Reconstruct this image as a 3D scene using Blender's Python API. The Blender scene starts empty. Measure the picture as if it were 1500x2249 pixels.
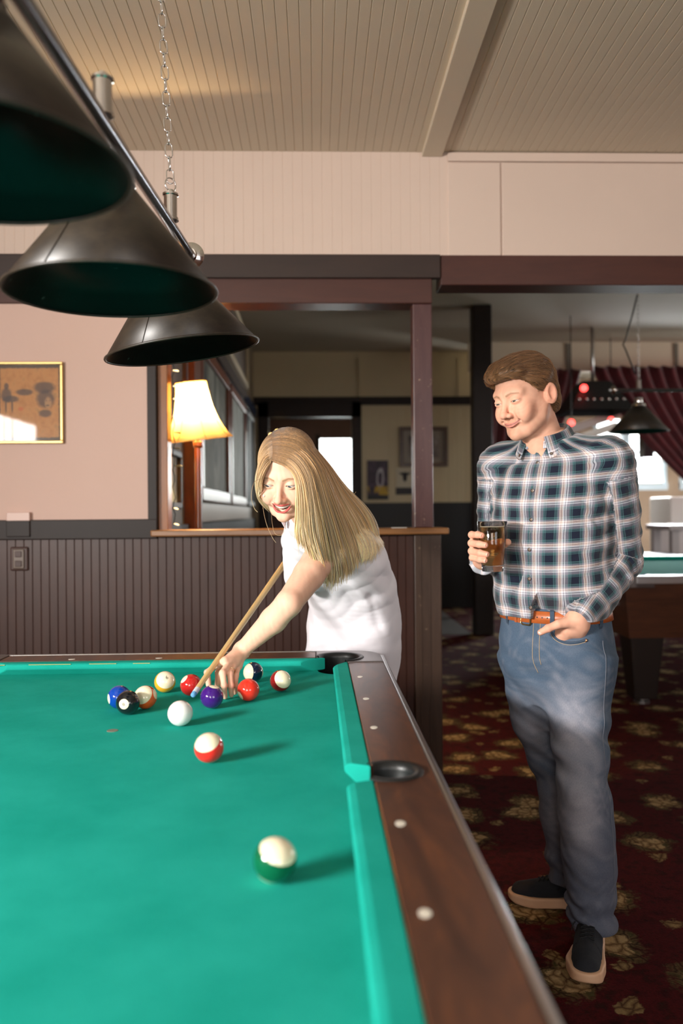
import bpy, bmesh, math, random
import numpy as np
from mathutils import Vector, Matrix, Quaternion, Euler

SC = bpy.context.scene
COL = SC.collection
PI = math.pi
rnd = random.Random(7)

# ------------------------------------------------------------------ camera
CAMZ = 1.27
cam_data = bpy.data.cameras.new('camera')
cam = bpy.data.objects.new('camera', cam_data)
COL.objects.link(cam)
SC.camera = cam
cam_data.sensor_fit = 'AUTO'
cam_data.sensor_width = 36.0
cam_data.lens = 1830.0 / 2249.0 * 36.0
_th, _ph, _r = math.atan(58 / 1830), 0.0011, 0.008
_F = Vector((math.sin(_th) * math.cos(_ph), math.cos(_th) * math.cos(_ph), math.sin(_ph)))
_R = Vector((math.cos(_th), -math.sin(_th), 0))
_U = _R.cross(_F)
_R2 = (_R - _U * _r).normalized()
_U2 = (_U + _R * _r).normalized()
cam.matrix_world = Matrix(((_R2.x, _U2.x, -_F.x, 0), (_R2.y, _U2.y, -_F.y, 0), (_R2.z, _U2.z, -_F.z, CAMZ), (0, 0, 0, 1)))
cam_data.clip_start = 0.02
cam_data.clip_end = 100
cam_data.dof.use_dof = True
cam_data.dof.focus_distance = 2.3
cam_data.dof.aperture_fstop = 2.1

# ------------------------------------------------------------------ view and world
SC.view_settings.view_transform = 'Standard'
SC.view_settings.look = 'None'
SC.view_settings.gamma = 1.0
SC.view_settings.use_curve_mapping = False
SC.view_settings.exposure = 0.30
world = bpy.data.worlds.new('world')
SC.world = world
world.use_nodes = True
world.node_tree.nodes['Background'].inputs[0].default_value = (0.75, 0.85, 1.0, 1)
world.node_tree.nodes['Background'].inputs[1].default_value = 0.6


def area(name, loc, target, sx, sy, power, color=(1, 1, 1), spread=PI):
    d = bpy.data.lights.new(name, 'AREA')
    d.shape = 'RECTANGLE'
    d.size, d.size_y, d.energy, d.color, d.spread = sx, sy, power, color, spread
    o = bpy.data.objects.new(name, d)
    COL.objects.link(o)
    o.location = loc
    o.rotation_euler = (Vector(target) - Vector(loc)).to_track_quat('-Z', 'Y').to_euler()
    return o


# daylight through the windows of the room behind the camera, and of the far room, plus one added side light
KEY_PANES = ((-0.13, 0.06), (-0.34, -0.19), (-0.70, -0.41), (-1.02, -0.735))     # a bank of tall panes in the left wall
for _a, _b in KEY_PANES:
    area('key_window_light', (-2.86, (_a + _b) / 2, 1.80), (0.2, (_a + _b) / 2 + 2.45, 1.25), 0.80, _b - _a, 118 * (_b - _a), (1.0, 0.965, 0.92), 1.9)
area('rear_window_light', (-1.3, -4.15, 1.75), (0.0, 3.0, 1.5), 2.2, 1.7, 62, (1.0, 0.93, 0.86))
area('front_window_light', (2.6, -4.15, 1.75), (0.6, 3.0, 1.5), 2.6, 1.9, 48, (0.96, 0.97, 1.0))
area('far_window_light', (5.6, 13.15, 2.15), (3.0, 6.0, -0.6), 1.8, 1.1, 190, (0.92, 0.97, 1.0), 2.3)
area('added_side_light', (8.75, 7.4, 1.9), (3.0, 7.6, 1.9), 2.4, 1.5, 52, (1.0, 0.97, 0.93), 2.6)  # unseen source added to brighten the far room and its lintel
area('back_door_light', (0.35, 13.55, 2.0), (0.2, 8.0, 1.4), 0.6, 1.0, 30, (0.95, 1.0, 0.97))


# ------------------------------------------------------------------ material helpers
def lin(c):
    c = c / 255.0
    return c / 12.92 if c <= 0.04045 else ((c + 0.055) / 1.055) ** 2.4


def rgb(r, g, b):
    return (lin(r), lin(g), lin(b), 1.0)


class NT:
    def __init__(self, name):
        self.m = bpy.data.materials.new(name)
        self.m.use_nodes = True
        self.t = self.m.node_tree
        self.b = self.t.nodes['Principled BSDF']

    def n(self, kind, **kw):
        nd = self.t.nodes.new('ShaderNode' + kind)
        for k, v in kw.items():
            if k.startswith('i_'):
                key = k[2:]
                key = int(key) if key.isdigit() else key.replace('_', ' ')
                nd.inputs[key].default_value = v
            else:
                setattr(nd, k, v)
        return nd

    def l(self, a, b):
        self.t.links.new(a, b)

    def set(self, **kw):
        for k, v in kw.items():
            self.b.inputs[k.replace('_', ' ')].default_value = v
        return self

    def coord(self, kind='Object'):
        return self.n('TexCoord').outputs[kind]

    def attr(self, name):
        return self.n('Attribute', attribute_name=name)

    def math(self, op, a, b=None, c=None, clamp=False):
        nd = self.n('Math', operation=op, use_clamp=clamp)
        for i, v in enumerate((a, b, c)):
            if v is None:
                continue
            if isinstance(v, (int, float)):
                nd.inputs[i].default_value = v
            else:
                self.l(v, nd.inputs[i])
        return nd.outputs[0]

    def ramp(self, fac, stops, interp='LINEAR'):
        nd = self.n('ValToRGB')
        cr = nd.color_ramp
        cr.interpolation = interp
        while len(cr.elements) < len(stops):
            cr.elements.new(0.5)
        for e, (p, c) in zip(cr.elements, stops):
            e.position = p
            e.color = c
        self.l(fac, nd.inputs[0])
        return nd.outputs[0]

    def mix(self, fac, a, b, blend='MIX'):
        nd = self.n('Mix', data_type='RGBA', blend_type=blend)
        for idx, v in ((0, fac), (6, a), (7, b)):
            if isinstance(v, (int, float)):
                nd.inputs[idx].default_value = v
            elif isinstance(v, tuple):
                nd.inputs[idx].default_value = v
            else:
                self.l(v, nd.inputs[idx])
        return nd.outputs[2]

    def noise(self, scale, detail=3, rough=0.5, vec=None, dist=0.0):
        nd = self.n('TexNoise')
        nd.inputs['Scale'].default_value = scale
        nd.inputs['Detail'].default_value = detail
        nd.inputs['Roughness'].default_value = rough
        nd.inputs['Distortion'].default_value = dist
        self.l(vec if vec is not None else self.coord(), nd.inputs['Vector'])
        return nd.outputs[0]

    def scaled(self, sx, sy, sz, vec=None):
        nd = self.n('Mapping')
        nd.inputs['Scale'].default_value = (sx, sy, sz)
        self.l(vec if vec is not None else self.coord(), nd.inputs[0])
        return nd.outputs[0]

    def bump(self, h, strength=0.3, dist=0.01):
        nd = self.n('Bump')
        nd.inputs['Strength'].default_value = strength
        nd.inputs['Distance'].default_value = dist
        self.l(h, nd.inputs['Height'])
        self.l(nd.outputs[0], self.b.inputs['Normal'])

    def base(self, out):
        self.l(out, self.b.inputs['Base Color'])


def simple(name, col, rough=0.5, metal=0.0, var=0.0, scale=20, bump=0.0, coat=0.0, spec=None, sheen=0.0):
    t = NT(name)
    t.set(Base_Color=col, Roughness=rough, Metallic=metal)
    if coat:
        t.set(Coat_Weight=coat, Coat_Roughness=0.08)
    if spec is not None:
        t.b.inputs['Specular IOR Level'].default_value = spec
    if sheen:
        t.set(Sheen_Weight=sheen)
    if var or bump:
        nz = t.noise(scale, 5, 0.6)
        if var:
            lo = tuple(c * (1 - var) for c in col[:3]) + (1,)
            hi = tuple(min(1, c * (1 + var)) for c in col[:3]) + (1,)
            t.base(t.ramp(nz, [(0.3, lo), (0.7, hi)]))
        if bump:
            t.bump(nz, bump, 0.004)
    return t.m


def emit(name, col, strength):
    t = NT(name)
    t.set(Base_Color=(0, 0, 0, 1), Emission_Color=col, Emission_Strength=strength)
    return t.m


def wood(name, c1, c2, rough=0.4, scale=(1, 12, 12), coat=0.0, worn=None):
    t = NT(name)
    t.b.inputs['Specular IOR Level'].default_value = 0.4
    v = t.scaled(*scale)
    nz = t.noise(4, 6, 0.65, v, 0.6)
    col = t.ramp(nz, [(0.3, c1), (0.7, c2)])
    if worn:
        w = t.noise(35, 4, 0.7)
        col = t.mix(t.ramp(w, [(0.66, (0, 0, 0, 1)), (0.71, (1, 1, 1, 1))]), col, worn)
    t.base(col)
    t.set(Roughness=rough, Coat_Weight=coat, Coat_Roughness=0.1)
    t.bump(nz, 0.12, 0.003)
    return t.m


# ------------------------------------------------------------------ object helpers
def tag(o, label=None, cat=None, group=None, kind=None):
    if label: o['label'] = label
    if cat: o['category'] = cat
    if group: o['group'] = group
    if kind: o['kind'] = kind
    return o


def empty(name, loc=(0, 0, 0), rot=(0, 0, 0)):
    o = bpy.data.objects.new(name, None)
    COL.objects.link(o)
    o.empty_display_size = 0.05
    o.location = loc
    o.rotation_euler = rot
    return o


def obj(name, bm, mat, parent=None, smooth=False, bevel=0.0, seg=2, loc=None, angle=None):
    me = bpy.data.meshes.new(name)
    bmesh.ops.recalc_face_normals(bm, faces=bm.faces)
    bm.to_mesh(me)
    bm.free()
    return link(name, me, mat, parent, smooth, bevel, seg, loc, angle)


def link(name, me, mat, parent=None, smooth=False, bevel=0.0, seg=2, loc=None, angle=None):
    if mat is not None:
        for m in (mat if isinstance(mat, (list, tuple)) else [mat]):
            me.materials.append(m)
    o = bpy.data.objects.new(name, me)
    COL.objects.link(o)
    if parent is not None:
        o.parent = parent
    if loc is not None:
        o.location = loc
    if smooth:
        me.polygons.foreach_set('use_smooth', [True] * len(me.polygons))
    if bevel:
        md = o.modifiers.new('bevel', 'BEVEL')
        md.width = bevel
        md.segments = seg
        md.limit_method = 'ANGLE'
        md.angle_limit = 0.6
    if angle is not None:
        me.polygons.foreach_set('use_smooth', [True] * len(me.polygons))
        me.set_sharp_from_angle(angle=angle)
    return o


def box(bm, x0, x1, y0, y1, z0, z1):
    vs = [bm.verts.new(p) for p in ((x0, y0, z0), (x1, y0, z0), (x1, y1, z0), (x0, y1, z0), (x0, y0, z1), (x1, y0, z1), (x1, y1, z1), (x0, y1, z1))]
    for f in ((0, 3, 2, 1), (4, 5, 6, 7), (0, 1, 5, 4), (1, 2, 6, 5), (2, 3, 7, 6), (3, 0, 4, 7)):
        bm.faces.new([vs[i] for i in f])
    return bm


def boxes(*bs):
    bm = bmesh.new()
    for b in bs:
        box(bm, *b)
    return bm


def prism(bm, pts, z0, z1):
    lo = [bm.verts.new((x, y, z0)) for x, y in pts]
    hi = [bm.verts.new((x, y, z1)) for x, y in pts]
    n = len(pts)
    bm.faces.new(hi)
    bm.faces.new(lo[::-1])
    for i in range(n):
        j = (i + 1) % n
        bm.faces.new((lo[i], lo[j], hi[j], hi[i]))
    return bm


def lathe(bm, prof, seg=48, center=(0, 0, 0), close=False):
    rings = []
    for r, z in prof:
        if r < 1e-6:
            rings.append([bm.verts.new((center[0], center[1], center[2] + z))])
        else:
            rings.append([bm.verts.new((center[0] + r * math.cos(2 * PI * k / seg), center[1] + r * math.sin(2 * PI * k / seg), center[2] + z)) for k in range(seg)])
    prs = list(zip(rings[:-1], rings[1:]))
    if close:
        prs.append((rings[-1], rings[0]))
    for a, b in prs:
        for k in range(seg):
            j = (k + 1) % seg
            if len(a) == 1 and len(b) == 1:
                continue
            if len(a) == 1:
                bm.faces.new((a[0], b[k], b[j]))
            elif len(b) == 1:
                bm.faces.new((a[k], a[j], b[0]))
            else:
                bm.faces.new((a[k], a[j], b[j], b[k]))
    return bm


def tube(bm, pts, rad, seg=8, closed=False, cap=True):
    pts = [Vector(p) for p in pts]
    n = len(pts)
    rads = rad if isinstance(rad, (list, tuple)) else [rad] * n
    rings = []
    up = None
    for i, p in enumerate(pts):
        if closed:
            t = pts[(i + 1) % n] - pts[i - 1]
        else:
            t = pts[min(i + 1, n - 1)] - pts[max(i - 1, 0)]
        t.normalize()
        if up is None:
            up = Vector((0, 0, 1)) if abs(t.z) < 0.9 else Vector((1, 0, 0))
        a = t.cross(up)
        if a.length < 1e-5:
            a = t.cross(Vector((0.3, 1, 0.2)))
        a.normalize()
        b = a.cross(t).normalized()
        up = b
        rings.append([bm.verts.new(p + (a * math.cos(2 * PI * k / seg) + b * math.sin(2 * PI * k / seg)) * rads[i]) for k in range(seg)])
    m = n if closed else n - 1
    for i in range(m):
        a, b = rings[i], rings[(i + 1) % n]
        for k in range(seg):
            j = (k + 1) % seg
            bm.faces.new((a[k], a[j], b[j], b[k]))
    if cap and not closed:
        bm.faces.new(rings[0][::-1])
        bm.faces.new(rings[-1])
    return bm


def arc(cx, cy, r, a0, a1, n=12):
    return [(cx + r * math.cos(a0 + (a1 - a0) * k / n), cy + r * math.sin(a0 + (a1 - a0) * k / n)) for k in range(n + 1)]


def grooved(name, u0, u1, v0, v1, depth_axis, place, mat, pitch=0.04, gw=0.005, gd=0.004, smooth=False):
    """board surface with real V grooves every pitch along u; place(u, v, d) -> xyz, d is depth behind the face"""
    bm = bmesh.new()
    us = []
    u = u0
    us.append((u0, 0))
    k = math.ceil(u0 / pitch)
    while k * pitch + gw < u1:
        g = k * pitch
        if g - gw > u0:
            us += [(g - gw * 0.5, 0), (g, gd), (g + gw * 0.5, 0)]
        k += 1
    us.append((u1, 0))
    lo = [bm.verts.new(place(a, v0, d)) for a, d in us]
    hi = [bm.verts.new(place(a, v1, d)) for a, d in us]
    for i in range(len(us) - 1):
        bm.faces.new((lo[i], lo[i + 1], hi[i + 1], hi[i]))
    b0 = [bm.verts.new(place(a, v, 0.05)) for a, v in ((u0, v0), (u1, v0), (u1, v1), (u0, v1))]
    bm.faces.new(b0[::-1])
    bm.faces.new([b0[0]] + [b0[1]] + lo[::-1])
    bm.faces.new([b0[2]] + [b0[3]] + hi)
    bm.faces.new([b0[3], b0[0], lo[0], hi[0]])
    bm.faces.new([b0[1], b0[2], hi[-1], lo[-1]])
    o = obj(name, bm, mat)
    return o


# ------------------------------------------------------------------ materials
def plaster(name, col, col2, strength=0.35):
    t = NT(name)
    nz = t.noise(9, 5, 0.6, None, 0.8)
    fine = t.noise(70, 3, 0.6)
    big = t.noise(1.2, 3, 0.5)
    t.base(t.ramp(big, [(0.3, col), (0.7, col2)]))
    t.bump(t.math('ADD', t.math('MULTIPLY', nz, 1.0), t.math('MULTIPLY', fine, 0.25)), strength, 0.006)
    t.set(Roughness=0.6)
    return t.m


def carpet():
    t = NT('carpet_floral')
    co = t.coord()
    def flowers(scale, seed, petals):
        w = t.n('TexNoise', i_Scale=9.0, i_Detail=3.0)
        mp = t.n('Mapping')
        mp.inputs['Location'].default_value = (seed, seed * 0.37, 0)
        t.l(co, mp.inputs[0])
        t.l(mp.outputs[0], w.inputs['Vector'])
        mixv = t.n('VectorMath', operation='MULTIPLY_ADD')
        t.l(w.outputs['Color'], mixv.inputs[0])
        mixv.inputs[1].default_value = (0.09, 0.09, 0)
        t.l(mp.outputs[0], mixv.inputs[2])
        vo = t.n('TexVoronoi', voronoi_dimensions='2D')
        vo.inputs['Scale'].default_value = scale
        vo.inputs['Randomness'].default_value = 0.85
        t.l(mixv.outputs[0], vo.inputs['Vector'])
        pt = t.n('TexVoronoi', voronoi_dimensions='2D', feature='DISTANCE_TO_EDGE')
        pt.inputs['Scale'].default_value = petals
        t.l(mixv.outputs[0], pt.inputs['Vector'])
        return vo.outputs['Distance'], pt.outputs['Distance']
    d1, e1 = flowers(3.3, 0.0, 26)
    d2, e2 = flowers(4.6, 3.1, 30)
    fine = t.noise(160, 2, 0.6, co)
    mott = t.noise(14, 4, 0.7, co)
    ground = t.ramp(mott, [(0.3, rgb(42, 14, 16)), (0.52, rgb(80, 21, 25)), (0.62, rgb(56, 19, 19)), (0.75, rgb(48, 32, 22))])
    # leaves: ring of olive around each flower
    ring = t.ramp(t.math('ADD', d1, t.math('MULTIPLY', mott, 0.62)), [(0.56, (1, 1, 1, 1)), (0.66, (0, 0, 0, 1))])
    leafe = t.ramp(e1, [(0.0, rgb(46, 34, 24)), (0.16, rgb(104, 84, 56)), (0.35, rgb(76, 70, 42))])
    c = t.mix(ring, ground, leafe)
    petal = t.ramp(e1, [(0.0, rgb(104, 80, 54)), (0.10, rgb(146, 120, 84)), (0.3, rgb(186, 160, 118))])
    fl = t.ramp(t.math('ADD', d1, t.math('MULTIPLY', mott, 0.5)), [(0.42, (1, 1, 1, 1)), (0.46, (0, 0, 0, 1))])
    c = t.mix(fl, c, petal)
    petal2 = t.ramp(e2, [(0.0, rgb(76, 52, 36)), (0.12, rgb(118, 94, 64)), (0.35, rgb(150, 128, 90))])
    f2 = t.ramp(t.math('ADD', d2, t.math('MULTIPLY', mott, 0.5)), [(0.36, (1, 1, 1, 1)), (0.40, (0, 0, 0, 1))])
    c = t.mix(f2, c, petal2)
    c = t.mix(0.5, c, t.ramp(fine, [(0.3, (0.35, 0.35, 0.35, 1)), (0.7, (1, 1, 1, 1))]), 'MULTIPLY')
    t.base(c)
    t.set(Roughness=0.95)
    t.b.inputs['Specular IOR Level'].default_value = 0.1
    t.bump(fine, 0.5, 0.003)
    return t.m


def felt():
    t = NT('green_felt')
    f = t.noise(420, 2, 0.6)
    b = t.noise(6, 4, 0.6)
    c = t.ramp(b, [(0.3, rgb(22, 156, 140)), (0.7, rgb(36, 172, 156))])
    c = t.mix(0.25, c, t.ramp(f, [(0.3, (0.7, 0.7, 0.7, 1)), (0.7, (1, 1, 1, 1))]), 'MULTIPLY')
    t.base(c)
    t.set(Roughness=0.9)
    t.b.inputs['Specular IOR Level'].default_value = 0.06
    t.bump(f, 0.12, 0.001)
    return t.m


M = {}
M['pink_wall'] = plaster('pink_plaster', rgb(201, 168, 152), rgb(206, 174, 161))
M['cream_panel'] = simple('cream_panel', rgb(206, 184, 169), 0.55, 0, 0.02, 2)
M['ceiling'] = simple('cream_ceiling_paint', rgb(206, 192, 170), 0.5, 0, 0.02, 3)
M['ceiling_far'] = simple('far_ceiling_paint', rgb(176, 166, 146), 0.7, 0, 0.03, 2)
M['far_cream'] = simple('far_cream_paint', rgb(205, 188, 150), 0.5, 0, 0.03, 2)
M['brown_paint'] = wood('brown_paint', rgb(54, 29, 21), rgb(66, 38, 28), 0.42, (3, 3, 1))
M['dark_brown'] = wood('dark_brown_paint', rgb(42, 28, 22), rgb(50, 34, 27), 0.45, (1, 6, 6))
M['beam_red'] = wood('red_brown_paint', rgb(66, 38, 32), rgb(76, 44, 36), 0.35, (1, 6, 6))
M['post_paint'] = wood('worn_red_brown', rgb(72, 44, 44), rgb(86, 57, 54), 0.35, (6, 6, 1), 0, rgb(150, 128, 108))
M['worn_pillar'] = wood('worn_brown_board', rgb(60, 43, 33), rgb(74, 55, 43), 0.4, (6, 6, 0.7), 0, rgb(128, 108, 88))
M['black_brown'] = simple('black_brown_paint', rgb(36, 26, 22), 0.5, 0, 0.1, 8, 0, 0, 0.3)
M['sill_wood'] = wood('varnished_sill', rgb(112, 74, 42), rgb(150, 104, 60), 0.35, (1, 14, 14), 0.2)
M['carpet'] = carpet()
M['felt'] = felt()
M['grey_tile'] = simple('grey_floor', rgb(96, 94, 92), 0.5, 0, 0.1, 6)
M['chrome'] = simple('chrome', (0.75, 0.73, 0.72, 1), 0.12, 1.0)
M['nickel'] = simple('brushed_nickel', (0.55, 0.54, 0.53, 1), 0.3, 1.0)
M['aluminium'] = simple('rail_trim_metal', (0.55, 0.56, 0.57, 1), 0.28, 1.0)
M['black'] = simple('black_plastic', rgb(18, 18, 19), 0.3)
M['black_rubber'] = simple('black_rubber', rgb(22, 24, 25), 0.4)
M['white_paint'] = simple('white_paint', rgb(225, 225, 220), 0.5)


def rail_wood():
    t = NT('rail_laminate')
    v = t.scaled(6, 1.2, 6)
    nz = t.noise(3, 6, 0.6, v, 1.2)
    f = t.noise(60, 4, 0.6, t.scaled(1, 0.15, 1))
    c = t.ramp(nz, [(0.28, rgb(58, 34, 26)), (0.5, rgb(84, 50, 34)), (0.72, rgb(112, 66, 38))])
    c = t.mix(0.35, c, t.ramp(f, [(0.3, (0.5, 0.5, 0.5, 1)), (0.7, (1, 1, 1, 1))]), 'MULTIPLY')
    t.base(c)
    t.set(Roughness=0.36, Coat_Weight=0.1, Coat_Roughness=0.2)
    return t.m


M['rail'] = rail_wood()
M['cabinet'] = wood('cabinet_laminate', rgb(66, 38, 26), rgb(88, 52, 34), 0.35, (1, 1, 6))
M['casting'] = simple('corner_casting', rgb(92, 84, 82), 0.28, 0.55)
M['sight'] = simple('pearl_sight', rgb(226, 220, 205), 0.3)
M['brass'] = simple('gold_frame', (0.55, 0.38, 0.15, 1), 0.4, 0.9)


def window_pane_mat(name, col, s):
    return emit(name, col, s)


M['daylight'] = emit('window_daylight', (0.95, 1.0, 0.98, 1), 5.0)
M['daylight_key'] = emit('window_daylight_key', (1.0, 0.98, 0.95, 1), 10.0)
M['daylight_soft'] = emit('window_daylight_soft', (1.0, 0.98, 0.95, 1), 2.6)

# ------------------------------------------------------------------ room shell
WY = 3.9          # face of the partition wall
CZ = 2.962        # front ceiling
FZ = 3.4          # far room ceiling
LX, RX, BY = -2.9, 6.2, -4.3   # left wall, right wall, rear wall of the front room
HX = -0.80        # hall wall with the pictures
FY = 11.0         # end wall of the far room

tag(obj('floor', boxes((LX, RX, BY, FY - 2.4, -0.05, 0.0)), M['carpet']), kind='structure')
tag(obj('floor_hall', boxes((HX, 1.62, FY - 2.4, FY + 3.2, -0.05, 0.0)), M['grey_tile']), kind='structure')
tag(obj('floor_far', boxes((1.62, 9.0, FY - 2.4, FY + 3.2, -0.05, 0.0)), M['carpet']), kind='structure')

ceil = grooved('ceiling', LX, RX, BY, WY, 'z', lambda u, v, d: (u, v, CZ + d), M['ceiling'], 0.0405, 0.0045, 0.0026)
tag(ceil, kind='structure')
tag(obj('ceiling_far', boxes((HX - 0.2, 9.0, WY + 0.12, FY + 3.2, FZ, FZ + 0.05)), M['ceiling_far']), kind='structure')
tag(obj('trim_ceiling_batten', boxes((0.515, 0.61, BY + 0.02, WY - 0.002, CZ - 0.022, CZ + 0.004)), M['ceiling'], bevel=0.003), kind='structure')

# partition wall: plastered left part, grooved dado below, header boards above
OP0, OP1 = -0.732, 0.465       # serving opening
tag(obj('wall_back', boxes((LX, OP0 - 0.04, WY, WY + 0.12, 1.158, 2.37)), M['pink_wall']), kind='structure')
dado = grooved('wall_back_dado', LX, 0.56, 0.0, 1.175, 'y', lambda u, v, d: (u, WY + 0.0 + d, v), M['brown_paint'], 0.0385, 0.005, 0.0035)
tag(dado, kind='structure')
tag(obj('wall_back_core', boxes((LX, 0.56, WY + 0.051, WY + 0.12, 0.0, 1.16)), M['dark_brown']), kind='structure')
fr = grooved('wall_back_frieze', LX, 0.628, 2.46, CZ + 0.03, 'y', lambda u, v, d: (u, WY + d, v), M['cream_panel'], 0.046, 0.003, 0.0012)
tag(fr, kind='structure')
tag(obj('wall_back_upper', boxes((0.628, RX, WY, WY + 0.12, 2.46, CZ + 0.3)), M['cream_panel']), kind='structure')
tag(obj('wall_back_upper_core', boxes((LX, 0.628, WY + 0.051, WY + 0.12, 2.40, FZ)), M['cream_panel']), kind='structure')
tag(obj('trim_panel_batten', boxes((0.634, 0.884, WY - 0.009, WY + 0.002, 2.47, 2.912)), M['cream_panel'], bevel=0.004), kind='structure')
tag(obj('trim_panel_board', boxes((0.889, RX, WY - 0.012, WY + 0.002, 2.47, 2.912)), M['cream_panel'], bevel=0.004), kind='structure')
tag(obj('trim_panel_rail', boxes((0.634, RX, WY - 0.016, WY + 0.002, 2.916, 2.958)), M['cream_panel'], bevel=0.004), kind='structure')
# dark beam boards
tag(obj('trim_beam_left', boxes((LX, 0.594, WY - 0.035, WY + 0.001, 2.362, 2.472)), M['dark_brown'], bevel=0.004), kind='structure')
tag(obj('trim_beam_right', boxes((0.596, RX, WY - 0.024, WY + 0.13, 2.332, 2.472)), M['beam_red'], bevel=0.004), kind='structure')
tag(obj('trim_header', boxes((LX, 0.556, WY - 0.014, WY + 0.13, 2.249, 2.370)), M['beam_red'], bevel=0.004), kind='structure')
# serving opening: jamb, dado rail, sill, post
tag(obj('trim_opening_jamb', boxes((OP0 - 0.042, OP0, WY - 0.016, WY + 0.13, 1.158, 2.25)), M['black_brown'], bevel=0.003), kind='structure')
tag(obj('trim_opening_liner', boxes((OP0, OP0 + 0.045, WY + 0.02, WY + 0.13, 1.19, 2.25)), wood('orange_varnish', rgb(120, 70, 30), rgb(150, 92, 44), 0.3, (8, 8, 1)), bevel=0.003), kind='structure')
tag(obj('trim_dado_rail', boxes((LX, OP0, WY - 0.018, WY + 0.001, 1.158, 1.249)), M['black_brown'], bevel=0.004), kind='structure')
tag(obj('trim_window_sill', boxes((-0.752, 0.618, WY - 0.075, WY + 0.16, 1.168, 1.198)), M['sill_wood'], bevel=0.006), kind='structure')
tag(obj('trim_opening_post', boxes((OP1, 0.556, WY - 0.002, WY + 0.10, 1.198, 2.25)), M['post_paint'], bevel=0.005), kind='structure')
tag(obj('trim_end_board', boxes((0.462, 0.588, WY - 0.022, WY + 0.13, 0.0, 1.168)), M['worn_pillar'], bevel=0.004), kind='structure')
tag(obj('trim_end_edge', boxes((0.488, 0.494, WY - 0.026, WY - 0.02, 0.0, 1.168), (0.53, 0.536, WY - 0.026, WY - 0.02, 0.0, 1.168)), M['worn_pillar']), kind='structure')
tag(obj('baseboard_back', boxes((LX, 0.47, WY - 0.016, WY + 0.001, 0.0, 0.13)), M['dark_brown'], bevel=0.004), kind='structure')

# the rest of the front room (behind and beside the camera) with its windows
def wall_with_windows(name, axis, at, thick, a0, a1, z1, wins, mat):
    bm = bmesh.new()
    cuts = sorted(wins)
    cur = a0
    def put(p, q, z0, zz):
        if q - p < 1e-4: return
        if axis == 'x': box(bm, at, at + thick, p, q, z0, zz)
        else: box(bm, p, q, at, at + thick, z0, zz)
    for w0, w1, b, t in cuts:
        put(cur, w0, 0, z1)
        put(w0, w1, 0, b)
        put(w0, w1, t, z1)
        cur = w1
    put(cur, a1, 0, z1)
    return tag(obj(name, bm, mat), kind='structure')


rear_wins = [(-2.3, -1.4, 0.9, 2.6), (-1.1, -0.2, 0.9, 2.6), (1.3, 2.2, 0.9, 2.6), (2.5, 3.4, 0.9, 2.6)]
wall_with_windows('wall_rear', 'y', BY - 0.15, 0.15, LX - 0.15, RX + 0.15, CZ + 0.3, rear_wins, M['pink_wall'])
left_wins = [(-1.02, 0.06, 1.35, 2.21)]
wall_with_windows('wall_left', 'x', LX - 0.15, 0.15, BY, WY, CZ + 0.3, left_wins, M['pink_wall'])
wall_with_windows('wall_right', 'x', RX, 0.15, BY, WY, CZ + 0.3, [], M['pink_wall'])
for i, (w0, w1, b, t) in enumerate(rear_wins):
    tag(obj('window_%d' % (i + 1), boxes((w0, w1, BY - 0.13, BY - 0.12, b, t)), M['daylight_soft']), kind='structure')
for i, (w0, w1, b, t) in enumerate(left_wins):
    tag(obj('window_%d' % (i + 7), boxes(*[(LX - 0.02, LX - 0.01, w0, w1, 1.38, 2.20) for w0, w1 in KEY_PANES]), M['daylight_key']), kind='structure')

# ------------------------------------------------------------------ far room
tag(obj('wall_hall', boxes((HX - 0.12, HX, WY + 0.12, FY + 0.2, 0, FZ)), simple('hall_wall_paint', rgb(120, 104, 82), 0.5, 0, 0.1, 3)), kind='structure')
dx0, dx1, dz = -0.6, 0.49, 2.53
far = bmesh.new()
box(far, HX, dx0, FY, FY + 0.15, 0, FZ)
box(far, dx0, dx1, FY, FY + 0.15, dz, FZ)
box(far, dx1, 2.15, FY, FY + 0.15, 0, FZ)
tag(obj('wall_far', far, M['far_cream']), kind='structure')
tag(grooved('wall_far_boards', 0.62, 2.1, 1.40, 2.70, 'y', lambda u, v, d: (u, FY - 0.012 + d * 0.2, v), M['far_cream'], 0.11, 0.012, 0.02), kind='structure')
tag(obj('trim_far_rail', boxes((HX, 2.15, FY - 0.035, FY + 0.001, 2.69, 2.80)), M['black_brown']), kind='structure')
tag(obj('trim_far_dado', boxes((dx1 + 0.12, 2.15, FY - 0.03, FY + 0.001, 0.0, 1.40)), simple('black_dado', rgb(12, 11, 12), 0.5)), kind='structure')
tag(obj('trim_far_battens', boxes((0.59, 0.63, FY - 0.03, FY, 2.8, 3.3), (1.9, 1.94, FY - 0.03, FY, 2.8, 3.3)), M['far_cream']), kind='structure')
tag(obj('door_1', boxes((dx0 - 0.14, dx0, FY - 0.05, FY + 0.16, 0, dz + 0.2), (dx1, dx1 + 0.13, FY - 0.05, FY + 0.16, 0, dz + 0.2), (dx0 - 0.14, dx1 + 0.13, FY - 0.05, FY + 0.16, dz, dz + 0.2)), M['black_brown'], bevel=0.006), kind='structure')
room2 = bmesh.new()
ww = (0.09, 0.62, 1.55, 2.52)
YB = FY + 3.0
box(room2, HX, ww[0], YB, YB + 0.1, 0, FZ)
box(room2, ww[1], 2.15, YB, YB + 0.1, 0, FZ)
box(room2, ww[0], ww[1], YB, YB + 0.1, 0, ww[2])
box(room2, ww[0], ww[1], YB, YB + 0.1, ww[3], FZ)
box(room2, 2.05, 2.15, FY + 0.15, YB, 0, FZ)
box(room2, HX - 0.12, HX, FY + 0.2, YB, 0, FZ)
tag(obj('wall_passage', room2, simple('passage_brown', rgb(84, 52, 44), 0.5, 0, 0.1, 3)), kind='structure')
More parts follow.
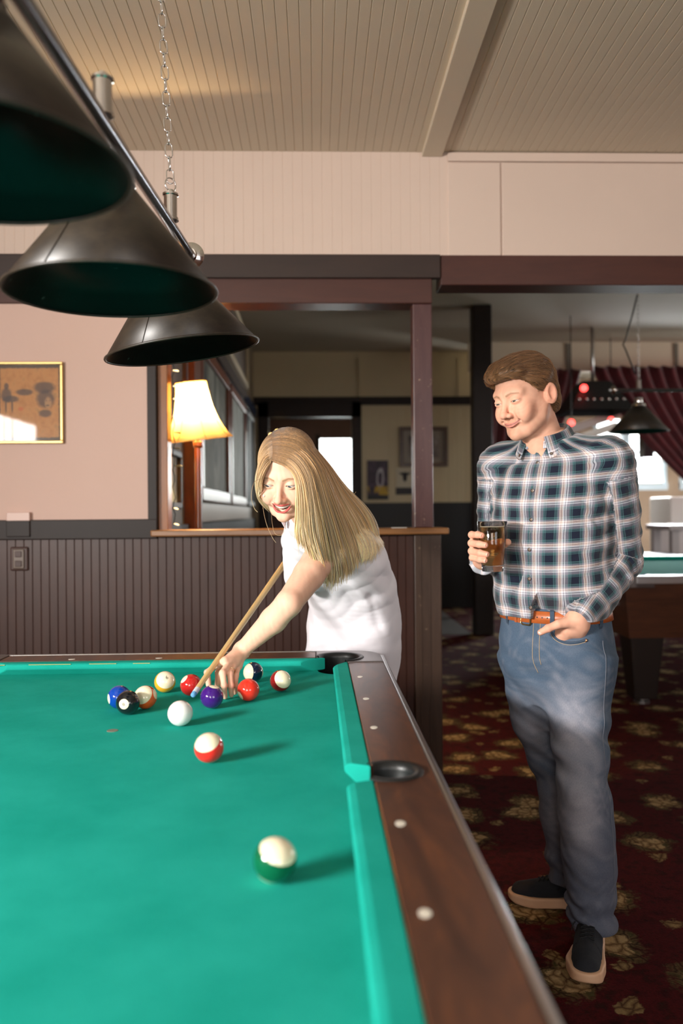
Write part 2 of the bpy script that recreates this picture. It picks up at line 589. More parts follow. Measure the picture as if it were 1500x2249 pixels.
tag(obj('window_8', boxes((ww[0], ww[1], YB + 0.04, YB + 0.05, ww[2], ww[3])), M['daylight']), kind='structure')
tag(obj('trim_passage_window', boxes((ww[0] - 0.07, ww[0], YB - 0.03, YB, ww[2] - .07, ww[3] + .07), (ww[1], ww[1] + .07, YB - 0.03, YB, ww[2] - .07, ww[3] + .07)), M['black_brown']), kind='structure')
# right part of the far room: partition with curtains, window wall beyond
YW = FY + 2.3
wb = bmesh.new()
WX = [(4.55, 4.95), (5.08, 5.62), (5.95, 6.25), (6.5, 6.8)]
wz = (1.72, 2.75)
cur = 2.15
for a, b in WX:
    box(wb, cur, a, YW, YW + 0.12, 0, FZ)
    box(wb, a, b, YW, YW + 0.12, 0, wz[0])
    box(wb, a, b, YW, YW + 0.12, wz[1], FZ)
    cur = b
box(wb, cur, 9.0, YW, YW + 0.12, 0, FZ)
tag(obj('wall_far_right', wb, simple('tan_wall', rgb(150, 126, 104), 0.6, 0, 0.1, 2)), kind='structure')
for i, (a, b) in enumerate(WX):
    w = tag(obj('window_%d' % (9 + i), boxes((a, b, YW + 0.06, YW + 0.07, wz[0], wz[1])), M['daylight']), kind='structure')
    obj('window_frame', boxes((a - 0.06, a, YW - 0.03, YW + 0.02, wz[0] - 0.07, wz[1]), (b, b + 0.06, YW - 0.03, YW + 0.02, wz[0] - 0.07, wz[1]), (a - .06, b + .06, YW - .06, YW + .02, wz[0] - .12, wz[0] - 0.02), (a, b, YW, YW + 0.03, 2.2, 2.23)), simple('pale_blue_frame_%d' % i, rgb(190, 205, 215), 0.5), w)
tag(obj('wall_far_lintel', boxes((1.95, 9.0, FY - 0.6, FY - 0.5, 3.03, FZ)), simple('lintel_cream', rgb(222, 206, 180), 0.5)), kind='structure')
tag(obj('trim_lintel_battens', boxes((3.17, 3.22, FY - 0.62, FY - 0.6, 3.03, FZ - .02), (4.55, 4.6, FY - 0.62, FY - 0.6, 3.03, FZ - .02)), simple('lintel_batten', rgb(120, 112, 98), 0.5)), kind='structure')
tag(obj('wall_far_side', boxes((8.9, 9.0, WY + 0.12, FY + 3.2, 0, FZ)), M['far_cream']), kind='structure')
tag(obj('window_13', boxes((8.87, 8.88, 6.2, 8.6, 1.15, 2.65)), M['daylight_soft']), kind='structure')  # unseen glowing pane added to go with the added side light
tag(obj('column_post', boxes((1.635, 1.83, 8.5, 8.69, 0, FZ)), M['black_brown'], bevel=0.01), kind='structure')

# ------------------------------------------------------------------ pool tables
BED, RT = 0.789, 0.826     # cloth height, rail top


def cushion(bm, axis, sgn, nose, back, a_n0, a_n1, a_b0, a_b1, bed, top):
    """cushion bar; axis 'y' runs along y with nose at x=nose, back at x=back"""
    prof = [(nose, top - 0.006), (nose + (back - nose) * 0.10, top - 0.0015), (nose + (back - nose) * 0.3, top + 0.001), (back, top), (back, bed), (nose + (back - nose) * 0.55, bed), (nose + (back - nose) * 0.02, top - 0.016)]
    ends = []
    for an, ab in ((a_n0, a_b0), (a_n1, a_b1)):
        ring = []
        for c, z in prof:
            f = (c - nose) / (back - nose)
            a = an + (ab - an) * f
            ring.append(bm.verts.new((c, a, z) if axis == 'y' else (a, c, z)))
        ends.append(ring)
    n = len(prof)
    for i in range(n):
        j = (i + 1) % n
        bm.faces.new((ends[0][i], ends[0][j], ends[1][j], ends[1][i]))
    bm.faces.new(ends[0][::-1])
    bm.faces.new(ends[1])


def pool_table(name, label, X0, X1, Y0, Y1, dz=0.0, detail=True):
    t = empty(name, ((X0 + X1) / 2, (Y0 + Y1) / 2, 0))
    tag(t, label, 'pool table')
    bed, top = BED + dz, RT + dz
    cx, cy = (X0 + X1) / 2, (Y0 + Y1) / 2
    CW, RW = 0.046, 0.151          # cushion width, rail outer offset from nose
    pr_, sr = 0.066, 0.045
    L = lambda o: setattr(o, 'matrix_parent_inverse', Matrix.Translation((-cx, -cy, 0))) or o
    pc = [(X0 - 0.022, Y0 - 0.028), (X1 + 0.022, Y0 - 0.028), (X1 + 0.022, Y1 + 0.028), (X0 - 0.022, Y1 + 0.028)]
    ys = cy - 0.028
    # cloth bed with pocket mouths cut out of its outline
    e = 0.05
    out = []
    def corner(ci, a0, a1):
        out.extend(arc(pc[ci][0], pc[ci][1], pr_, a0, a1, 14))
    corner(0, PI * 0.5 + 0.35, -0.35)
    corner(1, PI + 0.35, PI * 0.5 - 0.35)
    out.extend(arc(X1 + 0.075, ys, 0.062, PI * 1.5, PI * 0.5, 12))
    corner(2, -PI * 0.5 + 0.35 , -PI - 0.35)
    corner(3, 0.35, -PI * 0.5 - 0.35)
    out.extend(arc(X0 - 0.075, ys, 0.062, PI * 0.5, -PI * 0.5, 12))
    bm = bmesh.new()
    prism(bm, out, bed - 0.025, bed)
    L(obj('cloth_bed', bm, M['felt'], t))
    # cushions
    g, gb = 0.095, 0.020   # nose and back distance from the pocket corner
    sg, sb = 0.056, 0.036  # half gaps at the side pocket
    for nm, spec in (('cushion', ('y', 1, X1, X1 + CW, Y0 + g, ys - sg, Y0 + gb, ys - sb)), ('cushion', ('y', 1, X1, X1 + CW, ys + sg, Y1 - g, ys + sb, Y1 - gb)),
                     ('cushion', ('y', -1, X0, X0 - CW, Y0 + g, ys - sg, Y0 + gb, ys - sb)), ('cushion', ('y', -1, X0, X0 - CW, ys + sg, Y1 - g, ys + sb, Y1 - gb)),
                     ('cushion', ('x', 1, Y1, Y1 + CW, X0 + g, X1 - g, X0 + gb, X1 - gb)), ('cushion', ('x', 1, Y0, Y0 - CW, X0 + g, X1 - g, X0 + gb, X1 - gb))):
        bm = bmesh.new()
        cushion(bm, *spec, bed - 0.001, top - 0.001)
        L(obj(nm, bm, M['felt'], t, bevel=0.003))
    # wooden rails
    def rail(pts):
        bm = bmesh.new()
        prism(bm, pts, top - 0.055, top)
        r = obj('rail', bm, M['rail'], t, bevel=0.002)
        return L(r)
    cs = 0.05
    for s, Xn in ((1, X1), (-1, X0)):
        i, o = Xn + s * (CW + 0.0005), Xn + s * RW
        hole = arc(Xn + s * 0.078, ys, sr, PI * 0.5, -PI * 0.5, 14) if s > 0 else arc(Xn + s * 0.078, ys, sr, PI * 0.5, PI * 1.5, 14)
        pts = [(i, Y1 - cs)] + [(i, ys + sr)] + hole + [(i, ys - sr), (i, Y0 + cs), (o, Y0 + cs), (o, Y1 - cs)]
        r = rail(pts)
        n = 8
        for k in range(1, n):
            if k == 4: continue
            d = bmesh.new()
            yy = Y0 + (Y1 - Y0) * k / n
            xx = Xn + s * 0.070
            prism(d, [(xx - 0.0075, yy), (xx, yy - 0.012), (xx + 0.0075, yy), (xx, yy + 0.012)] if not detail else [(xx + 0.0075 * math.cos(a * PI / 6), yy + 0.0105 * math.sin(a * PI / 6)) for a in range(12)], top - 0.002, top + 0.0006)
            L(obj('sight', d, M['sight'], t))
        # side pocket liner: black cup let into the rail
        bm = bmesh.new()
        c0 = (Xn + s * 0.078, ys)
        a0 = PI * 0.5 * s
        ring = lambda r, z: [bm.verts.new((c0[0] + s * r * math.cos(a), c0[1] + r * math.sin(a), z)) for a in [(-PI * 0.74 + k * PI * 1.48 / 20) for k in range(21)]]
        rr = [ring(sr + 0.012, top + 0.0005), ring(sr + 0.010, top + 0.004), ring(sr - 0.002, top + 0.003), ring(sr - 0.004, top - 0.01), ring(sr - 0.004, bed - 0.09), ring(0.001, bed - 0.10)]
        for a, b in zip(rr[:-1], rr[1:]):
            for k in range(20):
                bm.faces.new((a[k], a[k + 1], b[k + 1], b[k]))
        L(obj('pocket_liner', bm, M['black_rubber'], t, smooth=True))
    for s, Yn in ((1, Y1), (-1, Y0)):
        i, o = Yn + s * (CW + 0.0005), Yn + s * RW
        rail([(X0 + cs, i), (X1 - cs, i), (X1 - cs, o), (X0 + cs, o)])
        for k in (1, 2, 3):
            d = bmesh.new()
            xx = X0 + (X1 - X0) * k / 4
            yy = Yn + s * 0.070
            prism(d, [(xx + 0.0105 * math.cos(a * PI / 6), yy + 0.0075 * math.sin(a * PI / 6)) for a in range(12)], top - 0.002, top + 0.0006)
            L(obj('sight', d, M['sight'], t))
    # corner castings and corner pockets
    for ci, (sx, sy, Xn, Yn) in enumerate(((-1, -1, X0, Y0), (1, -1, X1, Y0), (1, 1, X1, Y1), (-1, 1, X0, Y1))):
        R_ = 0.085
        o = RW + 0.001
        ox, oy = o, o
        pcx, pcy = 0.022, 0.028
        # polygon in local quadrant coordinates (u outward x, v outward y)
        a_s = math.atan2(-0.062 , 0.03)
        pts = [(CW, -cs + 0.001)]
        pts += [(ox, -cs + 0.001)] + arc(ox - R_, oy - R_, R_, 0, PI / 2, 10) + [(-cs + 0.001, oy), (-cs + 0.001, CW)]
        ang1 = math.atan2(CW - pcy, -cs - pcx)
        ang0 = math.atan2(-cs - pcy, CW - pcx)
        hole = [(pcx + pr_ * math.cos(a), pcy + pr_ * math.sin(a)) for a in [ang1 - (ang1 - ang0) * k / 18 for k in range(19)]]
        pts += hole
        P = [(Xn + sx * u, Yn + sy * v) for u, v in pts]
        bm = bmesh.new()
        prism(bm, P, top - 0.075, top + 0.003)
        c = L(obj('corner_casting', bm, M['casting'], t, bevel=0.005, seg=3))
        bm = bmesh.new()
        def ring(r, z):
            vs = []
            for k in range(25):
                a = ang1 + 0.05 - (ang1 - ang0 + 0.1) * k / 24
                vs.append(bm.verts.new((Xn + sx * (pcx + r * math.cos(a)), Yn + sy * (pcy + r * math.sin(a)), z)))
            return vs
        rr = [ring(pr_ + 0.010, top + 0.0035), ring(pr_ + 0.007, top + 0.007), ring(pr_ - 0.003, top + 0.005), ring(pr_ - 0.004, top - 0.01), ring(pr_ - 0.004, bed - 0.10)]
        for a, b in zip(rr[:-1], rr[1:]):
            for k in range(24):
                bm.faces.new((a[k], a[k + 1], b[k + 1], b[k]))
        L(obj('pocket_liner', bm, M['black_rubber'], t, smooth=True))
        bm = bmesh.new()
        prism(bm, [(Xn + sx * (pcx + (pr_) * math.cos(a * PI / 12)), Yn + sy * (pcy + (pr_) * math.sin(a * PI / 12))) for a in range(24)], bed - 0.13, bed - 0.10)
        L(obj('pocket_floor', bm, M['black_rubber'], t))
    # metal trim strip round the outside, apron, cabinet, legs
    o = RW
    for s, Xn in ((1, X1), (-1, X0)):
        bm = bmesh.new()
        x_ = Xn + s * o
        box(bm, min(x_, x_ + s * 0.012), max(x_, x_ + s * 0.012), Y0 - o + 0.08, Y1 + o - 0.08, top - 0.05, top + 0.002)
        L(obj('metal_trim', bm, M['aluminium'], t, bevel=0.003))
    for s, Yn in ((1, Y1), (-1, Y0)):
        bm = bmesh.new()
        y_ = Yn + s * o
        box(bm, X0 - o + 0.08, X1 + o - 0.08, min(y_, y_ + s * 0.012), max(y_, y_ + s * 0.012), top - 0.05, top + 0.002)
        L(obj('metal_trim', bm, M['aluminium'], t, bevel=0.003))
    bm = bmesh.new()
    a = o - 0.012
    b = o - 0.055
    lo = [(X0 - b, Y0 - b), (X1 + b, Y0 - b), (X1 + b, Y1 + b), (X0 - b, Y1 + b)]
    hi = [(X0 - a, Y0 - a), (X1 + a, Y0 - a), (X1 + a, Y1 + a), (X0 - a, Y1 + a)]
    zb = 0.42 + dz
    v0 = [bm.verts.new((x, y, zb)) for x, y in lo]
    v1 = [bm.verts.new((x, y, top - 0.056)) for x, y in hi]
    for k in range(4):
        j = (k + 1) % 4
        bm.faces.new((v0[k], v0[j], v1[j], v1[k]))
    bm.faces.new(v0[::-1])
    L(obj('cabinet', bm, M['cabinet'], t))
    for s in (-1, 1):
        bm = bmesh.new()
        x_ = cx + s * ((X1 - X0) / 2 + a - 0.008)
        box(bm, x_ - 0.004, x_ + 0.004, Y0, Y1, top - 0.20, top - 0.18)
        L(obj('cabinet_strip', bm, M['aluminium'], t))
    for sx in (-1, 1):
        for sy in (-1, 1):
            lx, ly = cx + sx * ((X1 - X0) / 2 - 0.03), cy + sy * ((Y1 - Y0) / 2 - 0.03)
            bm = bmesh.new()
            vv = []
            for h, z in ((0.075, 0.035), (0.11, 0.422 + dz)):
                vv.append([bm.verts.new((lx + p * h, ly + q * h, z)) for p, q in ((-1, -1), (1, -1), (1, 1), (-1, 1))])
            for k in range(4):
                j = (k + 1) % 4
                bm.faces.new((vv[0][k], vv[0][j], vv[1][j], vv[1][k]))
            bm.faces.new(vv[0][::-1]); bm.faces.new(vv[1])
            lg = L(obj('leg', bm, M['black_brown'], t, bevel=0.01))
            ft = obj('leg_leveler', lathe(bmesh.new(), [(0, 0), (0.05, 0), (0.05, 0.015), (0.02, 0.02), (0.02, 0.045), (0, 0.045)], 20, (lx, ly, 0)), M['nickel'], lg)
    return t


pool_table('pool_table', 'green cloth pool table with brown rails and a spread of balls', -1.019, 0.048, 0.386, 2.52)
pool_table('pool_table', 'far green pool table behind the man with one orange ball', 2.12, 3.60, 5.42, 7.554, 0.024, False)

# worn streaks along the nose of the far cushion
for k, (x0, x1) in enumerate(((-0.985, -0.93), (-0.86, -0.735), (-0.68, -0.60), (-0.55, -0.50))):
    w_ = tag(obj('worn_streak', boxes((x0, x1, 2.5195, 2.5235, RT - 0.0035, RT - 0.0022)), simple('worn_felt_%d' % k, rgb(190, 190, 120), 0.9)), 'pale worn streak along the edge of the far cushion', 'streak', 'worn streaks on the far cushion')

# faint foot spot on the cloth
sp = obj('foot_spot', lathe(bmesh.new(), [(0, 0.0007), (0.012, 0.0007), (0.0125, 0)], 24), simple('worn_spot', rgb(120, 120, 105), 0.8), None)
sp.location = (-0.455, 1.872, BED)
tag(sp, 'small round spot stuck on the green cloth before the black eight', 'spot')

# ------------------------------------------------------------------ balls
BR = 0.0286
CREAM = rgb(244, 232, 200)


def ball_mat(name, col, stripe=False, spot=True, plain=False):
    t = NT(name)
    t.set(Roughness=0.09, Coat_Weight=0.6, Coat_Roughness=0.04)
    if plain:
        t.set(Base_Color=rgb(240, 238, 236))
        return t.m
    sep = t.n('SeparateXYZ')
    nv = t.n('VectorMath', operation='NORMALIZE')
    t.l(t.coord(), nv.inputs[0])
    t.l(nv.outputs[0], sep.inputs[0])
    c = None
    if stripe:
        az = t.math('ABSOLUTE', sep.outputs[2])
        c = t.mix(t.math('GREATER_THAN', az, 0.52), col, CREAM)
    else:
        c = t.mix(0.0, col, col)
    if spot:
        c = t.mix(t.math('GREATER_THAN', t.math('ABSOLUTE', sep.outputs[0]), 0.905), c, CREAM)
    t.base(c)
    return t.m


def sphere_mesh(name, r, u=48, v=24):
    bm = bmesh.new()
    bmesh.ops.create_uvsphere(bm, u_segments=u, v_segments=v, radius=r)
    me = bpy.data.meshes.new(name)
    bm.to_mesh(me)
    bm.free()
    me.polygons.foreach_set('use_smooth', [True] * len(me.polygons))
    return me


BALL_MESH = sphere_mesh('ball', BR)
INK = simple('number_ink', rgb(25, 24, 26), 0.3)
TH = math.atan2(0.4515, 1)


def view_dir(loc, right, up):
    """direction on a ball given as seen from the front: right and up in units of the ball radius"""
    v = Vector((0, 0, CAMZ)) - Vector(loc)
    v.normalize()
    r = Vector((0, 0, 1)).cross(v).normalized()
    u = v.cross(r)
    tw = math.sqrt(max(0.0, 1 - right * right - up * up))
    return (r * right + u * up + v * tw).normalized()


def number_decal(parent, text, d, upv, size):
    cu = bpy.data.curves.new('number', 'FONT')
    cu.body = text
    cu.size = size
    cu.align_x = 'CENTER'
    cu.align_y = 'CENTER'
    cu.resolution_u = 4
    tmp = bpy.data.objects.new('number_tmp', cu)
    COL.objects.link(tmp)
    dg = bpy.context.evaluated_depsgraph_get()
    dg.update()
    me = bpy.data.meshes.new_from_object(tmp.evaluated_get(dg))
    bpy.data.objects.remove(tmp)
    bm = bmesh.new()
    bm.from_mesh(me)
    bmesh.ops.triangulate(bm, faces=bm.faces)
    bmesh.ops.subdivide_edges(bm, edges=bm.edges, cuts=2)
    d = d.normalized()
    x = upv.cross(d).normalized()
    y = d.cross(x)
    for vtx in bm.verts:
        p = d * BR + x * vtx.co.x + y * vtx.co.y
        vtx.co = p.normalized() * (BR + 0.00025)
    bm.to_mesh(me)
    bm.free()
    me.materials.clear()
    me.materials.append(INK)
    o = bpy.data.objects.new('number', me)
    COL.objects.link(o)
    o.parent = parent
    return o


def add_ball(name, label, x, y, mat, z_axis=(0, 1), x_axis=None, text=None, tdir=None, trot=0.0, bed=BED, tsize=0.012, r=BR):
    loc = Vector((x, y, bed + r))
    if name == 'pool_ball' or True:
        me = BALL_MESH.copy()
        me.materials.append(mat)
    o = bpy.data.objects.new(name, me)
    COL.objects.link(o)
    o.location = loc
    tag(o, label, 'ball', 'balls on the near pool table' if y < 4 else None)
    z = view_dir(loc, *z_axis)
    xa = view_dir(loc, *x_axis) if x_axis else Vector((0.3, 0.9, 0.1))
    xa = (xa - z * xa.dot(z)).normalized()
    if x_axis and z_axis == (0, 1):
        xa = view_dir(loc, *x_axis)
        z = (z - xa * z.dot(xa)).normalized()
    ya = z.cross(xa)
    o.rotation_euler = Matrix((xa, ya, z)).transposed().to_euler()
    if text:
        d = view_dir(loc, *tdir)
        view = (Vector((0, 0, CAMZ)) - loc).normalized()
        r_ = Vector((0, 0, 1)).cross(view).normalized()
        u_ = view.cross(r_)
        upv = r_ * math.sin(trot) + u_ * math.cos(trot)
        mi = Matrix((xa, ya, z))
        number_decal(o, text, mi @ d, mi @ upv, tsize)
    return o


add_ball('cue_ball', 'plain white cue ball on the green cloth', -0.310, 1.905, ball_mat('ball_white', None, plain=True))
add_ball('pool_ball', 'solid black eight ball in front of the blue ball', -0.454, 2.022, ball_mat('ball_black', rgb(22, 24, 28)), x_axis=(-0.36, -0.12), text='8', tdir=(-0.36, -0.12), trot=-0.5)
add_ball('pool_ball', 'solid blue ball half hidden behind the black ball', -0.489, 2.083, ball_mat('ball_blue', rgb(10, 62, 158)), x_axis=(-0.97, -0.1))
add_ball('pool_ball', 'white ball with an orange stripe beside the black ball', -0.4235, 2.078, ball_mat('ball_orange_stripe', rgb(232, 92, 26), True), z_axis=(-0.42, 0.40), x_axis=(0.93, 0.2))
add_ball('pool_ball', 'yellow striped ball showing a nine on its cream side', -0.409, 2.265, ball_mat('ball_yellow_stripe', rgb(236, 170, 34), True, False), z_axis=(0.10, 0.34), text='9', tdir=(0.17, 0.42), trot=2.9, tsize=0.014)
add_ball('pool_ball', 'solid dark red ball just behind the cue tip', -0.332, 2.218, ball_mat('ball_red', rgb(186, 34, 34)), x_axis=(-0.68, 0.62))
add_ball('pool_ball', 'solid purple ball in front of the fingers of the hand', -0.259, 2.071, ball_mat('ball_purple', rgb(62, 20, 118)), x_axis=(0.2, 0.93))
add_ball('pool_ball', 'solid orange red ball right of the hand', -0.175, 2.147, ball_mat('ball_orange_red', rgb(228, 52, 36)), x_axis=(-0.80, -0.52))
add_ball('pool_ball', 'navy striped ball behind the hand and the orange red ball', -0.180, 2.384, ball_mat('ball_navy_stripe', rgb(12, 30, 58), True, False), z_axis=(-0.84, 0.0))
add_ball('pool_ball', 'cream ball with maroon stripe nearest the corner pocket', -0.097, 2.258, ball_mat('ball_maroon_stripe', rgb(136, 22, 26), True, False), z_axis=(0.42, 0.25))
add_ball('pool_ball', 'red striped ball alone in front of the cue ball', -0.209, 1.621, ball_mat('ball_red_stripe', rgb(230, 46, 38), True, False), z_axis=(-0.24, 0.66))
add_ball('pool_ball', 'green striped ball nearest the camera', -0.056, 1.091, ball_mat('ball_green_stripe', rgb(8, 92, 58), True, False), z_axis=(0.28, 0.68))
add_ball('pool_ball', 'orange striped ball on the far pool table', 2.66, 6.85, ball_mat('ball_far_orange', rgb(232, 92, 26), True), z_axis=(-0.3, 0.7), bed=BED + 0.024)

# ------------------------------------------------------------------ billiard lights
def shade_mat():
    t = NT('lamp_shade_black')
    d = t.noise(30, 4, 0.7)
    t.base(t.ramp(d, [(0.4, rgb(38, 31, 24)), (0.75, rgb(56, 47, 36))]))
    t.set(Roughness=0.42, Coat_Weight=0.15, Coat_Roughness=0.3)
    return t.m


def shade_in_mat():
    t = NT('lamp_shade_inside')
    d = t.noise(60, 5, 0.75)
    s = t.noise(25, 2, 0.5)
    c = t.ramp(d, [(0.35, rgb(9, 17, 16)), (0.7, rgb(14, 25, 24))])
    c = t.mix(t.ramp(s, [(0.70, (0, 0, 0, 1)), (0.74, (1, 1, 1, 1))]), c, rgb(96, 104, 100))
    t.base(c)
    t.set(Roughness=0.3)
    t.b.inputs['Specular IOR Level'].default_value = 0.25
    return t.m


M['gunmetal'] = simple('gunmetal', (0.16, 0.16, 0.165, 1), 0.25, 1.0)
M['shade'], M['shade_in'] = shade_mat(), shade_in_mat()


def chain(parent, p0, p1, link_l=0.034, wire=0.0016):
    p0, p1 = Vector(p0), Vector(p1)
    L_ = (p1 - p0).length
    pitch = link_l - 2 * wire
    n = int(L_ / pitch)
    d = (p1 - p0) / L_
    out = []
    meshes = []
    for par in (0, 1):
        bm = bmesh.new()
        pts = []
        w = 0.0085
        h = link_l / 2
        for k in range(20):
            a = 2 * PI * k / 20
            x = w * math.cos(a)
            z = (h - w) * (1 if math.sin(a) > 0.01 else -1 if math.sin(a) < -0.01 else 0) + w * math.sin(a)
            pts.append((x, 0, z))
        tube(bm, pts, wire, 6, closed=True)
        me = bpy.data.meshes.new('chain_link')
        bm.to_mesh(me)
        bm.free()
        me.materials.append(M['chrome'])
        me.polygons.foreach_set('use_smooth', [True] * len(me.polygons))
        meshes.append(me)
        break
    q = Vector((0, 0, 1)).rotation_difference(d)
    for i in range(min(n, 60)):
        o = bpy.data.objects.new('chain_link', meshes[0])
        COL.objects.link(o)
        o.parent = parent
        o.location = p0 + d * (pitch * (i + 0.5))
        o.rotation_mode = 'QUATERNION'
        o.rotation_quaternion = q @ Quaternion((0, 0, 1), (PI / 2 if i % 2 else 0) + 0.35)


def billiard_light(label, ends, zbar, shade_pts, clamps, chain_top, finials, R_=0.2, H_=0.215, zr=1.70, tilts=None, slope=(0, 0)):
    """ends: bar end points in xy; shade_pts: list of xy"""
    t = empty('billiard_light', ((ends[0][0] + ends[1][0]) / 2, (ends[0][1] + ends[1][1]) / 2, zbar))
    tag(t, label, 'lamp')
    inv = t.matrix_basis.copy()
    loc0 = Vector(t.location)
    def P(o):
        o.matrix_parent_inverse = Matrix.Translation(-loc0)
        return o
    a, b = Vector((*ends[0], zbar + slope[0])), Vector((*ends[1], zbar + slope[1]))
    P(obj('bar', tube(bmesh.new(), [a, b], 0.0125, 20), M['gunmetal'], t, smooth=True, angle=0.7))
    d = (b - a).normalized()
    for e, sgn in finials:
        p = (a if e == 0 else b)
        dd = -d if e == 0 else d
        bm = lathe(bmesh.new(), [(0.0, 0.055), (0.010, 0.052), (0.012, 0.040), (0.022, 0.034), (0.034, 0.022), (0.036, 0.016), (0.030, 0.012), (0.018, 0.008), (0.016, -0.004), (0.0, -0.004)], 32)
        o = P(obj('finial', bm, M['chrome'], t, smooth=True, angle=0.6))
        o.location = p
        o.rotation_mode = 'QUATERNION'
        o.rotation_quaternion = Vector((0, 0, 1)).rotation_difference(dd)
    for i, (x, y) in enumerate(shade_pts):
        tl = tilts[i] if tilts else (0, 0)
        s0 = H_ + zr
        bm = lathe(bmesh.new(), [(R_, 0), (0.036, H_)], 96)
        me_o = obj('lamp_shade', bm, [M['shade'], M['shade_in']], t, smooth=True)
        md = me_o.modifiers.new('thickness', 'SOLIDIFY')
        md.thickness = 0.0025
        md.offset = -1
        md.material_offset = 1
        rim = obj('shade_rim', tube(bmesh.new(), [(R_ * math.cos(k * PI / 40), R_ * math.sin(k * PI / 40), 0) for k in range(80)], 0.0032, 8, closed=True), M['shade'], me_o, smooth=True)
        sm = obj('shade_seam', tube(bmesh.new(), [((R_ + .001) * -0.35, (R_ + .001) * -0.9367, 0), (0.037 * -0.35, 0.037 * -0.9367, H_)], 0.0012, 6), M['shade'], me_o, smooth=True)
        ft = obj('shade_fitter', lathe(bmesh.new(), [(0.0, H_ + 0.055), (0.026, H_ + 0.053), (0.030, H_ + 0.042), (0.028, H_ + 0.02), (0.034, H_ + 0.012), (0.048, H_ + 0.004), (0.050, H_ - 0.010), (0.047, H_ - 0.012), (0.040, H_)], 40), M['chrome'], me_o, smooth=True, angle=0.7)
        soc = obj('bulb_socket', lathe(bmesh.new(), [(0, H_ - 0.07), (0.018, H_ - 0.07), (0.02, H_), (0, H_)], 24), M['black'], me_o, smooth=True, angle=0.6)
        P(me_o)
        me_o.location = (x, y, zr)
        me_o.rotation_euler = (tl[0], tl[1], 0)
    for i, (f, has) in enumerate(clamps):
        p = a.lerp(b, f)
        bm = lathe(bmesh.new(), [(0, 0.078), (0.006, 0.078), (0.008, 0.07), (0.019, 0.068), (0.019, 0.064), (0.016, 0.062), (0.016, 0.012), (0.019, 0.01), (0.019, 0.004), (0.012, 0.0), (0, 0)], 32)
        o = P(obj('chain_clamp', bm, M['chrome'], t, smooth=True, angle=0.6))
        o.location = p + Vector((0, 0, 0.006))
        if has:
            lp = obj('clamp_ring', tube(bmesh.new(), [(0.014 * math.cos(k * PI / 10), 0, 0.090 + 0.016 * math.sin(k * PI / 10)) for k in range(20)], 0.0018, 6, closed=True), M['chrome'], o, smooth=True)
            lp.rotation_euler = (0, 0, 0.7)
            ch = empty('hanging_chain')
            ch.parent = t
            P(ch)
            chain(ch, p + Vector((0, 0, 0.10)), Vector(chain_top[i]))
    return t


bl = billiard_light('three black cone shades on one bar hanging above the near table',
               ((-0.372, 0.62), (-0.332, 2.26)), 1.93,
               ((-0.428, 1.04), (-0.388, 1.62), (-0.344, 2.20)), ((0.84, True), (0.485, False)),
               [(-0.375, 1.985, CZ - 0.004), None], ((1, 1),), tilts=[(0, 0), (0, -0.02), (0.05, -0.15)], slope=(-0.035, 0.042))
bl2 = billiard_light('black cone shade on a steel bar over the far table',
               ((2.215, 6.05), (4.3, 6.1)), 2.155, ((2.385, 6.055), (3.2, 6.07)), ((0.0815, True),), [(2.385, 6.05, FZ - 0.005)], ((0, 1),), R_=0.213, H_=0.195, zr=1.852)
cord = tube(bmesh.new(), [(2.38, 6.05, 2.86), (2.35, 6.05, 2.74), (2.29, 6.05, 2.53), (2.27, 6.05, 2.49), (2.29, 6.05, 2.45), (2.36, 6.05, 2.27)], 0.006, 8)
c_ = obj('lamp_cord', cord, M['black'], bl2, smooth=True)
c_.matrix_parent_inverse = Matrix.Translation(-Vector(bl2.location))

# ------------------------------------------------------------------ lit lamp behind the opening
def lamp_shade_fabric():
    t = NT('lit_shade_fabric')
    t.set(Base_Color=rgb(246, 206, 130), Roughness=0.8)
    tr = t.n('BsdfTranslucent')
    tr.inputs[0].default_value = rgb(255, 206, 120)
    ms = t.n('MixShader')
    ms.inputs[0].default_value = 0.28
    t.l(t.b.outputs[0], ms.inputs[1])
    t.l(tr.outputs[0], ms.inputs[2])
    t.l(ms.outputs[0], t.t.nodes['Material Output'].inputs[0])
    return t.m


LXY = (-0.585, 4.20)
lamp = empty('floor_lamp', (*LXY, 0))
tag(lamp, 'lit floor lamp with a cream bell shade behind the wooden sill', 'lamp')
zb_, zt_ = 1.642, 1.930
bm = bmesh.new()
prof = [(0.182, 0.0), (0.158, 0.022), (0.135, 0.06), (0.114, 0.105), (0.099, 0.15), (0.088, 0.20), (0.081, 0.25), (0.078, 0.288)]
nseg = 96
rings = []
for r, z in prof:
    rr = []
    for k in range(nseg):
        a = 2 * PI * k / nseg
        f = 1 - 0.035 * (1 - abs(math.cos(4 * a))) * (0.4 + r / 0.18)
        rr.append(bm.verts.new((r * f * math.cos(a), r * f * math.sin(a), z)))
    rings.append(rr)
for p_, q_ in zip(rings[:-1], rings[1:]):
    for k in range(nseg):
        bm.faces.new((p_[k], p_[(k + 1) % nseg], q_[(k + 1) % nseg], q_[k]))
sh = obj('lamp_shade', bm, lamp_shade_fabric(), lamp, smooth=True)
sh.location = (0, 0, zb_)
sh.rotation_euler = (0.05, -0.13, 0.35)
seam_m = simple('shade_seam', rgb(170, 110, 40), 0.7)
for k in range(8):
    a = 2 * PI * k / 8 + PI / 8 * 0
    obj('shade_rib', tube(bmesh.new(), [(r * (1 - 0.0) * 1.002 * math.cos(a), r * 1.002 * math.sin(a), z) for r, z in prof], 0.0012, 5), seam_m, sh, smooth=True)
obj('shade_trim', tube(bmesh.new(), [(0.0785 * math.cos(k * PI / 24), 0.0785 * math.sin(k * PI / 24), 0.288) for k in range(48)], 0.003, 6, closed=True), seam_m, sh, smooth=True)
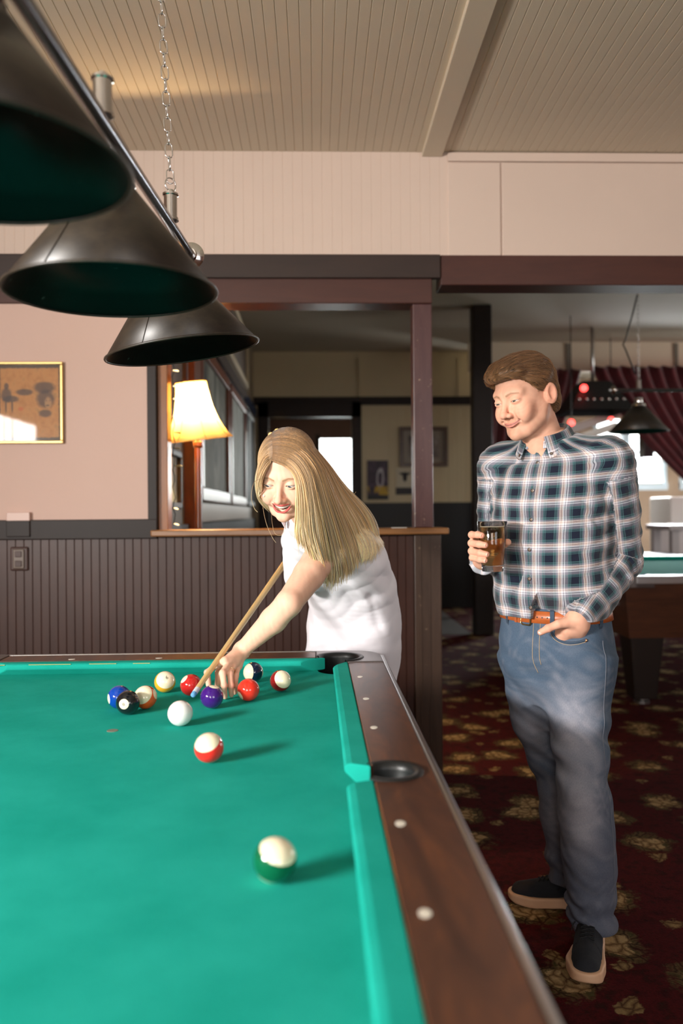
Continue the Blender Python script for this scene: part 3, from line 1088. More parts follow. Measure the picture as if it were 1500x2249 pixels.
pole_m = wood('lamp_pole_wood', rgb(96, 52, 28), rgb(128, 72, 40), 0.25, (8, 8, 1), 0.4)
obj('pole', lathe(bmesh.new(), [(0, 0.02), (0.019, 0.02), (0.021, 0.4), (0.019, 0.9), (0.0185, 1.3), (0.0175, 1.60), (0.026, 1.612), (0.026, 1.630), (0.012, 1.64), (0.012, 1.71), (0, 1.71)], 32), pole_m, lamp, smooth=True, angle=0.6)
obj('base', lathe(bmesh.new(), [(0, 0), (0.14, 0), (0.145, 0.012), (0.12, 0.03), (0.04, 0.05), (0.02, 0.08), (0, 0.08)], 40), pole_m, lamp, smooth=True, angle=0.6)
bu = bmesh.new()
bmesh.ops.create_uvsphere(bu, u_segments=20, v_segments=12, radius=0.028)
bulb = obj('bulb', bu, emit('bulb_glow', (1.0, 0.78, 0.45, 1), 30.0), lamp, smooth=True)
bulb.location = (0, 0, 1.77)
ld = bpy.data.lights.new('lamp_glow', 'POINT')
ld.energy = 85
ld.color = (1.0, 0.66, 0.32)
ld.shadow_soft_size = 0.028
lo_ = bpy.data.objects.new('lamp_glow', ld)
COL.objects.link(lo_)
lo_.location = (LXY[0], LXY[1], 1.81)
bulb.location = (0, 0, 1.755)

# string of small lights down the jamb behind the opening
sl = empty('string_light', (OP0 + 0.055, WY + 0.1, 1.2))
tag(sl, 'string of tiny warm bulbs hanging down the opening jamb', 'string light')
def slp(o):
    o.matrix_parent_inverse = Matrix.Translation(-Vector(sl.location))
    return o
cx_ = OP0 + 0.062
cpts = [(cx_ + 0.006 * math.sin(k * 1.9), WY + 0.09 + 0.006 * math.cos(k * 1.3), 2.24 - k * 0.0262) for k in range(40)]
slp(obj('cord', tube(bmesh.new(), cpts, 0.0022, 6), simple('green_cord', rgb(34, 44, 34), 0.6), sl, smooth=True))
bulb_m = emit('tiny_bulb', (1.0, 0.72, 0.35, 1), 3.0)
for k, (z, dx) in enumerate(((2.10, 0.01), (2.03, 0.0), (1.955, 0.012), (1.88, 0.02), (1.82, 0.008), (1.735, 0.015), (1.66, 0.02), (1.585, 0.02), (1.50, 0.03), (1.30, 0.005), (1.225, 0.008))):
    slp(obj('bulb', tube(bmesh.new(), [(cx_, WY + 0.088, z), (cx_ + dx + 0.008, WY + 0.08, z - 0.003), (cx_ + dx + 0.016, WY + 0.076, z - 0.006)], [0.002, 0.004, 0.002], 8), bulb_m if z > 1.7 or z < 1.4 else simple('unlit_bulb', rgb(60, 70, 50), 0.4), sl, smooth=True))

# ------------------------------------------------------------------ picture on the plaster wall
pf = empty('picture', (-1.315, WY, 1.8))
tag(pf, 'old poster in a thin gold frame on the pink wall', 'picture')
def pp(o):
    o.matrix_parent_inverse = Matrix.Translation(-Vector(pf.location))
    return o
px0, px1, pz0, pz1 = -1.468, -1.158, 1.601, 1.978
fw = 0.013
pp(obj('frame', boxes((px0, px1, WY - 0.024, WY, pz1 - fw, pz1), (px0, px1, WY - 0.024, WY, pz0, pz0 + fw), (px0, px0 + fw, WY - 0.024, WY, pz0 + fw, pz1 - fw), (px1 - fw, px1, WY - 0.024, WY, pz0 + fw, pz1 - fw)), M['brass'], pf, bevel=0.003))
t = NT('old_poster')
g = t.coord('Generated')
sepx = t.n('SeparateXYZ')
t.l(g, sepx.inputs[0])
u_, v_ = sepx.outputs[0], sepx.outputs[2]
nz = t.noise(9, 5, 0.6, g)
nb = t.noise(30, 4, 0.7, g)
col = t.ramp(nz, [(0.3, rgb(166, 112, 62)), (0.55, rgb(188, 132, 78)), (0.75, rgb(150, 116, 72))])
def blob(cu, cv, ru, rv, soft=0.55):
    a = t.math('DIVIDE', t.math('SUBTRACT', u_, cu), ru)
    b = t.math('DIVIDE', t.math('SUBTRACT', v_, cv), rv)
    d = t.math('ADD', t.math('MULTIPLY', a, a), t.math('MULTIPLY', b, b))
    d = t.math('ADD', d, t.math('MULTIPLY', t.math('SUBTRACT', nb, 0.5), 0.9))
    return t.math('SUBTRACT', 1.0, t.math('SUBTRACT', t.math('MULTIPLY', d, 1 / soft), (1 - soft) / soft, clamp=True), clamp=True)
ink = rgb(62, 60, 62)
for cu, cv, ru, rv in ((0.13, 0.72, 0.045, 0.05), (0.13, 0.60, 0.10, 0.11), (0.2, 0.55, 0.15, 0.05), (0.12, 0.45, 0.018, 0.1), (0.22, 0.45, 0.018, 0.09), (0.42, 0.64, 0.16, 0.05), (0.74, 0.70, 0.2, 0.09), (0.76, 0.55, 0.17, 0.14), (0.75, 0.36, 0.12, 0.06)):
    col = t.mix(t.math('MULTIPLY', blob(cu, cv, ru, rv), 0.8), col, ink)
for cu, cv, ru, rv in ((0.80, 0.50, 0.065, 0.085),):
    col = t.mix(t.math('MULTIPLY', blob(cu, cv, ru, rv), 0.85), col, rgb(176, 134, 94))
for cu, cv, ru, rv in ((0.79, 0.465, 0.035, 0.012), (0.77, 0.53, 0.014, 0.01), (0.83, 0.53, 0.014, 0.01)):
    col = t.mix(t.math('MULTIPLY', blob(cu, cv, ru, rv), 0.8), col, ink)
col = t.mix(t.math('MULTIPLY', blob(0.36, 0.42, 0.05, 0.03), 0.5), col, rgb(190, 70, 40))
# dark torn border
eu = t.math('ABSOLUTE', t.math('SUBTRACT', u_, 0.5))
ev = t.math('ABSOLUTE', t.math('SUBTRACT', v_, 0.5))
ee = t.math('ADD', t.math('MAXIMUM', t.math('ADD', eu, 0.0), t.math('ADD', ev, 0.012)), t.math('MULTIPLY', t.math('SUBTRACT', nb, 0.5), 0.05))
col = t.mix(t.math('GREATER_THAN', ee, 0.468), col, rgb(84, 74, 62))
t.base(col)
t.set(Roughness=0.7)
pp(obj('print', boxes((px0 + fw, px1 - fw, WY - 0.012, WY - 0.004, pz0 + fw, pz1 - fw)), t.m, pf))
tg = NT('picture_glass')
tg.set(Base_Color=(1, 1, 1, 1), Roughness=0.03)
mixs = tg.n('MixShader')
trn = tg.n('BsdfTransparent')
glo = tg.n('BsdfGlossy')
glo.inputs['Roughness'].default_value = 0.03
fr_ = tg.n('Fresnel')
fr_.inputs[0].default_value = 1.7
tg.l(fr_.outputs[0], mixs.inputs[0])
tg.l(trn.outputs[0], mixs.inputs[1])
tg.l(glo.outputs[0], mixs.inputs[2])
tg.l(mixs.outputs[0], tg.t.nodes['Material Output'].inputs[0])
M['glass_pane'] = tg.m
pp(obj('glass', boxes((px0 + fw, px1 - fw, WY - 0.0165, WY - 0.015, pz0 + fw, pz1 - fw)), tg.m, pf))

# electrical plates
sw = tag(obj('blank_plate', boxes((-1.418, -1.312, WY - 0.026, WY - 0.0, 1.180, 1.285)), simple('plate_paint', rgb(205, 172, 158), 0.4), bevel=0.003), 'painted blank plate half pink half brown on the dado rail', 'wall plate')
sw.parent = None
obj('lower_cover', boxes((-1.4185, -1.3115, WY - 0.028, WY - 0.019, 1.172, 1.247)), M['black_brown'], sw, bevel=0.003)
ou = tag(obj('outlet', boxes((-1.408, -1.325, WY - 0.012, WY + 0.002, 1.015, 1.125)), M['brown_paint'], bevel=0.008), 'brown painted outlet low on the grooved wainscot', 'outlet')
obj('cover', boxes((-1.392, -1.341, WY - 0.02, WY - 0.011, 1.025, 1.115)), simple('outlet_brown', rgb(96, 78, 64), 0.35), ou, bevel=0.004)
obj('socket_face', boxes((-1.382, -1.351, WY - 0.024, WY - 0.019, 1.034, 1.062), (-1.382, -1.351, WY - 0.024, WY - 0.019, 1.078, 1.106)), M['brown_paint'], ou, bevel=0.004)
slip = tag(obj('paper_slip', boxes((0.355, 0.425, WY - 0.05, WY + 0.0, 1.1982, 1.2002)), M['white_paint']), 'white paper slip lying on the sill by the post', 'paper')

# ------------------------------------------------------------------ pictures along the hall wall
def faded(name, c1, c2, c3, sc):
    t = NT(name)
    v = t.scaled(1, 1, 0.45)
    t.base(t.ramp(t.noise(sc, 6, 0.68, v, 0.6), [(0.32, c1), (0.5, c2), (0.68, c3)]))
    t.set(Roughness=0.7)
    return t.m


def hall_picture(label, y0, y1, z0, z1, mat, fr, fwid=0.05, dep=0.05):
    o = empty('picture', (HX, (y0 + y1) / 2, (z0 + z1) / 2))
    tag(o, label, 'picture', None)
    def q(c):
        c.matrix_parent_inverse = Matrix.Translation(-Vector(o.location))
        return c
    q(obj('frame', boxes((HX, HX + dep, y0, y1, z1 - fwid, z1), (HX, HX + dep, y0, y1, z0, z0 + fwid), (HX, HX + dep, y0, y0 + fwid, z0 + fwid, z1 - fwid), (HX, HX + dep, y1 - fwid, y1, z0 + fwid, z1 - fwid)), fr, o, bevel=0.006))
    q(obj('print', boxes((HX + 0.005, HX + dep * 0.5, y0 + fwid, y1 - fwid, z0 + fwid, z1 - fwid)), mat, o))
    return o


oak = wood('red_oak_frame', rgb(104, 48, 24), rgb(128, 62, 32), 0.35, (6, 6, 1))
hall_picture('narrow pale print low beside the string of lights', 4.12, 4.75, 1.30, 1.62, faded('pale_print', rgb(104, 106, 94), rgb(136, 138, 124), rgb(160, 160, 146), 6), M['black_brown'], 0.035)
hall_picture('dark framed board above the pale print by the lamp', 4.12, 5.0, 1.78, 2.30, faded('dark_print', rgb(40, 30, 22), rgb(66, 50, 36), rgb(90, 74, 50), 8), M['brown_paint'])
hall_picture('large grey snow photograph directly behind the lamp pole', 5.62, 7.45, 1.36, 2.46, faded('snow_print', rgb(48, 48, 42), rgb(104, 104, 92), rgb(150, 150, 136), 3.2), oak, 0.09)
hall_picture('grey faded photograph beyond the brown upright', 7.62, 9.25, 1.36, 2.46, faded('snow_print_far', rgb(66, 66, 58), rgb(112, 112, 100), rgb(146, 146, 134), 3.0), oak, 0.08)
hall_picture('dark narrow picture last on the hall wall', 9.5, 10.4, 1.36, 2.46, faded('dark_last', rgb(22, 26, 26), rgb(52, 58, 56), rgb(90, 98, 96), 6), M['black_brown'], 0.05)
hall_picture('tall dark panel high above the faded photographs', 6.2, 9.6, 2.70, 3.3, faded('high_panel', rgb(60, 44, 30), rgb(84, 64, 44), rgb(100, 80, 56), 2), simple('cream_frame', rgb(190, 170, 136), 0.5), 0.06)
tag(obj('trim_hall_rail', boxes((HX, HX + 0.05, WY + 0.2, FY - 0.1, 2.50, 2.62)), simple('blue_reflection_gloss', rgb(70, 76, 96), 0.12)), kind='structure')  # bluish reflection on the glossy rail put into its base colour
tag(obj('trim_hall_ledge', boxes((HX, HX + 0.06, 5.4, 9.4, 1.22, 1.34)), simple('pale_ledge', rgb(176, 158, 140), 0.4)), kind='structure')
tag(obj('trim_hall_upright', boxes((HX, HX + 0.07, 5.12, 5.42, 0, 2.5)), wood('orange_upright', rgb(104, 54, 28), rgb(126, 66, 34), 0.35, (6, 6, 1))), kind='structure')
tag(obj('trim_hall_dado', boxes((HX, HX + 0.03, WY + 0.2, FY - 0.1, 0, 1.21)), M['black_brown']), kind='structure')

# posters on the far wall
def poster(name, label, cat, x0, x1, z0, z1, mat, frame=None, fwid=0.0, inner=None):
    o = empty(name, ((x0 + x1) / 2, FY, (z0 + z1) / 2))
    tag(o, label, cat)
    def q(c):
        c.matrix_parent_inverse = Matrix.Translation(-Vector(o.location))
        return c
    if frame:
        q(obj('frame', boxes((x0, x1, FY - 0.06, FY - 0.02, z1 - fwid, z1), (x0, x1, FY - 0.06, FY - 0.02, z0, z0 + fwid), (x0, x0 + fwid, FY - 0.06, FY - 0.02, z0 + fwid, z1 - fwid), (x1 - fwid, x1, FY - 0.06, FY - 0.02, z0 + fwid, z1 - fwid)), frame, o, bevel=0.004))
        q(obj('mat_board', boxes((x0 + fwid, x1 - fwid, FY - 0.035, FY - 0.02, z0 + fwid, z1 - fwid)), simple('grey_mat', rgb(150, 140, 126), 0.6), o))
        w = 0.07
        q(obj('print', boxes((x0 + fwid + w, x1 - fwid - w, FY - 0.038, FY - 0.034, z0 + fwid + w, z1 - fwid - w)), mat, o))
    else:
        q(obj('print', boxes((x0, x1, FY - 0.02, FY - 0.013, z0, z1)), mat, o))
    return o


t = NT('purple_poster')
g = t.coord('Generated')
n1 = t.noise(2.2, 4, 0.6, g, 0.8)
n2 = t.noise(7, 3, 0.6, g)
c = t.ramp(n2, [(0.35, rgb(34, 22, 34)), (0.6, rgb(74, 50, 70)), (0.75, rgb(116, 92, 100))])
sx_ = t.n('SeparateXYZ'); t.l(g, sx_.inputs[0])
du = t.math('SUBTRACT', sx_.outputs[0], 0.62); dv = t.math('SUBTRACT', sx_.outputs[2], 0.52)
dd = t.math('SQRT', t.math('ADD', t.math('MULTIPLY', t.math('MULTIPLY', du, du), 3.0), t.math('MULTIPLY', dv, dv)))
band = t.math('ABSOLUTE', t.math('SUBTRACT', t.math('ADD', dd, t.math('MULTIPLY', n1, 0.25)), 0.36))
c = t.mix(t.math('LESS_THAN', band, 0.06), c, rgb(186, 180, 184))
c = t.mix(t.math('MULTIPLY', t.math('LESS_THAN', sx_.outputs[2], 0.34), t.math('GREATER_THAN', n1, 0.52)), c, rgb(200, 160, 30))
c = t.mix(t.math('LESS_THAN', sx_.outputs[2], 0.12), c, rgb(16, 14, 18))
t.base(c)
poster('poster', 'purple poster with a pale swirl on the far wall', 'poster', 0.69, 0.97, 1.44, 1.96, t.m)
sk = poster('poster', 'small cream poster with a dark horned skull on the far wall', 'poster', 1.075, 1.31, 1.56, 1.86, simple('cream_paper', rgb(206, 196, 170), 0.6))
def skp(o):
    o.matrix_parent_inverse = Matrix.Translation(-Vector(sk.location)); return o
bm = bmesh.new()
prism(bm, [(0, 0), (0.025, 0.03), (0.03, 0.09), (0.06, 0.10), (0.10, 0.16), (0.075, 0.125), (0.03, 0.125), (0.0, 0.135), (-0.03, 0.125), (-0.075, 0.125), (-0.10, 0.16), (-0.06, 0.10), (-0.03, 0.09), (-0.025, 0.03)], 0, 0.003)
bmesh.ops.rotate(bm, verts=bm.verts, cent=(0, 0, 0), matrix=Matrix.Rotation(PI / 2, 3, 'X'))
bmesh.ops.translate(bm, verts=bm.verts, vec=(1.19, FY - 0.021, 1.67))
skp(obj('skull_emblem', bm, simple('skull_ink', rgb(30, 26, 28), 0.6), sk))
sg_ = tag(obj('dark_plaque', boxes((1.07, 1.31, FY - 0.022, FY - 0.013, 1.505, 1.60)), simple('plaque', rgb(34, 26, 28), 0.5)), 'small dark plaque under the horned skull poster', 'plaque')
poster('picture', 'framed picture with pale mount behind the opening post', 'picture', 1.12, 1.76, 1.87, 2.40, faded('mounted_print', rgb(52, 46, 48), rgb(110, 100, 96), rgb(176, 166, 156), 5), wood('walnut_frame', rgb(70, 46, 32), rgb(104, 74, 50), 0.3), 0.05)

# warm bulbs seen through the back door
for k, (x, z) in enumerate(((-0.62, 2.37), (-0.535, 2.42), (-0.45, 2.385), (-0.50, 2.375))):
    b_ = bmesh.new()
    bmesh.ops.create_uvsphere(b_, u_segments=12, v_segments=8, radius=0.02)
    o = obj('fairy_bulb', b_, emit('fairy_glow_%d' % k, (1.0, 0.62, 0.22, 1), 9.0), None, smooth=True)
    o.location = (x + 0.03, FY + 0.3, z - 0.04)
    tag(o, 'tiny warm fairy bulb glowing in the back doorway', 'bulb', 'fairy bulbs in the back doorway')

# ------------------------------------------------------------------ far room furniture
def velvet():
    t = NT('red_velvet')
    nz = t.noise(6, 4, 0.6)
    t.base(t.ramp(nz, [(0.3, rgb(70, 10, 18)), (0.7, rgb(106, 20, 28))]))
    t.set(Roughness=0.8, Sheen_Weight=0.4)
    return t.m


M['velvet'] = velvet()


def curtain(label, y, ztop, top0, top1, bot_fn, waves, n=90, m=24, amp=0.05):
    """hung from top0..top1 at ztop; bot_fn(u) -> (x, z) of the hem"""
    bm = bmesh.new()
    rows = []
    for j in range(m + 1):
        v = j / m
        row = []
        for i in range(n + 1):
            u = i / n
            xt = top0 + (top1 - top0) * u
            xb, zb = bot_fn(u)
            x = xt + (xb - xt) * v ** 1.3
            z = ztop + (zb - ztop) * v
            yy = y + amp * (0.5 + 0.5 * (1 - v * 0.3)) * math.sin(u * waves * 2 * PI + 0.4 * math.sin(3 * v)) 
            row.append(bm.verts.new((x, yy, z + (0.02 * math.sin(u * waves * 2 * PI) if j == 0 else 0))))
        rows.append(row)
    for j in range(m):
        for i in range(n):
            bm.faces.new((rows[j][i], rows[j][i + 1], rows[j + 1][i + 1], rows[j + 1][i]))
    o = obj('curtain', bm, M['velvet'], None, smooth=True)
    md = o.modifiers.new('thickness', 'SOLIDIFY')
    md.thickness = 0.006
    return tag(o, label, 'curtain')


CY = FY - 0.75
curtain('dark red velvet curtain draped to the side behind the steel lamp', CY - 0.2, 3.03, 3.38, 5.6, lambda u: (4.65 + 1.2 * u, 1.5 - 0.2 * u), 13)
curtain('dark red velvet curtain bunched between the black post and the man', CY, 3.03, 2.15, 3.31, lambda u: (1.98 + 0.5 * u, 0.04 + 1.1 * u), 8)
# black canopy with studs and red lamps, hung from the far ceiling
hd = empty('hanging_hood', (3.24, 9.6, 3.0))
tag(hd, 'black hanging hood with a row of small studs beyond the man', 'hood')
def hp(o):
    o.matrix_parent_inverse = Matrix.Translation(-Vector(hd.location)); return o
bm = bmesh.new()
vv = []
for hw, hdp, z in ((0.365, 0.365, 2.41), (0.155, 0.155, 2.76)):
    vv.append([bm.verts.new((3.24 + p * hw, 9.6 + q * hdp, z)) for p, q in ((-1, -1), (1, -1), (1, 1), (-1, 1))])
for k in range(4):
    bm.faces.new((vv[0][k], vv[0][(k + 1) % 4], vv[1][(k + 1) % 4], vv[1][k]))
bm.faces.new(vv[1])
hp(obj('hood', bm, simple('hood_black', rgb(14, 13, 13), 0.6), hd))
for k in range(7):
    b_ = bmesh.new()
    bmesh.ops.create_uvsphere(b_, u_segments=10, v_segments=6, radius=0.016)
    s_ = hp(obj('stud', b_, M['chrome'], hd, smooth=True))
    s_.location = (3.24 + (k - 3) * 0.085, 9.6 - 0.297, 2.53)
hp(obj('hanger', tube(bmesh.new(), [(3.24, 9.6, 2.76), (3.24, 9.6, FZ)], 0.02, 10), M['nickel'], hd, smooth=True))
red_glow = emit('red_glow', (1.0, 0.06, 0.05, 1), 5.0)
for k, (x, y, z, r) in enumerate(((3.04, 9.30, 2.655, 0.05), (2.8, 9.0, 2.235, 0.045), (3.67, 10.2, 2.396, 0.045))):
    b_ = bmesh.new()
    bmesh.ops.create_uvsphere(b_, u_segments=16, v_segments=10, radius=r * 0.8)
    o = empty('red_lamp', (x, y, z))
    obj('globe', b_, red_glow, o, smooth=True)
    obj('stem', tube(bmesh.new(), [(0, r * 0.7, 0), (0, 0.09, 0.02)] if k == 0 else [(0, 0, r * 0.7), (0, 0, 0.1), (0, 0.0, FZ - z)], 0.006, 8), M['black'], o)
    tag(o, ['round red lamp glowing in front of the black hood', 'red lamp glowing low beside the man collar', 'red lamp glowing beside the white slanted shelf'][k], 'lamp')
sl_ = empty('slanted_awning', (3.55, 10.75, 2.25))
tag(sl_, 'white slanted boards under the black hood', 'awning')
for sx_ in (-0.45, 0.45):
    obj('hanger_rod', tube(bmesh.new(), [(sx_, 0.12, 0.1 + 0.33 * sx_), (sx_, 0.12, FZ - 2.25)], 0.008, 8), M['white_paint'], sl_)
for k in range(5):
    o = obj('board', boxes((-0.75 + 0.05 * k, 0.62 - 0.12 * k, -0.05, 0.02, -0.05, 0.05)), M['white_paint'], sl_, bevel=0.005)
    o.location = (0.0, 0.25 * k, 0.15 - 0.15 * k)
    o.rotation_euler = (0, -0.32, 0)
tag(obj('white_cabinet', boxes((3.75, 4.45, 12.2, 12.9, 0.0, 2.2)), simple('cabinet_white', rgb(200, 196, 192), 0.5), bevel=0.02), 'tall white cabinet beyond the man shoulder', 'cabinet')
tag(obj('wall_speaker', boxes((4.52, 4.66, 11.3, 11.5, 2.0, 2.55)), M['black'], bevel=0.01), 'narrow black speaker hanging before the bright window', 'speaker')


def bar_table(label, x, y, w, d, h, top_c, th=0.06):
    o = empty('bar_table', (x, y, 0))
    tag(o, label, 'table')
    mt = simple('table_top_' + label[:5].replace(' ', ''), top_c, 0.25)
    obj('table_top', boxes((-w / 2, w / 2, -d / 2, d / 2, h - th, h)), mt, o, bevel=0.008)
    for sx in (-1, 1):
        for sy in (-1, 1):
            obj('leg', boxes((sx * (w / 2 - 0.09) - 0.045, sx * (w / 2 - 0.09) + 0.045, sy * (d / 2 - 0.09) - 0.045, sy * (d / 2 - 0.09) + 0.045, 0, h - th)), mt, o, bevel=0.006)
    return o


bar_table('pale grey high table beside the far pool table', 4.36, 9.75, 0.62, 0.7, 1.10, rgb(178, 170, 170))
bar_table('low blue grey table behind the far pool table', 3.55, 8.9, 0.8, 0.7, 0.80, rgb(150, 162, 178))


def chair(label, x, y, rot, col):
    o = empty('chair', (x, y, 0), (0, 0, rot))
    tag(o, label, 'chair', None)
    mt = simple('chair_' + label[:6].replace(' ', ''), col, 0.5)
    obj('seat', boxes((-0.21, 0.21, -0.21, 0.21, 0.62, 0.68)), mt, o, bevel=0.02)
    bm = bmesh.new()
    pts = []
    for k in range(13):
        u = -1 + k / 6
        pts.append((0.2 * u, 0.95 + 0.17 * math.sqrt(max(0, 1 - u * u * 0.9))))
    poly = [(-0.2, 0.72)] + pts + [(0.2, 0.72)]
    prism(bm, poly, -0.02, 0.02)
    bmesh.ops.rotate(bm, verts=bm.verts, cent=(0, 0, 0), matrix=Matrix.Rotation(PI / 2, 3, 'X'))
    bmesh.ops.translate(bm, verts=bm.verts, vec=(0, 0.2, 0))
    obj('backrest', bm, mt, o, bevel=0.012)
    for sx in (-1, 1):
        for sy in (-1, 1):
            obj('leg', tube(bmesh.new(), [(sx * 0.18, sy * 0.18, 0.63), (sx * 0.2, sy * 0.2, 0)], 0.02, 10), mt, o, smooth=True)
    return o


chair('pale rounded back chair below the bright window', 4.55, 10.6, PI, rgb(200, 190, 188))
chair('grey chair partly hidden by the man elbow', 3.55, 10.0, PI * 0.9, rgb(120, 116, 112))
chair('black chair at the right edge behind the far table', 4.62, 8.6, PI * 1.1, rgb(20, 20, 20))
wc = tag(obj('white_counter', boxes((4.75, 6.5, 11.0, 11.7, 0, 1.45)), simple('counter_white', rgb(235, 232, 226), 0.4), bevel=0.02), 'bright white counter under the far window at the right edge', 'counter')

# ------------------------------------------------------------------ organic surfaces: distance fields meshed with surface nets
def vlen(v):
    return np.sqrt((v * v).sum(-1))


def smin(a, b, k):
    h = np.clip(0.5 + 0.5 * (b - a) / k, 0, 1)
    return b + (a - b) * h - k * h * (1 - h)


def smax(a, b, k):
    return -smin(-a, -b, k)


def cap(P, a, b, ra, rb=None):
    a, b = np.array(a, float), np.array(b, float)
    rb = ra if rb is None else rb
    ba = b - a
    t = np.clip(((P - a) @ ba) / max(ba @ ba, 1e-12), 0, 1)
    return vlen(P - a - t[:, None] * ba) - (ra + (rb - ra) * t)


def chainf(P, pts, rads, k=0.0):
    d = None
    for i in range(len(pts) - 1):
        e = cap(P, pts[i], pts[i + 1], rads[i], rads[i + 1])
        d = e if d is None else (smin(d, e, k) if k else np.minimum(d, e))
    return d


def ell(P, c, r, Rm=None):
    p = P - np.array(c, float)
    if Rm is not None:
        p = p @ np.asarray(Rm)
    r = np.array(r, float)
    k0 = vlen(p / r)
    k1 = vlen(p / (r * r))
    return k0 * (k0 - 1.0) / np.maximum(k1, 1e-9)


def catmull(pts, n):
    """resample a polyline of n-vectors smoothly, n samples per span"""
    p = np.array(pts, float)
    p = np.vstack([2 * p[0] - p[1], p, 2 * p[-1] - p[-2]])
    out = []
    for i in range(1, len(p) - 2):
        for k in range(n):
            t = k / n
            a, b, c, d = p[i - 1:i + 3]
            out.append(0.5 * ((2 * b) + (-a + c) * t + (2 * a - 5 * b + 4 * c - d) * t * t + (-a + 3 * b - 3 * c + d) * t ** 3))
    out.append(p[-2])
    return np.array(out)


class Loft:
    """elliptical sections along a curve. rows: x, y, z, half width, half depth, yaw of the width axis (degrees), squareness"""
    def __init__(self, rows, n=5):
        r = catmull(rows, n)
        self.p, self.a, self.b, self.w = r[:, :3], r[:, 3], r[:, 4], np.radians(r[:, 5])
        self.e = r[:, 6] if r.shape[1] > 6 else np.full(len(r), 2.0)
        self.s = np.concatenate([[0], np.cumsum(np.linalg.norm(np.diff(self.p, axis=0), axis=1))])

    def local(self, P):
        n = len(self.p) - 1
        best = np.full(len(P), 1e9)
        seg = np.zeros(len(P), int)
        tt = np.zeros(len(P))
        for i in range(n):
            a, ba = self.p[i], self.p[i + 1] - self.p[i]
            traw = ((P - a) @ ba) / (ba @ ba)
            t = np.clip(traw, 0, 1)
            d = vlen(P - a - t[:, None] * ba)
            m = d < best
            best[m] = d[m]
            seg[m] = i
            tt[m] = t[m]
        L = lambda q: q[seg] + (q[seg + 1] - q[seg]) * (tt if q.ndim == 1 else tt[:, None])
        c, a, b, w, e, s = L(self.p), L(self.a), L(self.b), L(self.w), L(self.e), L(self.s)
        ax = np.stack([np.cos(w), np.sin(w), 0 * w], 1)
        tg = self.p[seg + 1] - self.p[seg]
        tg /= np.linalg.norm(tg, axis=1)[:, None]
        ax = ax - tg * (ax * tg).sum(1)[:, None]
        ax /= np.maximum(np.linalg.norm(ax, axis=1)[:, None], 1e-6)
        bx = np.cross(tg, ax)
        q = P - c
        u, v, ww = (q * ax).sum(1), (q * bx).sum(1), (q * tg).sum(1)
        ww = np.where(((seg == 0) & (tt <= 0)) | ((seg == n - 1) & (tt >= 1)), ww, 0.0)
        return u, v, ww, a, b, e, s

    def __call__(self, P):
        u, v, w, a, b, e, s = self.local(P)
        k0 = (np.abs(u / a) ** e + np.abs(v / b) ** e) ** (1 / e)
        g = vlen(np.stack([u / (a * a), v / (b * b)], 1)) / np.maximum(np.sqrt((u / a) ** 2 + (v / b) ** 2), 1e-6)
        d = (k0 - 1) / np.maximum(g, 1e-6)
        return np.where(np.abs(w) > 1e-4, np.maximum(d, np.abs(w)), d)


class Wave:
    """smooth random folds: a few warped sine fields"""
    def __init__(self, seed, dirs, amps, warp=0.02, wscale=14):
        r = np.random.RandomState(seed)
        self.d, self.a = np.array(dirs, float), np.array(amps, float)
        self.ph = r.rand(len(dirs)) * 6.28
        self.wd = r.randn(4, 3) * wscale
        self.wp = r.rand(4) * 6.28
        self.wv = r.randn(4, 3) * warp

    def __call__(self, P):
        Q = P.copy()
        for d, p, v in zip(self.wd, self.wp, self.wv):
            Q = Q + np.sin(P @ d + p)[:, None] * v
        o = 0
        for d, a, p in zip(self.d, self.a, self.ph):
            s = np.sin(Q @ d + p)
            o = o + a * (1 - 2 * np.abs(s) ** 0.8) if a > 0 else o + abs(a) * s
        return o


def gauss(P, c, r):
    q = (P - np.array(c, float)) / np.array(r, float)
    return np.exp(-(q * q).sum(1))


def axis_pts(lo, hi, h, fines=()):
    x, out = lo, [lo]
    while x < hi:
        st = h
        for a, b, hf in fines:
            if a <= x <= b:
                st = min(st, hf)
        x += st
        out.append(x)
    return np.array(out)


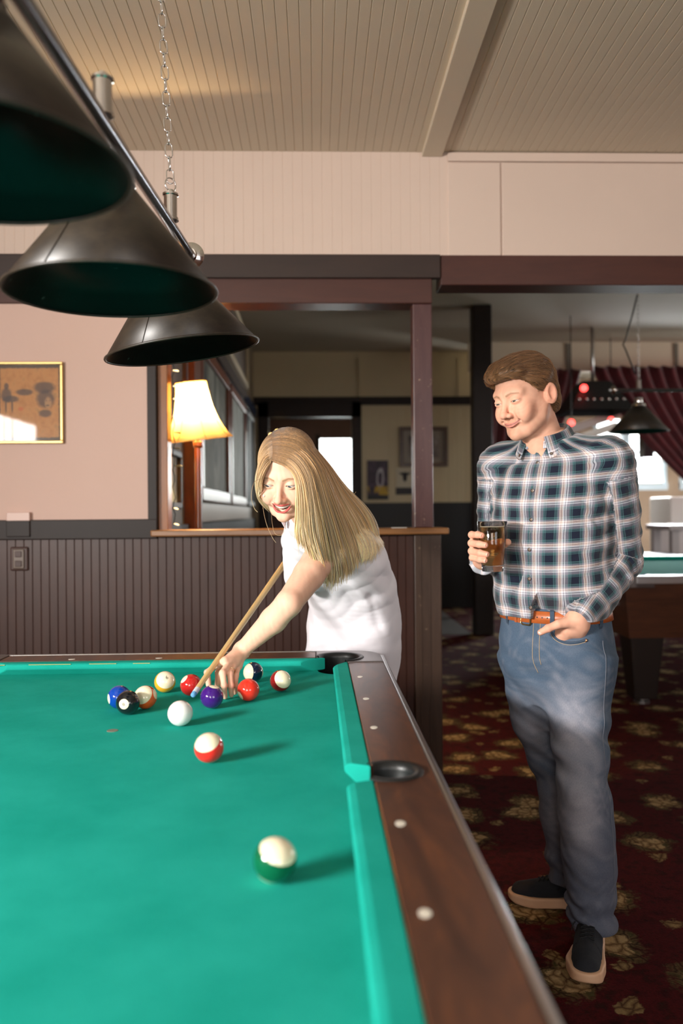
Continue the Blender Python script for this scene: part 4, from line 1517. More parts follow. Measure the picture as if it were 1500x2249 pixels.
def surface(f, xs, ys, zs, margin=0.012, blk=6):
    """mesh the zero set of f on a rectilinear grid; only blocks near the surface are sampled"""
    N = [len(xs), len(ys), len(zs)]
    def blocks(n):
        return [(i, min(i + blk, n - 1)) for i in range(0, n - 1, blk)]
    B = [blocks(n) for n in N]
    ctr = [np.array([(q[a] + q[b]) / 2 for a, b in bb]) for q, bb in zip((xs, ys, zs), B)]
    hw = [np.array([(q[b] - q[a]) / 2 for a, b in bb]) for q, bb in zip((xs, ys, zs), B)]
    G = np.stack(np.meshgrid(*ctr, indexing='ij'), -1).reshape(-1, 3)
    H = np.stack(np.meshgrid(*hw, indexing='ij'), -1).reshape(-1, 3)
    d = np.concatenate([f(G[i:i + 200000]) for i in range(0, len(G), 200000)])
    act = np.abs(d) < vlen(H) * 1.15 + margin
    vals = np.ones(N, np.float32)
    shp = [len(c) for c in ctr]
    neg = np.argwhere((~act & (d < 0)).reshape(shp))
    for i, j, k in neg:
        vals[B[0][i][0]:B[0][i][1] + 1, B[1][j][0]:B[1][j][1] + 1, B[2][k][0]:B[2][k][1] + 1] = -1
    need = np.zeros(N, bool)
    for i, j, k in np.argwhere(act.reshape(shp)):
        need[B[0][i][0]:B[0][i][1] + 1, B[1][j][0]:B[1][j][1] + 1, B[2][k][0]:B[2][k][1] + 1] = True
    idx = np.argwhere(need)
    for s in range(0, len(idx), 250000):
        q = idx[s:s + 250000]
        P = np.stack([xs[q[:, 0]], ys[q[:, 1]], zs[q[:, 2]]], 1)
        vals[q[:, 0], q[:, 1], q[:, 2]] = f(P)
    del need, idx
    vals[vals == 0] = 1e-7
    neg = vals < 0
    cnt = np.zeros([n - 1 for n in N], np.uint8)
    offs = [(i, j, k) for i in (0, 1) for j in (0, 1) for k in (0, 1)]
    for i, j, k in offs:
        cnt += neg[i:N[0] - 1 + i, j:N[1] - 1 + j, k:N[2] - 1 + k]
    cells = np.argwhere((cnt > 0) & (cnt < 8))
    cid = np.full(cnt.shape, -1, np.int32)
    cid[cells[:, 0], cells[:, 1], cells[:, 2]] = np.arange(len(cells))
    V = np.zeros((len(cells), 3))
    C = np.zeros(len(cells))
    ax = (xs, ys, zs)
    for o in offs:
        for a in range(3):
            if o[a] == 1:
                continue
            p0 = cells + np.array(o)
            p1 = p0.copy()
            p1[:, a] += 1
            v0 = vals[p0[:, 0], p0[:, 1], p0[:, 2]]
            v1 = vals[p1[:, 0], p1[:, 1], p1[:, 2]]
            m = (v0 < 0) != (v1 < 0)
            t = np.where(m, v0 / np.where(m, v0 - v1, 1), 0)
            for b in range(3):
                w0, w1 = ax[b][p0[:, b]], ax[b][p1[:, b]]
                V[:, b] += np.where(m, w0 + (w1 - w0) * t, 0)
            C += m
    V /= np.maximum(C, 1)[:, None]
    quads = []
    for a in range(3):
        b, c = (a + 1) % 3, (a + 2) % 3
        lo = [slice(0, n) for n in N]
        hi = [slice(0, n) for n in N]
        lo[a], hi[a] = slice(0, N[a] - 1), slice(1, N[a])
        e = np.argwhere(neg[tuple(lo)] != neg[tuple(hi)])
        ok = (e[:, b] > 0) & (e[:, c] > 0) & (e[:, b] < N[b] - 1) & (e[:, c] < N[c] - 1)
        e = e[ok]
        s = neg[e[:, 0], e[:, 1], e[:, 2]]
        ids = []
        for db, dc in ((1, 1), (0, 1), (0, 0), (1, 0)):
            q = e.copy()
            q[:, b] -= db
            q[:, c] -= dc
            ids.append(cid[q[:, 0], q[:, 1], q[:, 2]])
        q = np.stack(ids, 1)
        q[~s] = q[~s][:, ::-1]
        quads.append(q)
    return V, np.concatenate(quads)


def np_mesh(name, V, F, smooth=True):
    me = bpy.data.meshes.new(name)
    n = F.shape[1]
    me.vertices.add(len(V))
    me.vertices.foreach_set('co', np.ascontiguousarray(V, np.float32).ravel())
    me.loops.add(F.size)
    me.loops.foreach_set('vertex_index', np.ascontiguousarray(F, np.int32).ravel())
    me.polygons.add(len(F))
    me.polygons.foreach_set('loop_start', np.arange(0, F.size, n, dtype=np.int32))
    me.polygons.foreach_set('loop_total', np.full(len(F), n, np.int32))
    me.update(calc_edges=True)
    if smooth:
        me.polygons.foreach_set('use_smooth', np.ones(len(F), bool))
    return me


def color_attr(me, col, name='tint'):
    a = me.attributes.new(name, 'FLOAT_COLOR', 'POINT')
    c = np.ones((len(me.vertices), 4), np.float32)
    c[:, :3] = col
    a.data.foreach_set('color', c.ravel())


def vec_attr(me, v, name):
    a = me.attributes.new(name, 'FLOAT_VECTOR', 'POINT')
    a.data.foreach_set('vector', np.ascontiguousarray(v, np.float32).ravel())


def smooth_verts(V, F, it=1, lam=0.5):
    E = np.concatenate([F[:, [0, 1]], F[:, [1, 2]], F[:, [2, 3]], F[:, [3, 0]]])
    cnt = np.bincount(np.concatenate([E[:, 0], E[:, 1]]), minlength=len(V)).astype(float)
    for _ in range(it):
        S = np.zeros_like(V)
        for b in range(3):
            S[:, b] = np.bincount(E[:, 0], V[E[:, 1], b], len(V)) + np.bincount(E[:, 1], V[E[:, 0], b], len(V))
        V = V + lam * (S / np.maximum(cnt, 1)[:, None] - V)
    return V


def head_rot(yaw, pitch, roll):
    y, p, r = np.radians([yaw, pitch, roll])
    cy, sy, cp, sp, cr, sr = np.cos(y), np.sin(y), np.cos(p), np.sin(p), np.cos(r), np.sin(r)
    return np.array([[cy, -sy, 0], [sy, cy, 0], [0, 0, 1]]) @ np.array([[1, 0, 0], [0, cp, -sp], [0, sp, cp]]) @ np.array([[cr, 0, sr], [0, 1, 0], [-sr, 0, cr]])


class Head:
    """head in its own frame: x to the subject's left, -y the way the face looks, z up, eyes at z = 0"""
    def __init__(self, pos, ang, s, female=False):
        self.c, self.R, self.s, self.fem = np.array(pos), head_rot(*ang), s, female

    def to_local(self, P):
        return (P - self.c) @ self.R / self.s

    def to_world(self, p):
        return np.asarray(p, float) * self.s @ self.R.T + self.c

    def __call__(self, P):
        p = self.to_local(P)
        q = p.copy()
        q[:, 0] = np.abs(q[:, 0])        # symmetric features
        fem = self.fem
        d = ell(p, (0, 0.012, 0.036), (0.0755, 0.097, 0.083))
        d = smin(d, ell(p, (0, -0.028, -0.028), (0.061, 0.063, 0.078)), 0.03)
        jw = 0.045 if fem else 0.0505
        d = smin(d, chainf(q, [(jw + .006, 0.004, -0.035), (jw, -0.012, -0.068), (0.028, -0.055, -0.096), (0.0, -0.071, -0.101)], [0.016, 0.017, 0.017, 0.0165] if not fem else [0.013, 0.014, 0.0145, 0.0145]), 0.026)
        d = smin(d, ell(p, (0, -0.079, -0.101), (0.018, 0.014, 0.0135)), 0.014)
        chx = (0.038, -0.063, -0.032)
        d = smin(d, ell(q, chx, (0.023, 0.020, 0.022)), 0.024)
        d = smin(d, cap(q, (0.008, -0.083, 0.019), (0.044, -0.070, 0.021), 0.0105 if not fem else 0.008, 0.009), 0.02)
        # eye sockets, lids
        d = smax(d, -ell(q, (0.031, -0.099, -0.001), (0.017, 0.0135, 0.0115)), 0.014)
        lid = ell(q, (0.032, -0.0775, -0.001), (0.0160, 0.0150, 0.0135))
        d = smin(d, lid, 0.005)
        ex = (q[:, 0] - 0.032) / 0.0142
        hu = (0.0019 if not fem else 0.0036) * np.clip(1 - ex ** 2, 0, 1) ** 0.7
        hl = (0.0021 if not fem else 0.0030) * np.clip(1 - ex ** 2, 0, 1) ** 0.8
        zl = -0.0022 + 0.0012 * ex
        open_ = np.maximum(q[:, 2] - (zl + hu), (zl - hl) - q[:, 2])
        open_ = np.maximum(open_, np.abs(q[:, 0] - 0.032) - 0.0138)
        open_ = np.maximum(open_, q[:, 1] + 0.079)
        d = smax(d, -open_, 0.0016)
        # bags under the eyes / smile lines
        nl = chainf(q, [(0.0165, -0.098, -0.034), (0.028, -0.088, -0.050), (0.0365, -0.078, -0.066)], [0.003, 0.003, 0.002])
        d = smax(d, -nl, 0.010 if not fem else 0.008)
        d = smin(d, ell(q, (0.041, -0.070, -0.046), (0.014, 0.015, 0.018)), 0.020)
        # nose
        w = 1.0 if not fem else 0.88
        nose = chainf(p, [(0, -0.083, 0.012), (0, -0.094, -0.010), (0, -0.1075, -0.031)], [0.0085 * w, 0.0085 * w, 0.0098 * w])
        nose = smin(nose, ell(p, (0, -0.1105, -0.0365), (0.0118 * w, 0.0115, 0.0100)), 0.006)
        nose = smin(nose, ell(q, (0.0125 * w, -0.0985, -0.0405), (0.0078, 0.0105, 0.0075)), 0.006)
        d = smin(d, nose, 0.009)
        d = smax(d, -ell(q, (0.0063 * w, -0.1075, -0.0478), (0.0036, 0.0062, 0.0034)), 0.003)
        # mouth
        self.mouth(p, q)
        if fem:
            xx = q[:, 0] / 0.0272
            top = -0.0605 + 0.0035 * xx ** 2
            bot = -0.0772 + 0.0202 * np.clip(xx, 0, 1.3) ** 2.2
            up = chainf(q, [(0.0, -0.0965, -0.0585), (0.006, -0.0968, -0.0572), (0.018, -0.0905, -0.0572), (0.029, -0.0785, -0.0568)], [0.0030, 0.0032, 0.0028, 0.0015])
            lo = chainf(q, [(0.0, -0.0945, -0.0815), (0.010, -0.0930, -0.0795), (0.020, -0.0872, -0.0715), (0.029, -0.0785, -0.0580)], [0.0046, 0.0044, 0.0034, 0.0016])
            d = smin(d, up, 0.005)
            d = smin(d, lo, 0.006)
            hole = np.maximum(np.maximum(q[:, 2] - top, bot - q[:, 2]), np.maximum(p[:, 1] - (-0.066), np.abs(p[:, 0]) - 0.0272))
            d = smax(d, -hole, 0.0012)
        else:
            up = chainf(q, [(0.0, -0.0945, -0.0645), (0.006, -0.0945, -0.0638), (0.018, -0.0895, -0.0630), (0.030, -0.0785, -0.0580)], [0.0032, 0.0034, 0.0028, 0.0015])
            lo = chainf(q, [(0.0, -0.0930, -0.0725), (0.010, -0.0918, -0.0715), (0.020, -0.0868, -0.0672), (0.030, -0.0785, -0.0590)], [0.0044, 0.0042, 0.0032, 0.0015])
            d = smin(d, up + 0.0012, 0.007)
            d = smin(d, lo + 0.0012, 0.008)
            line = chainf(q, [(0.0, -0.0985, -0.0682), (0.010, -0.0970, -0.0677), (0.020, -0.0915, -0.0648), (0.0330, -0.0800, -0.0575)], [0.0011, 0.0011, 0.0011, 0.0015])
            d = smax(d, -line, 0.004)
            d = smax(d, -ell(q, (0.033, -0.083, -0.060), (0.0025, 0.004, 0.004)), 0.006)
        d = smax(d, -cap(p, (-0.012, -0.0965, -0.0870), (0.012, -0.0965, -0.0870), 0.0035), 0.010)
        d = smax(d, -cap(p, (0, -0.1035, -0.050), (0, -0.1035, -0.057), 0.002), 0.005)
        # ears
        ca, sa = math.cos(0.22), math.sin(0.22)
        ep = q - np.array((0.0770, 0.014, -0.010))
        ey = ep[:, 1] * ca - ep[:, 2] * sa
        ez = ep[:, 1] * sa + ep[:, 2] * ca
        e3 = np.stack([ep[:, 0] - 0.30 * ey, ey, ez], 1)
        ear = ell(e3, (0.003, 0.004, 0.002), (0.0095, 0.0185, 0.0315))
        ear = smax(ear, -ell(e3, (0.0125, 0.001, 0.004), (0.0080, 0.0105, 0.0210)), 0.004)
        ear = smin(ear, cap(e3, (0.004, -0.011, -0.006), (0.005, -0.0075, -0.014), 0.0042), 0.005)
        d = smin(d, ear, 0.005)
        return d * self.s

    def mouth(self, p, q):
        pass

    def paint(self, V, base, lips, brow, seed=1, stubble=0.0):
        p = self.to_local(V)
        q = p.copy()
        q[:, 0] = np.abs(q[:, 0])
        fem = self.fem
        col = np.tile(np.array(base), (len(V), 1))
        def blend(m, c):
            nonlocal col
            m = np.clip(m, 0, 1)[:, None]
            col = col * (1 - m) + np.array(c) * m
        face = p[:, 1] < 0.02
        # rosy cheeks, nose, ears
        ros = np.array(base) * np.array((1.05, 0.76, 0.72))
        blend(0.55 * gauss(q, (0.045, -0.068, -0.035), (0.022, 0.03, 0.02)), ros)
        blend(0.5 * gauss(p, (0, -0.11, -0.036), (0.014, 0.02, 0.013)), ros)
        blend(0.55 * gauss(q, (0.085, 0.014, -0.010), (0.02, 0.03, 0.04)), ros)
        if stubble:
            jaw = chainf(q, [(0.062, 0.0, -0.03), (0.055, -0.02, -0.07), (0.028, -0.065, -0.098), (0.0, -0.085, -0.100)], [0.02, 0.022, 0.024, 0.022])
            jaw = np.minimum(jaw, cap(q, (0, -0.105, -0.055), (0.026, -0.09, -0.058), 0.007))
            blend(stubble * np.clip(1 - jaw / 0.010, 0, 1) * face, np.array(base) * np.array((0.60, 0.56, 0.52)))
        if fem:
            up = chainf(q, [(0.0, -0.0985, -0.0585), (0.006, -0.0985, -0.0575), (0.018, -0.0925, -0.0575), (0.029, -0.0785, -0.0568)], [0.0038, 0.0038, 0.0032, 0.0016])
            lo = chainf(q, [(0.0, -0.0965, -0.0815), (0.010, -0.0950, -0.0795), (0.020, -0.0885, -0.0715), (0.029, -0.0785, -0.0580)], [0.0058, 0.0054, 0.0038, 0.0016])
            xi = q[:, 0] / 0.0272
            inside = np.maximum(np.maximum(q[:, 2] - (-0.0602 + 0.0035 * xi ** 2), (-0.0775 + 0.0202 * np.clip(xi, 0, 1.3) ** 2.2) - q[:, 2]), np.maximum(-0.0880 - p[:, 1], np.maximum(q[:, 0] - 0.0225, p[:, 1] + 0.055)))
        else:
            up = chainf(q, [(0.0, -0.0965, -0.0648), (0.006, -0.0965, -0.0642), (0.018, -0.0910, -0.0634), (0.030, -0.0790, -0.0582)], [0.0036, 0.0036, 0.0030, 0.0014])
            lo = chainf(q, [(0.0, -0.0950, -0.0724), (0.010, -0.0938, -0.0714), (0.020, -0.0885, -0.0672), (0.030, -0.0790, -0.0592)], [0.0048, 0.0045, 0.0034, 0.0014])
            inside = np.ones(len(V))
        lip = np.minimum(up, lo)
        blend(np.clip(0.5 - lip / 0.0016, 0, 1) * (p[:, 1] < -0.07), lips)
        if fem:
            blend((inside < 0) * 1.0, (0.16, 0.02, 0.02))
        else:
            line = chainf(q, [(0.0, -0.0960, -0.0682), (0.010, -0.0948, -0.0677), (0.020, -0.0895, -0.0648), (0.0330, -0.0785, -0.0575)], [0.0011, 0.0011, 0.0011, 0.0013])
            blend(0.75 * np.clip(1 - line / 0.0012, 0, 1), np.array(lips) * 0.35)
        # eyebrows and lash lines
        br = chainf(q, [(0.0125, -0.094, 0.0165), (0.028, -0.0905, 0.0225), (0.047, -0.076, 0.0185)], [0.0034, 0.0034, 0.0016])
        br2 = np.abs(q[:, 2] - np.interp(q[:, 0], [0.0125, 0.028, 0.048], [0.0160, 0.0212, 0.0175])) - np.interp(q[:, 0], [0.010, 0.020, 0.048], [0.0026, 0.0030, 0.0012])
        br2 = np.maximum(br2, np.maximum(0.0115 - q[:, 0], q[:, 0] - 0.049))
        blend((0.72 if fem else 0.62) * np.clip(0.6 - br2 / 0.0018, 0, 1) * (p[:, 1] < -0.05), brow)
        ex = (q[:, 0] - 0.032) / 0.0142
        hu = (0.0019 if not fem else 0.0036) * np.clip(1 - ex ** 2, 0, 1) ** 0.7
        zl = -0.0022 + 0.0012 * ex
        m = np.clip(1 - np.abs(q[:, 2] - (zl + hu + 0.0004)) / (0.0013 if fem else 0.0010), 0, 1) * (np.abs(ex) < 1.15) * (p[:, 1] < -0.06)
        blend(m * (0.95 if fem else 0.6), (0.05, 0.03, 0.02) if fem else (0.16, 0.09, 0.06))
        hl = (0.0021 if not fem else 0.0030) * np.clip(1 - ex ** 2, 0, 1) ** 0.8
        m = np.clip(1 - np.abs(q[:, 2] - (zl - hl)) / 0.0010, 0, 1) * (np.abs(ex) < 1.0) * (p[:, 1] < -0.06)
        blend(m * 0.45, (0.25, 0.12, 0.09))
        n = Wave(seed, np.random.RandomState(seed).randn(5, 3) * 300, [-0.02] * 5, 0.004, 90)(V)
        return np.clip(col * (1 + n[:, None] * np.array((0.4, 0.8, 0.8))), 0, 1)

    def eyes(self, parent, iris, gaze):
        t = NT('eye_surface_' + ('w' if self.fem else 'm'))
        sep = t.n('SeparateXYZ')
        nv = t.n('VectorMath', operation='NORMALIZE')
        t.l(t.coord(), nv.inputs[0])
        t.l(nv.outputs[0], sep.inputs[0])
        y = t.math('MULTIPLY', sep.outputs[1], -1.0)
        c = t.mix(t.math('GREATER_THAN', y, 0.885), rgb(205, 194, 188), iris)
        c = t.mix(t.math('GREATER_THAN', y, 0.978), c, (0.004, 0.004, 0.004, 1))
        t.base(c)
        t.set(Roughness=0.08)
        for sx in (-1, 1):
            me = sphere_mesh('eye', 0.0128 * self.s, 32, 20)
            o = link('eye', me, t.m, parent)
            d = self.R @ np.array(gaze)
            o.location = Vector(self.to_world((sx * 0.032, -0.0775, -0.001))) - Vector(parent.location)
            o.rotation_mode = 'QUATERNION'
            o.rotation_quaternion = Vector((0, -1, 0)).rotation_difference(Vector(d))


def skin_mat(name, rough=0.55):
    t = NT(name)
    a = t.attr('tint')
    n = t.noise(700, 2, 0.6)
    t.base(a.outputs['Color'])
    t.set(Roughness=rough, Subsurface_Weight=0.12, Subsurface_Radius=(0.012, 0.005, 0.003), Subsurface_Scale=0.6)
    t.b.inputs['Specular IOR Level'].default_value = 0.28
    t.bump(n, 0.08, 0.0008)
    return t.m


def finger(P, pts, r0, r1):
    n = len(pts)
    rr = [r0 + (r1 - r0) * i / (n - 1) for i in range(n)]
    d = chainf(P, pts, rr, 0.002)
    for i in range(1, n - 1):
        d = smin(d, vlen(P - np.array(pts[i])) - rr[i] * 1.06, 0.004)
    return d


def nail(parent, tip, prev, out, w=0.0055, l=0.010, mat=None):
    tip, prev, out = Vector(tip), Vector(prev), Vector(out).normalized()
    ax = (tip - prev).normalized()
    out = (out - ax * out.dot(ax)).normalized()
    sd = ax.cross(out)
    bm = bmesh.new()
    rows = []
    for i in range(7):
        u = -1 + i / 3
        row = []
        for j in range(7):
            v = -1 + j / 3
            q = tip + ax * (u * l * 0.55) + sd * (v * w * (1 - 0.25 * max(0, abs(u) - 0.5))) + out * (-0.0024 * v * v + 0.0006 - 0.0012 * max(0, -u) )
            row.append(bm.verts.new(q - Vector(parent.location)))
        rows.append(row)
    for i in range(6):
        for j in range(6):
            bm.faces.new((rows[i][j], rows[i][j + 1], rows[i + 1][j + 1], rows[i + 1][j]))
    return obj('nail', bm, mat, parent, smooth=True)


def part_mesh(name, V, F, mat, parent, attrs=()):
    """a part whose points are in world space, hung under an unrotated Empty"""
    me = np_mesh(name, V - np.array(parent.location), F)
    for kind, val, nm in attrs:
        (color_attr if kind == 'c' else vec_attr)(me, val, nm)
    return link(name, me, mat, parent)


def tube_arrays(paths, radii, seg=5, flat=1.0):
    """many tapered tubes as one V, F; paths: list of (n,3)"""
    Vs, Fs, ids, tt = [], [], [], []
    off = 0
    ang = np.arange(seg) * 2 * PI / seg
    for pi_, (p, r) in enumerate(zip(paths, radii)):
        n = len(p)
        t = np.gradient(p, axis=0)
        t /= np.maximum(np.linalg.norm(t, axis=1)[:, None], 1e-9)
        ref = np.array((0.31, -0.93, 0.2))
        a = np.cross(t, ref)
        a /= np.maximum(np.linalg.norm(a, axis=1)[:, None], 1e-9)
        b = np.cross(a, t)
        rr = r if np.ndim(r) else np.full(n, r)
        V = p[:, None, :] + rr[:, None, None] * (np.cos(ang)[None, :, None] * a[:, None, :] + flat * np.sin(ang)[None, :, None] * b[:, None, :])
        Vs.append(V.reshape(-1, 3))
        i = np.arange(n - 1)[:, None] * seg
        k = np.arange(seg)[None, :]
        k2 = (k + 1) % seg
        f = np.stack([i + k, i + k2, i + seg + k2, i + seg + k], -1).reshape(-1, 4) + off
        Fs.append(f)
        ids.append(np.full(n * seg, pi_))
        tt.append(np.repeat(np.linspace(0, 1, n), seg))
        off += n * seg
    return np.concatenate(Vs), np.concatenate(Fs), np.concatenate(ids), np.concatenate(tt)

# ------------------------------------------------------------------ the man with the beer
SKIN = np.array(rgb(226, 172, 146)[:3])


def ray_hit(f, p0, d, far=0.6, n=60):
    """march points p0 (N,3) along d (N,3) until f changes from + to -"""
    p0, d = np.atleast_2d(np.array(p0, float)), np.atleast_2d(np.array(d, float))
    t = np.zeros(len(p0))
    for _ in range(n):
        t = np.minimum(t + np.maximum(f(p0 + d * t[:, None]), -0.01) * 0.8, far)
    return p0 + d * t[:, None]


MAN = empty('person', (0.76, 2.47, 0))
tag(MAN, 'man in a plaid shirt and jeans standing with a glass of beer', 'person')
FA = math.radians(-42)                     # angle of his left in the floor plane
FL = np.array((math.cos(FA), math.sin(FA), 0))
FF = np.array((math.sin(FA), -math.cos(FA), 0))     # the way his chest faces
mh = Head((0.624, 2.45, 1.612), (-55, 16, -3), 1.0)

torso = Loft([
    (0.724, 2.500, 0.930, 0.160, 0.118, -42, 2.2),
    (0.722, 2.498, 0.968, 0.165, 0.122, -42, 2.2),
    (0.716, 2.492, 1.000, 0.181, 0.140, -42, 2.2),
    (0.714, 2.490, 1.100, 0.181, 0.143, -42, 2.2),
    (0.716, 2.492, 1.250, 0.183, 0.136, -42, 2.2),
    (0.720, 2.498, 1.350, 0.186, 0.122, -42, 2.2),
    (0.722, 2.502, 1.420, 0.168, 0.098, -42, 2.1),
    (0.712, 2.500, 1.465, 0.115, 0.078, -42, 2.0),
    (0.700, 2.492, 1.510, 0.066, 0.066, -42, 2.0)], 5)
LSH, LEL, LWR = (0.8521, 2.4050, 1.4053), (0.9036, 2.4600, 1.1255), (0.7391, 2.3350, 0.9665)
RSH, REL, RWR = (0.592, 2.612, 1.405), (0.5773, 2.6300, 1.1525), (0.4982, 2.4700, 1.1275)
lsl = [LSH, tuple((np.array(LSH) + np.array(LEL)) / 2 + np.array((0.006, 0, 0))), LEL, tuple((np.array(LEL) + np.array(LWR)) / 2 + np.array((0.004, -0.006, -0.008))), LWR]
rsl = [RSH, tuple((np.array(RSH) + np.array(REL)) / 2), REL, tuple((np.array(REL) + np.array(RWR)) / 2), RWR]
lrad = [0.079, 0.070, 0.066, 0.058, 0.047]
rrad = [0.078, 0.067, 0.062, 0.053, 0.044]
fold_t = Wave(3, [(14, 8, 26), (-20, 16, 34), (9, -13, 52)], [0.0020, 0.0016, 0.0012], 0.035, 9)
fold_s = Wave(5, [(30, 20, 60), (-40, 26, 72), (22, 30, -64)], [0.0030, 0.0026, 0.0018], 0.02, 16)
fold_d = Wave(8, [(70, -30, 62), (48, 60, 52)], [0.0040, 0.0030], 0.012, 20)


def man_shirt(P, raw=False):
    dt = torso(P)
    dl = chainf(P, lsl, lrad, 0.01)
    dr = chainf(P, rsl, rrad, 0.01)
    d = smin(dt, dl, 0.022)
    d = smin(d, dr, 0.022)
    # yoke slope between neck and shoulders
    d = smin(d, cap(P, (0.705, 2.495, 1.452), np.array(LSH) + np.array((-0.012, 0, 0.014)), 0.058, 0.062), 0.03)
    d = smin(d, cap(P, (0.705, 2.495, 1.452), np.array(RSH) + np.array((0.012, 0, 0.014)), 0.058, 0.062), 0.03)
    if raw:
        return d
    arm = np.clip(1 - np.minimum(dl, dr) / 0.03, 0, 1)
    d = d + fold_t(P) * (1 - arm) * np.clip((1.40 - P[:, 2]) / 0.1, 0.15, 1)
    elb = gauss(P, LEL, (0.09, 0.09, 0.09)) + gauss(P, REL, (0.08, 0.08, 0.08)) + 0.9 * gauss(P, LWR, (0.06, 0.06, 0.06))
    d = d + arm * (fold_s(P) * 0.6 + fold_d(P) * np.clip(elb, 0, 1) * 1.3)
    pit = gauss(P, np.array(LSH) + np.array((-0.06, 0.0, -0.12)), (0.06, 0.09, 0.10))
    d = d + fold_d(P) * pit * 0.9
    # blousing over the belt
    d = d + 0.004 * np.sin(((P - np.array((0.72, 2.5, 0))) @ FL) * 70) * gauss(P * np.array((0, 0, 1)), (0, 0, 0.985), (1, 1, 0.05))
    # placket, pocket
    u = (P - np.array((0.716, 2.492, 0))) @ FL
    fr = ((P - np.array((0.716, 2.492, 0))) @ FF) > 0.02
    pl = np.clip((0.0165 - np.abs(u)) / 0.003, 0, 1)
    d = d - 0.0018 * pl * fr * (P[:, 2] < 1.46) * (1 - arm)
    pk = np.minimum(np.minimum(u - 0.052, 0.152 - u), np.minimum(P[:, 2] - 1.235, 1.352 - P[:, 2]))
    d = d - 0.0014 * np.clip(pk / 0.003, 0, 1) * fr * (1 - arm)
    # open end of each sleeve and the neck
    for W_, E_ in ((LWR, LEL), (RWR, REL)):
        ax = np.array(W_) - np.array(E_)
        ax /= np.linalg.norm(ax)
        d = smax(d, np.where(vlen(P - np.array(W_)) < 0.13, (P - np.array(W_)) @ ax - 0.004, -1.0), 0.004)
    d = smax(d, P[:, 2] - 1.492 + 0.30 * ((P - np.array((0.70, 2.49, 0))) @ FF), 0.004)
    d = smax(d, 0.958 - P[:, 2], 0.004)
    # V at the neck
    fc = (P - np.array((0.716, 2.492, 0))) @ FF
    d = smax(d, -np.maximum(np.maximum((1.428 + np.abs(u - 0.002) * 1.9 - P[:, 2]) * 0.46, 0.0 - fc), np.abs(u) - 0.06), 0.003)
    return d


sx = axis_pts(0.46, 0.99, 0.0035)
sy = axis_pts(2.26, 2.78, 0.0035)
sz = axis_pts(0.945, 1.53, 0.0035)
V, F = surface(man_shirt, sx, sy, sz)
V = smooth_verts(V, F, 1, 0.4)
# cloth coordinates: metres across and along the cloth of body and sleeves
u_, v_, w_, a_, b_, e_, s_ = torso.local(V)
ang = np.arctan2(u_ / a_, v_ / b_)
front = ang * 0.165
cloth = np.stack([front, V[:, 2] - 0.02 * np.cos(ang), 0 * front], 1)
dt_ = torso(V)
for pts, rad, off in ((lsl, lrad, 0.013), (rsl, rrad, 0.03)):
    dd_ = chainf(V, pts, rad, 0.01)
    A, B, C_ = (np.array(pts[i]) for i in (0, 2, 4))
    d1 = cap(V, A, B, 0.01)
    d2 = cap(V, B, C_, 0.01)
    up = d1 < d2
    ax = np.where(up[:, None], (B - A) / np.linalg.norm(B - A), (C_ - B) / np.linalg.norm(C_ - B))
    base_ = np.where(up[:, None], A, B)
    al = ((V - base_) * ax).sum(1) + np.where(up, 0, np.linalg.norm(B - A))
    radial = V - base_ - ((V - base_) * ax).sum(1)[:, None] * ax
    ref = np.cross(ax, FF)
    ref /= np.linalg.norm(ref, axis=1)[:, None]
    ref2 = np.cross(ax, ref)
    an = np.arctan2((radial * ref).sum(1), (radial * ref2).sum(1))
    m = (dd_ < dt_ - 0.004) & (al > 0.035)
    cloth[m] = np.stack([an[m] * 0.066 + off, -al[m] + 1.4 + off, 0 * al[m]], 1)


def plaid_mat():
    t = NT('plaid_flannel')
    at = t.attr('cloth')
    sp = t.n('SeparateXYZ')
    t.l(at.outputs['Vector'], sp.inputs[0])
    navy, teal, grey, white, pink, red = rgb(18, 24, 42), rgb(70, 104, 108), rgb(128, 126, 138), rgb(214, 214, 222), rgb(222, 204, 196), rgb(112, 42, 46)
    stops = [(0.0, navy), (0.31, teal), (0.345, navy), (0.365, teal), (0.43, grey), (0.545, white), (0.59, grey), (0.61, navy), (0.625, white), (0.685, pink), (0.735, red), (0.752, pink), (0.815, grey), (0.885, teal), (0.93, navy), (0.95, teal)]
    cols = []
    for o, per in ((sp.outputs[0], 0.0665), (sp.outputs[1], 0.0640)):
        fct = t.math('FRACT', t.math('ADD', t.math('DIVIDE', o, per), 20.13))
        cols.append(t.ramp(fct, stops, 'CONSTANT'))
    c = t.mix(0.5, cols[0], cols[1])
    # heathered twill yarn
    wv = t.math('FRACT', t.math('MULTIPLY', t.math('ADD', sp.outputs[0], sp.outputs[1]), 620.0))
    yarn = t.mix(t.math('GREATER_THAN', wv, 0.5), cols[0], cols[1])
    c = t.mix(0.45, c, yarn)
    f = t.noise(900, 2, 0.7)
    c = t.mix(0.35, c, t.ramp(f, [(0.3, (0.55, 0.55, 0.58, 1)), (0.7, (1, 1, 1, 1))]), 'MULTIPLY')
    t.base(c)
    t.set(Roughness=0.85, Sheen_Weight=0.25)
    t.b.inputs['Specular IOR Level'].default_value = 0.2
    t.bump(f, 0.2, 0.001)
    return t.m


M['plaid'] = plaid_mat()
SHIRT = part_mesh('shirt', V, F, M['plaid'], MAN, [('v', cloth, 'cloth')])

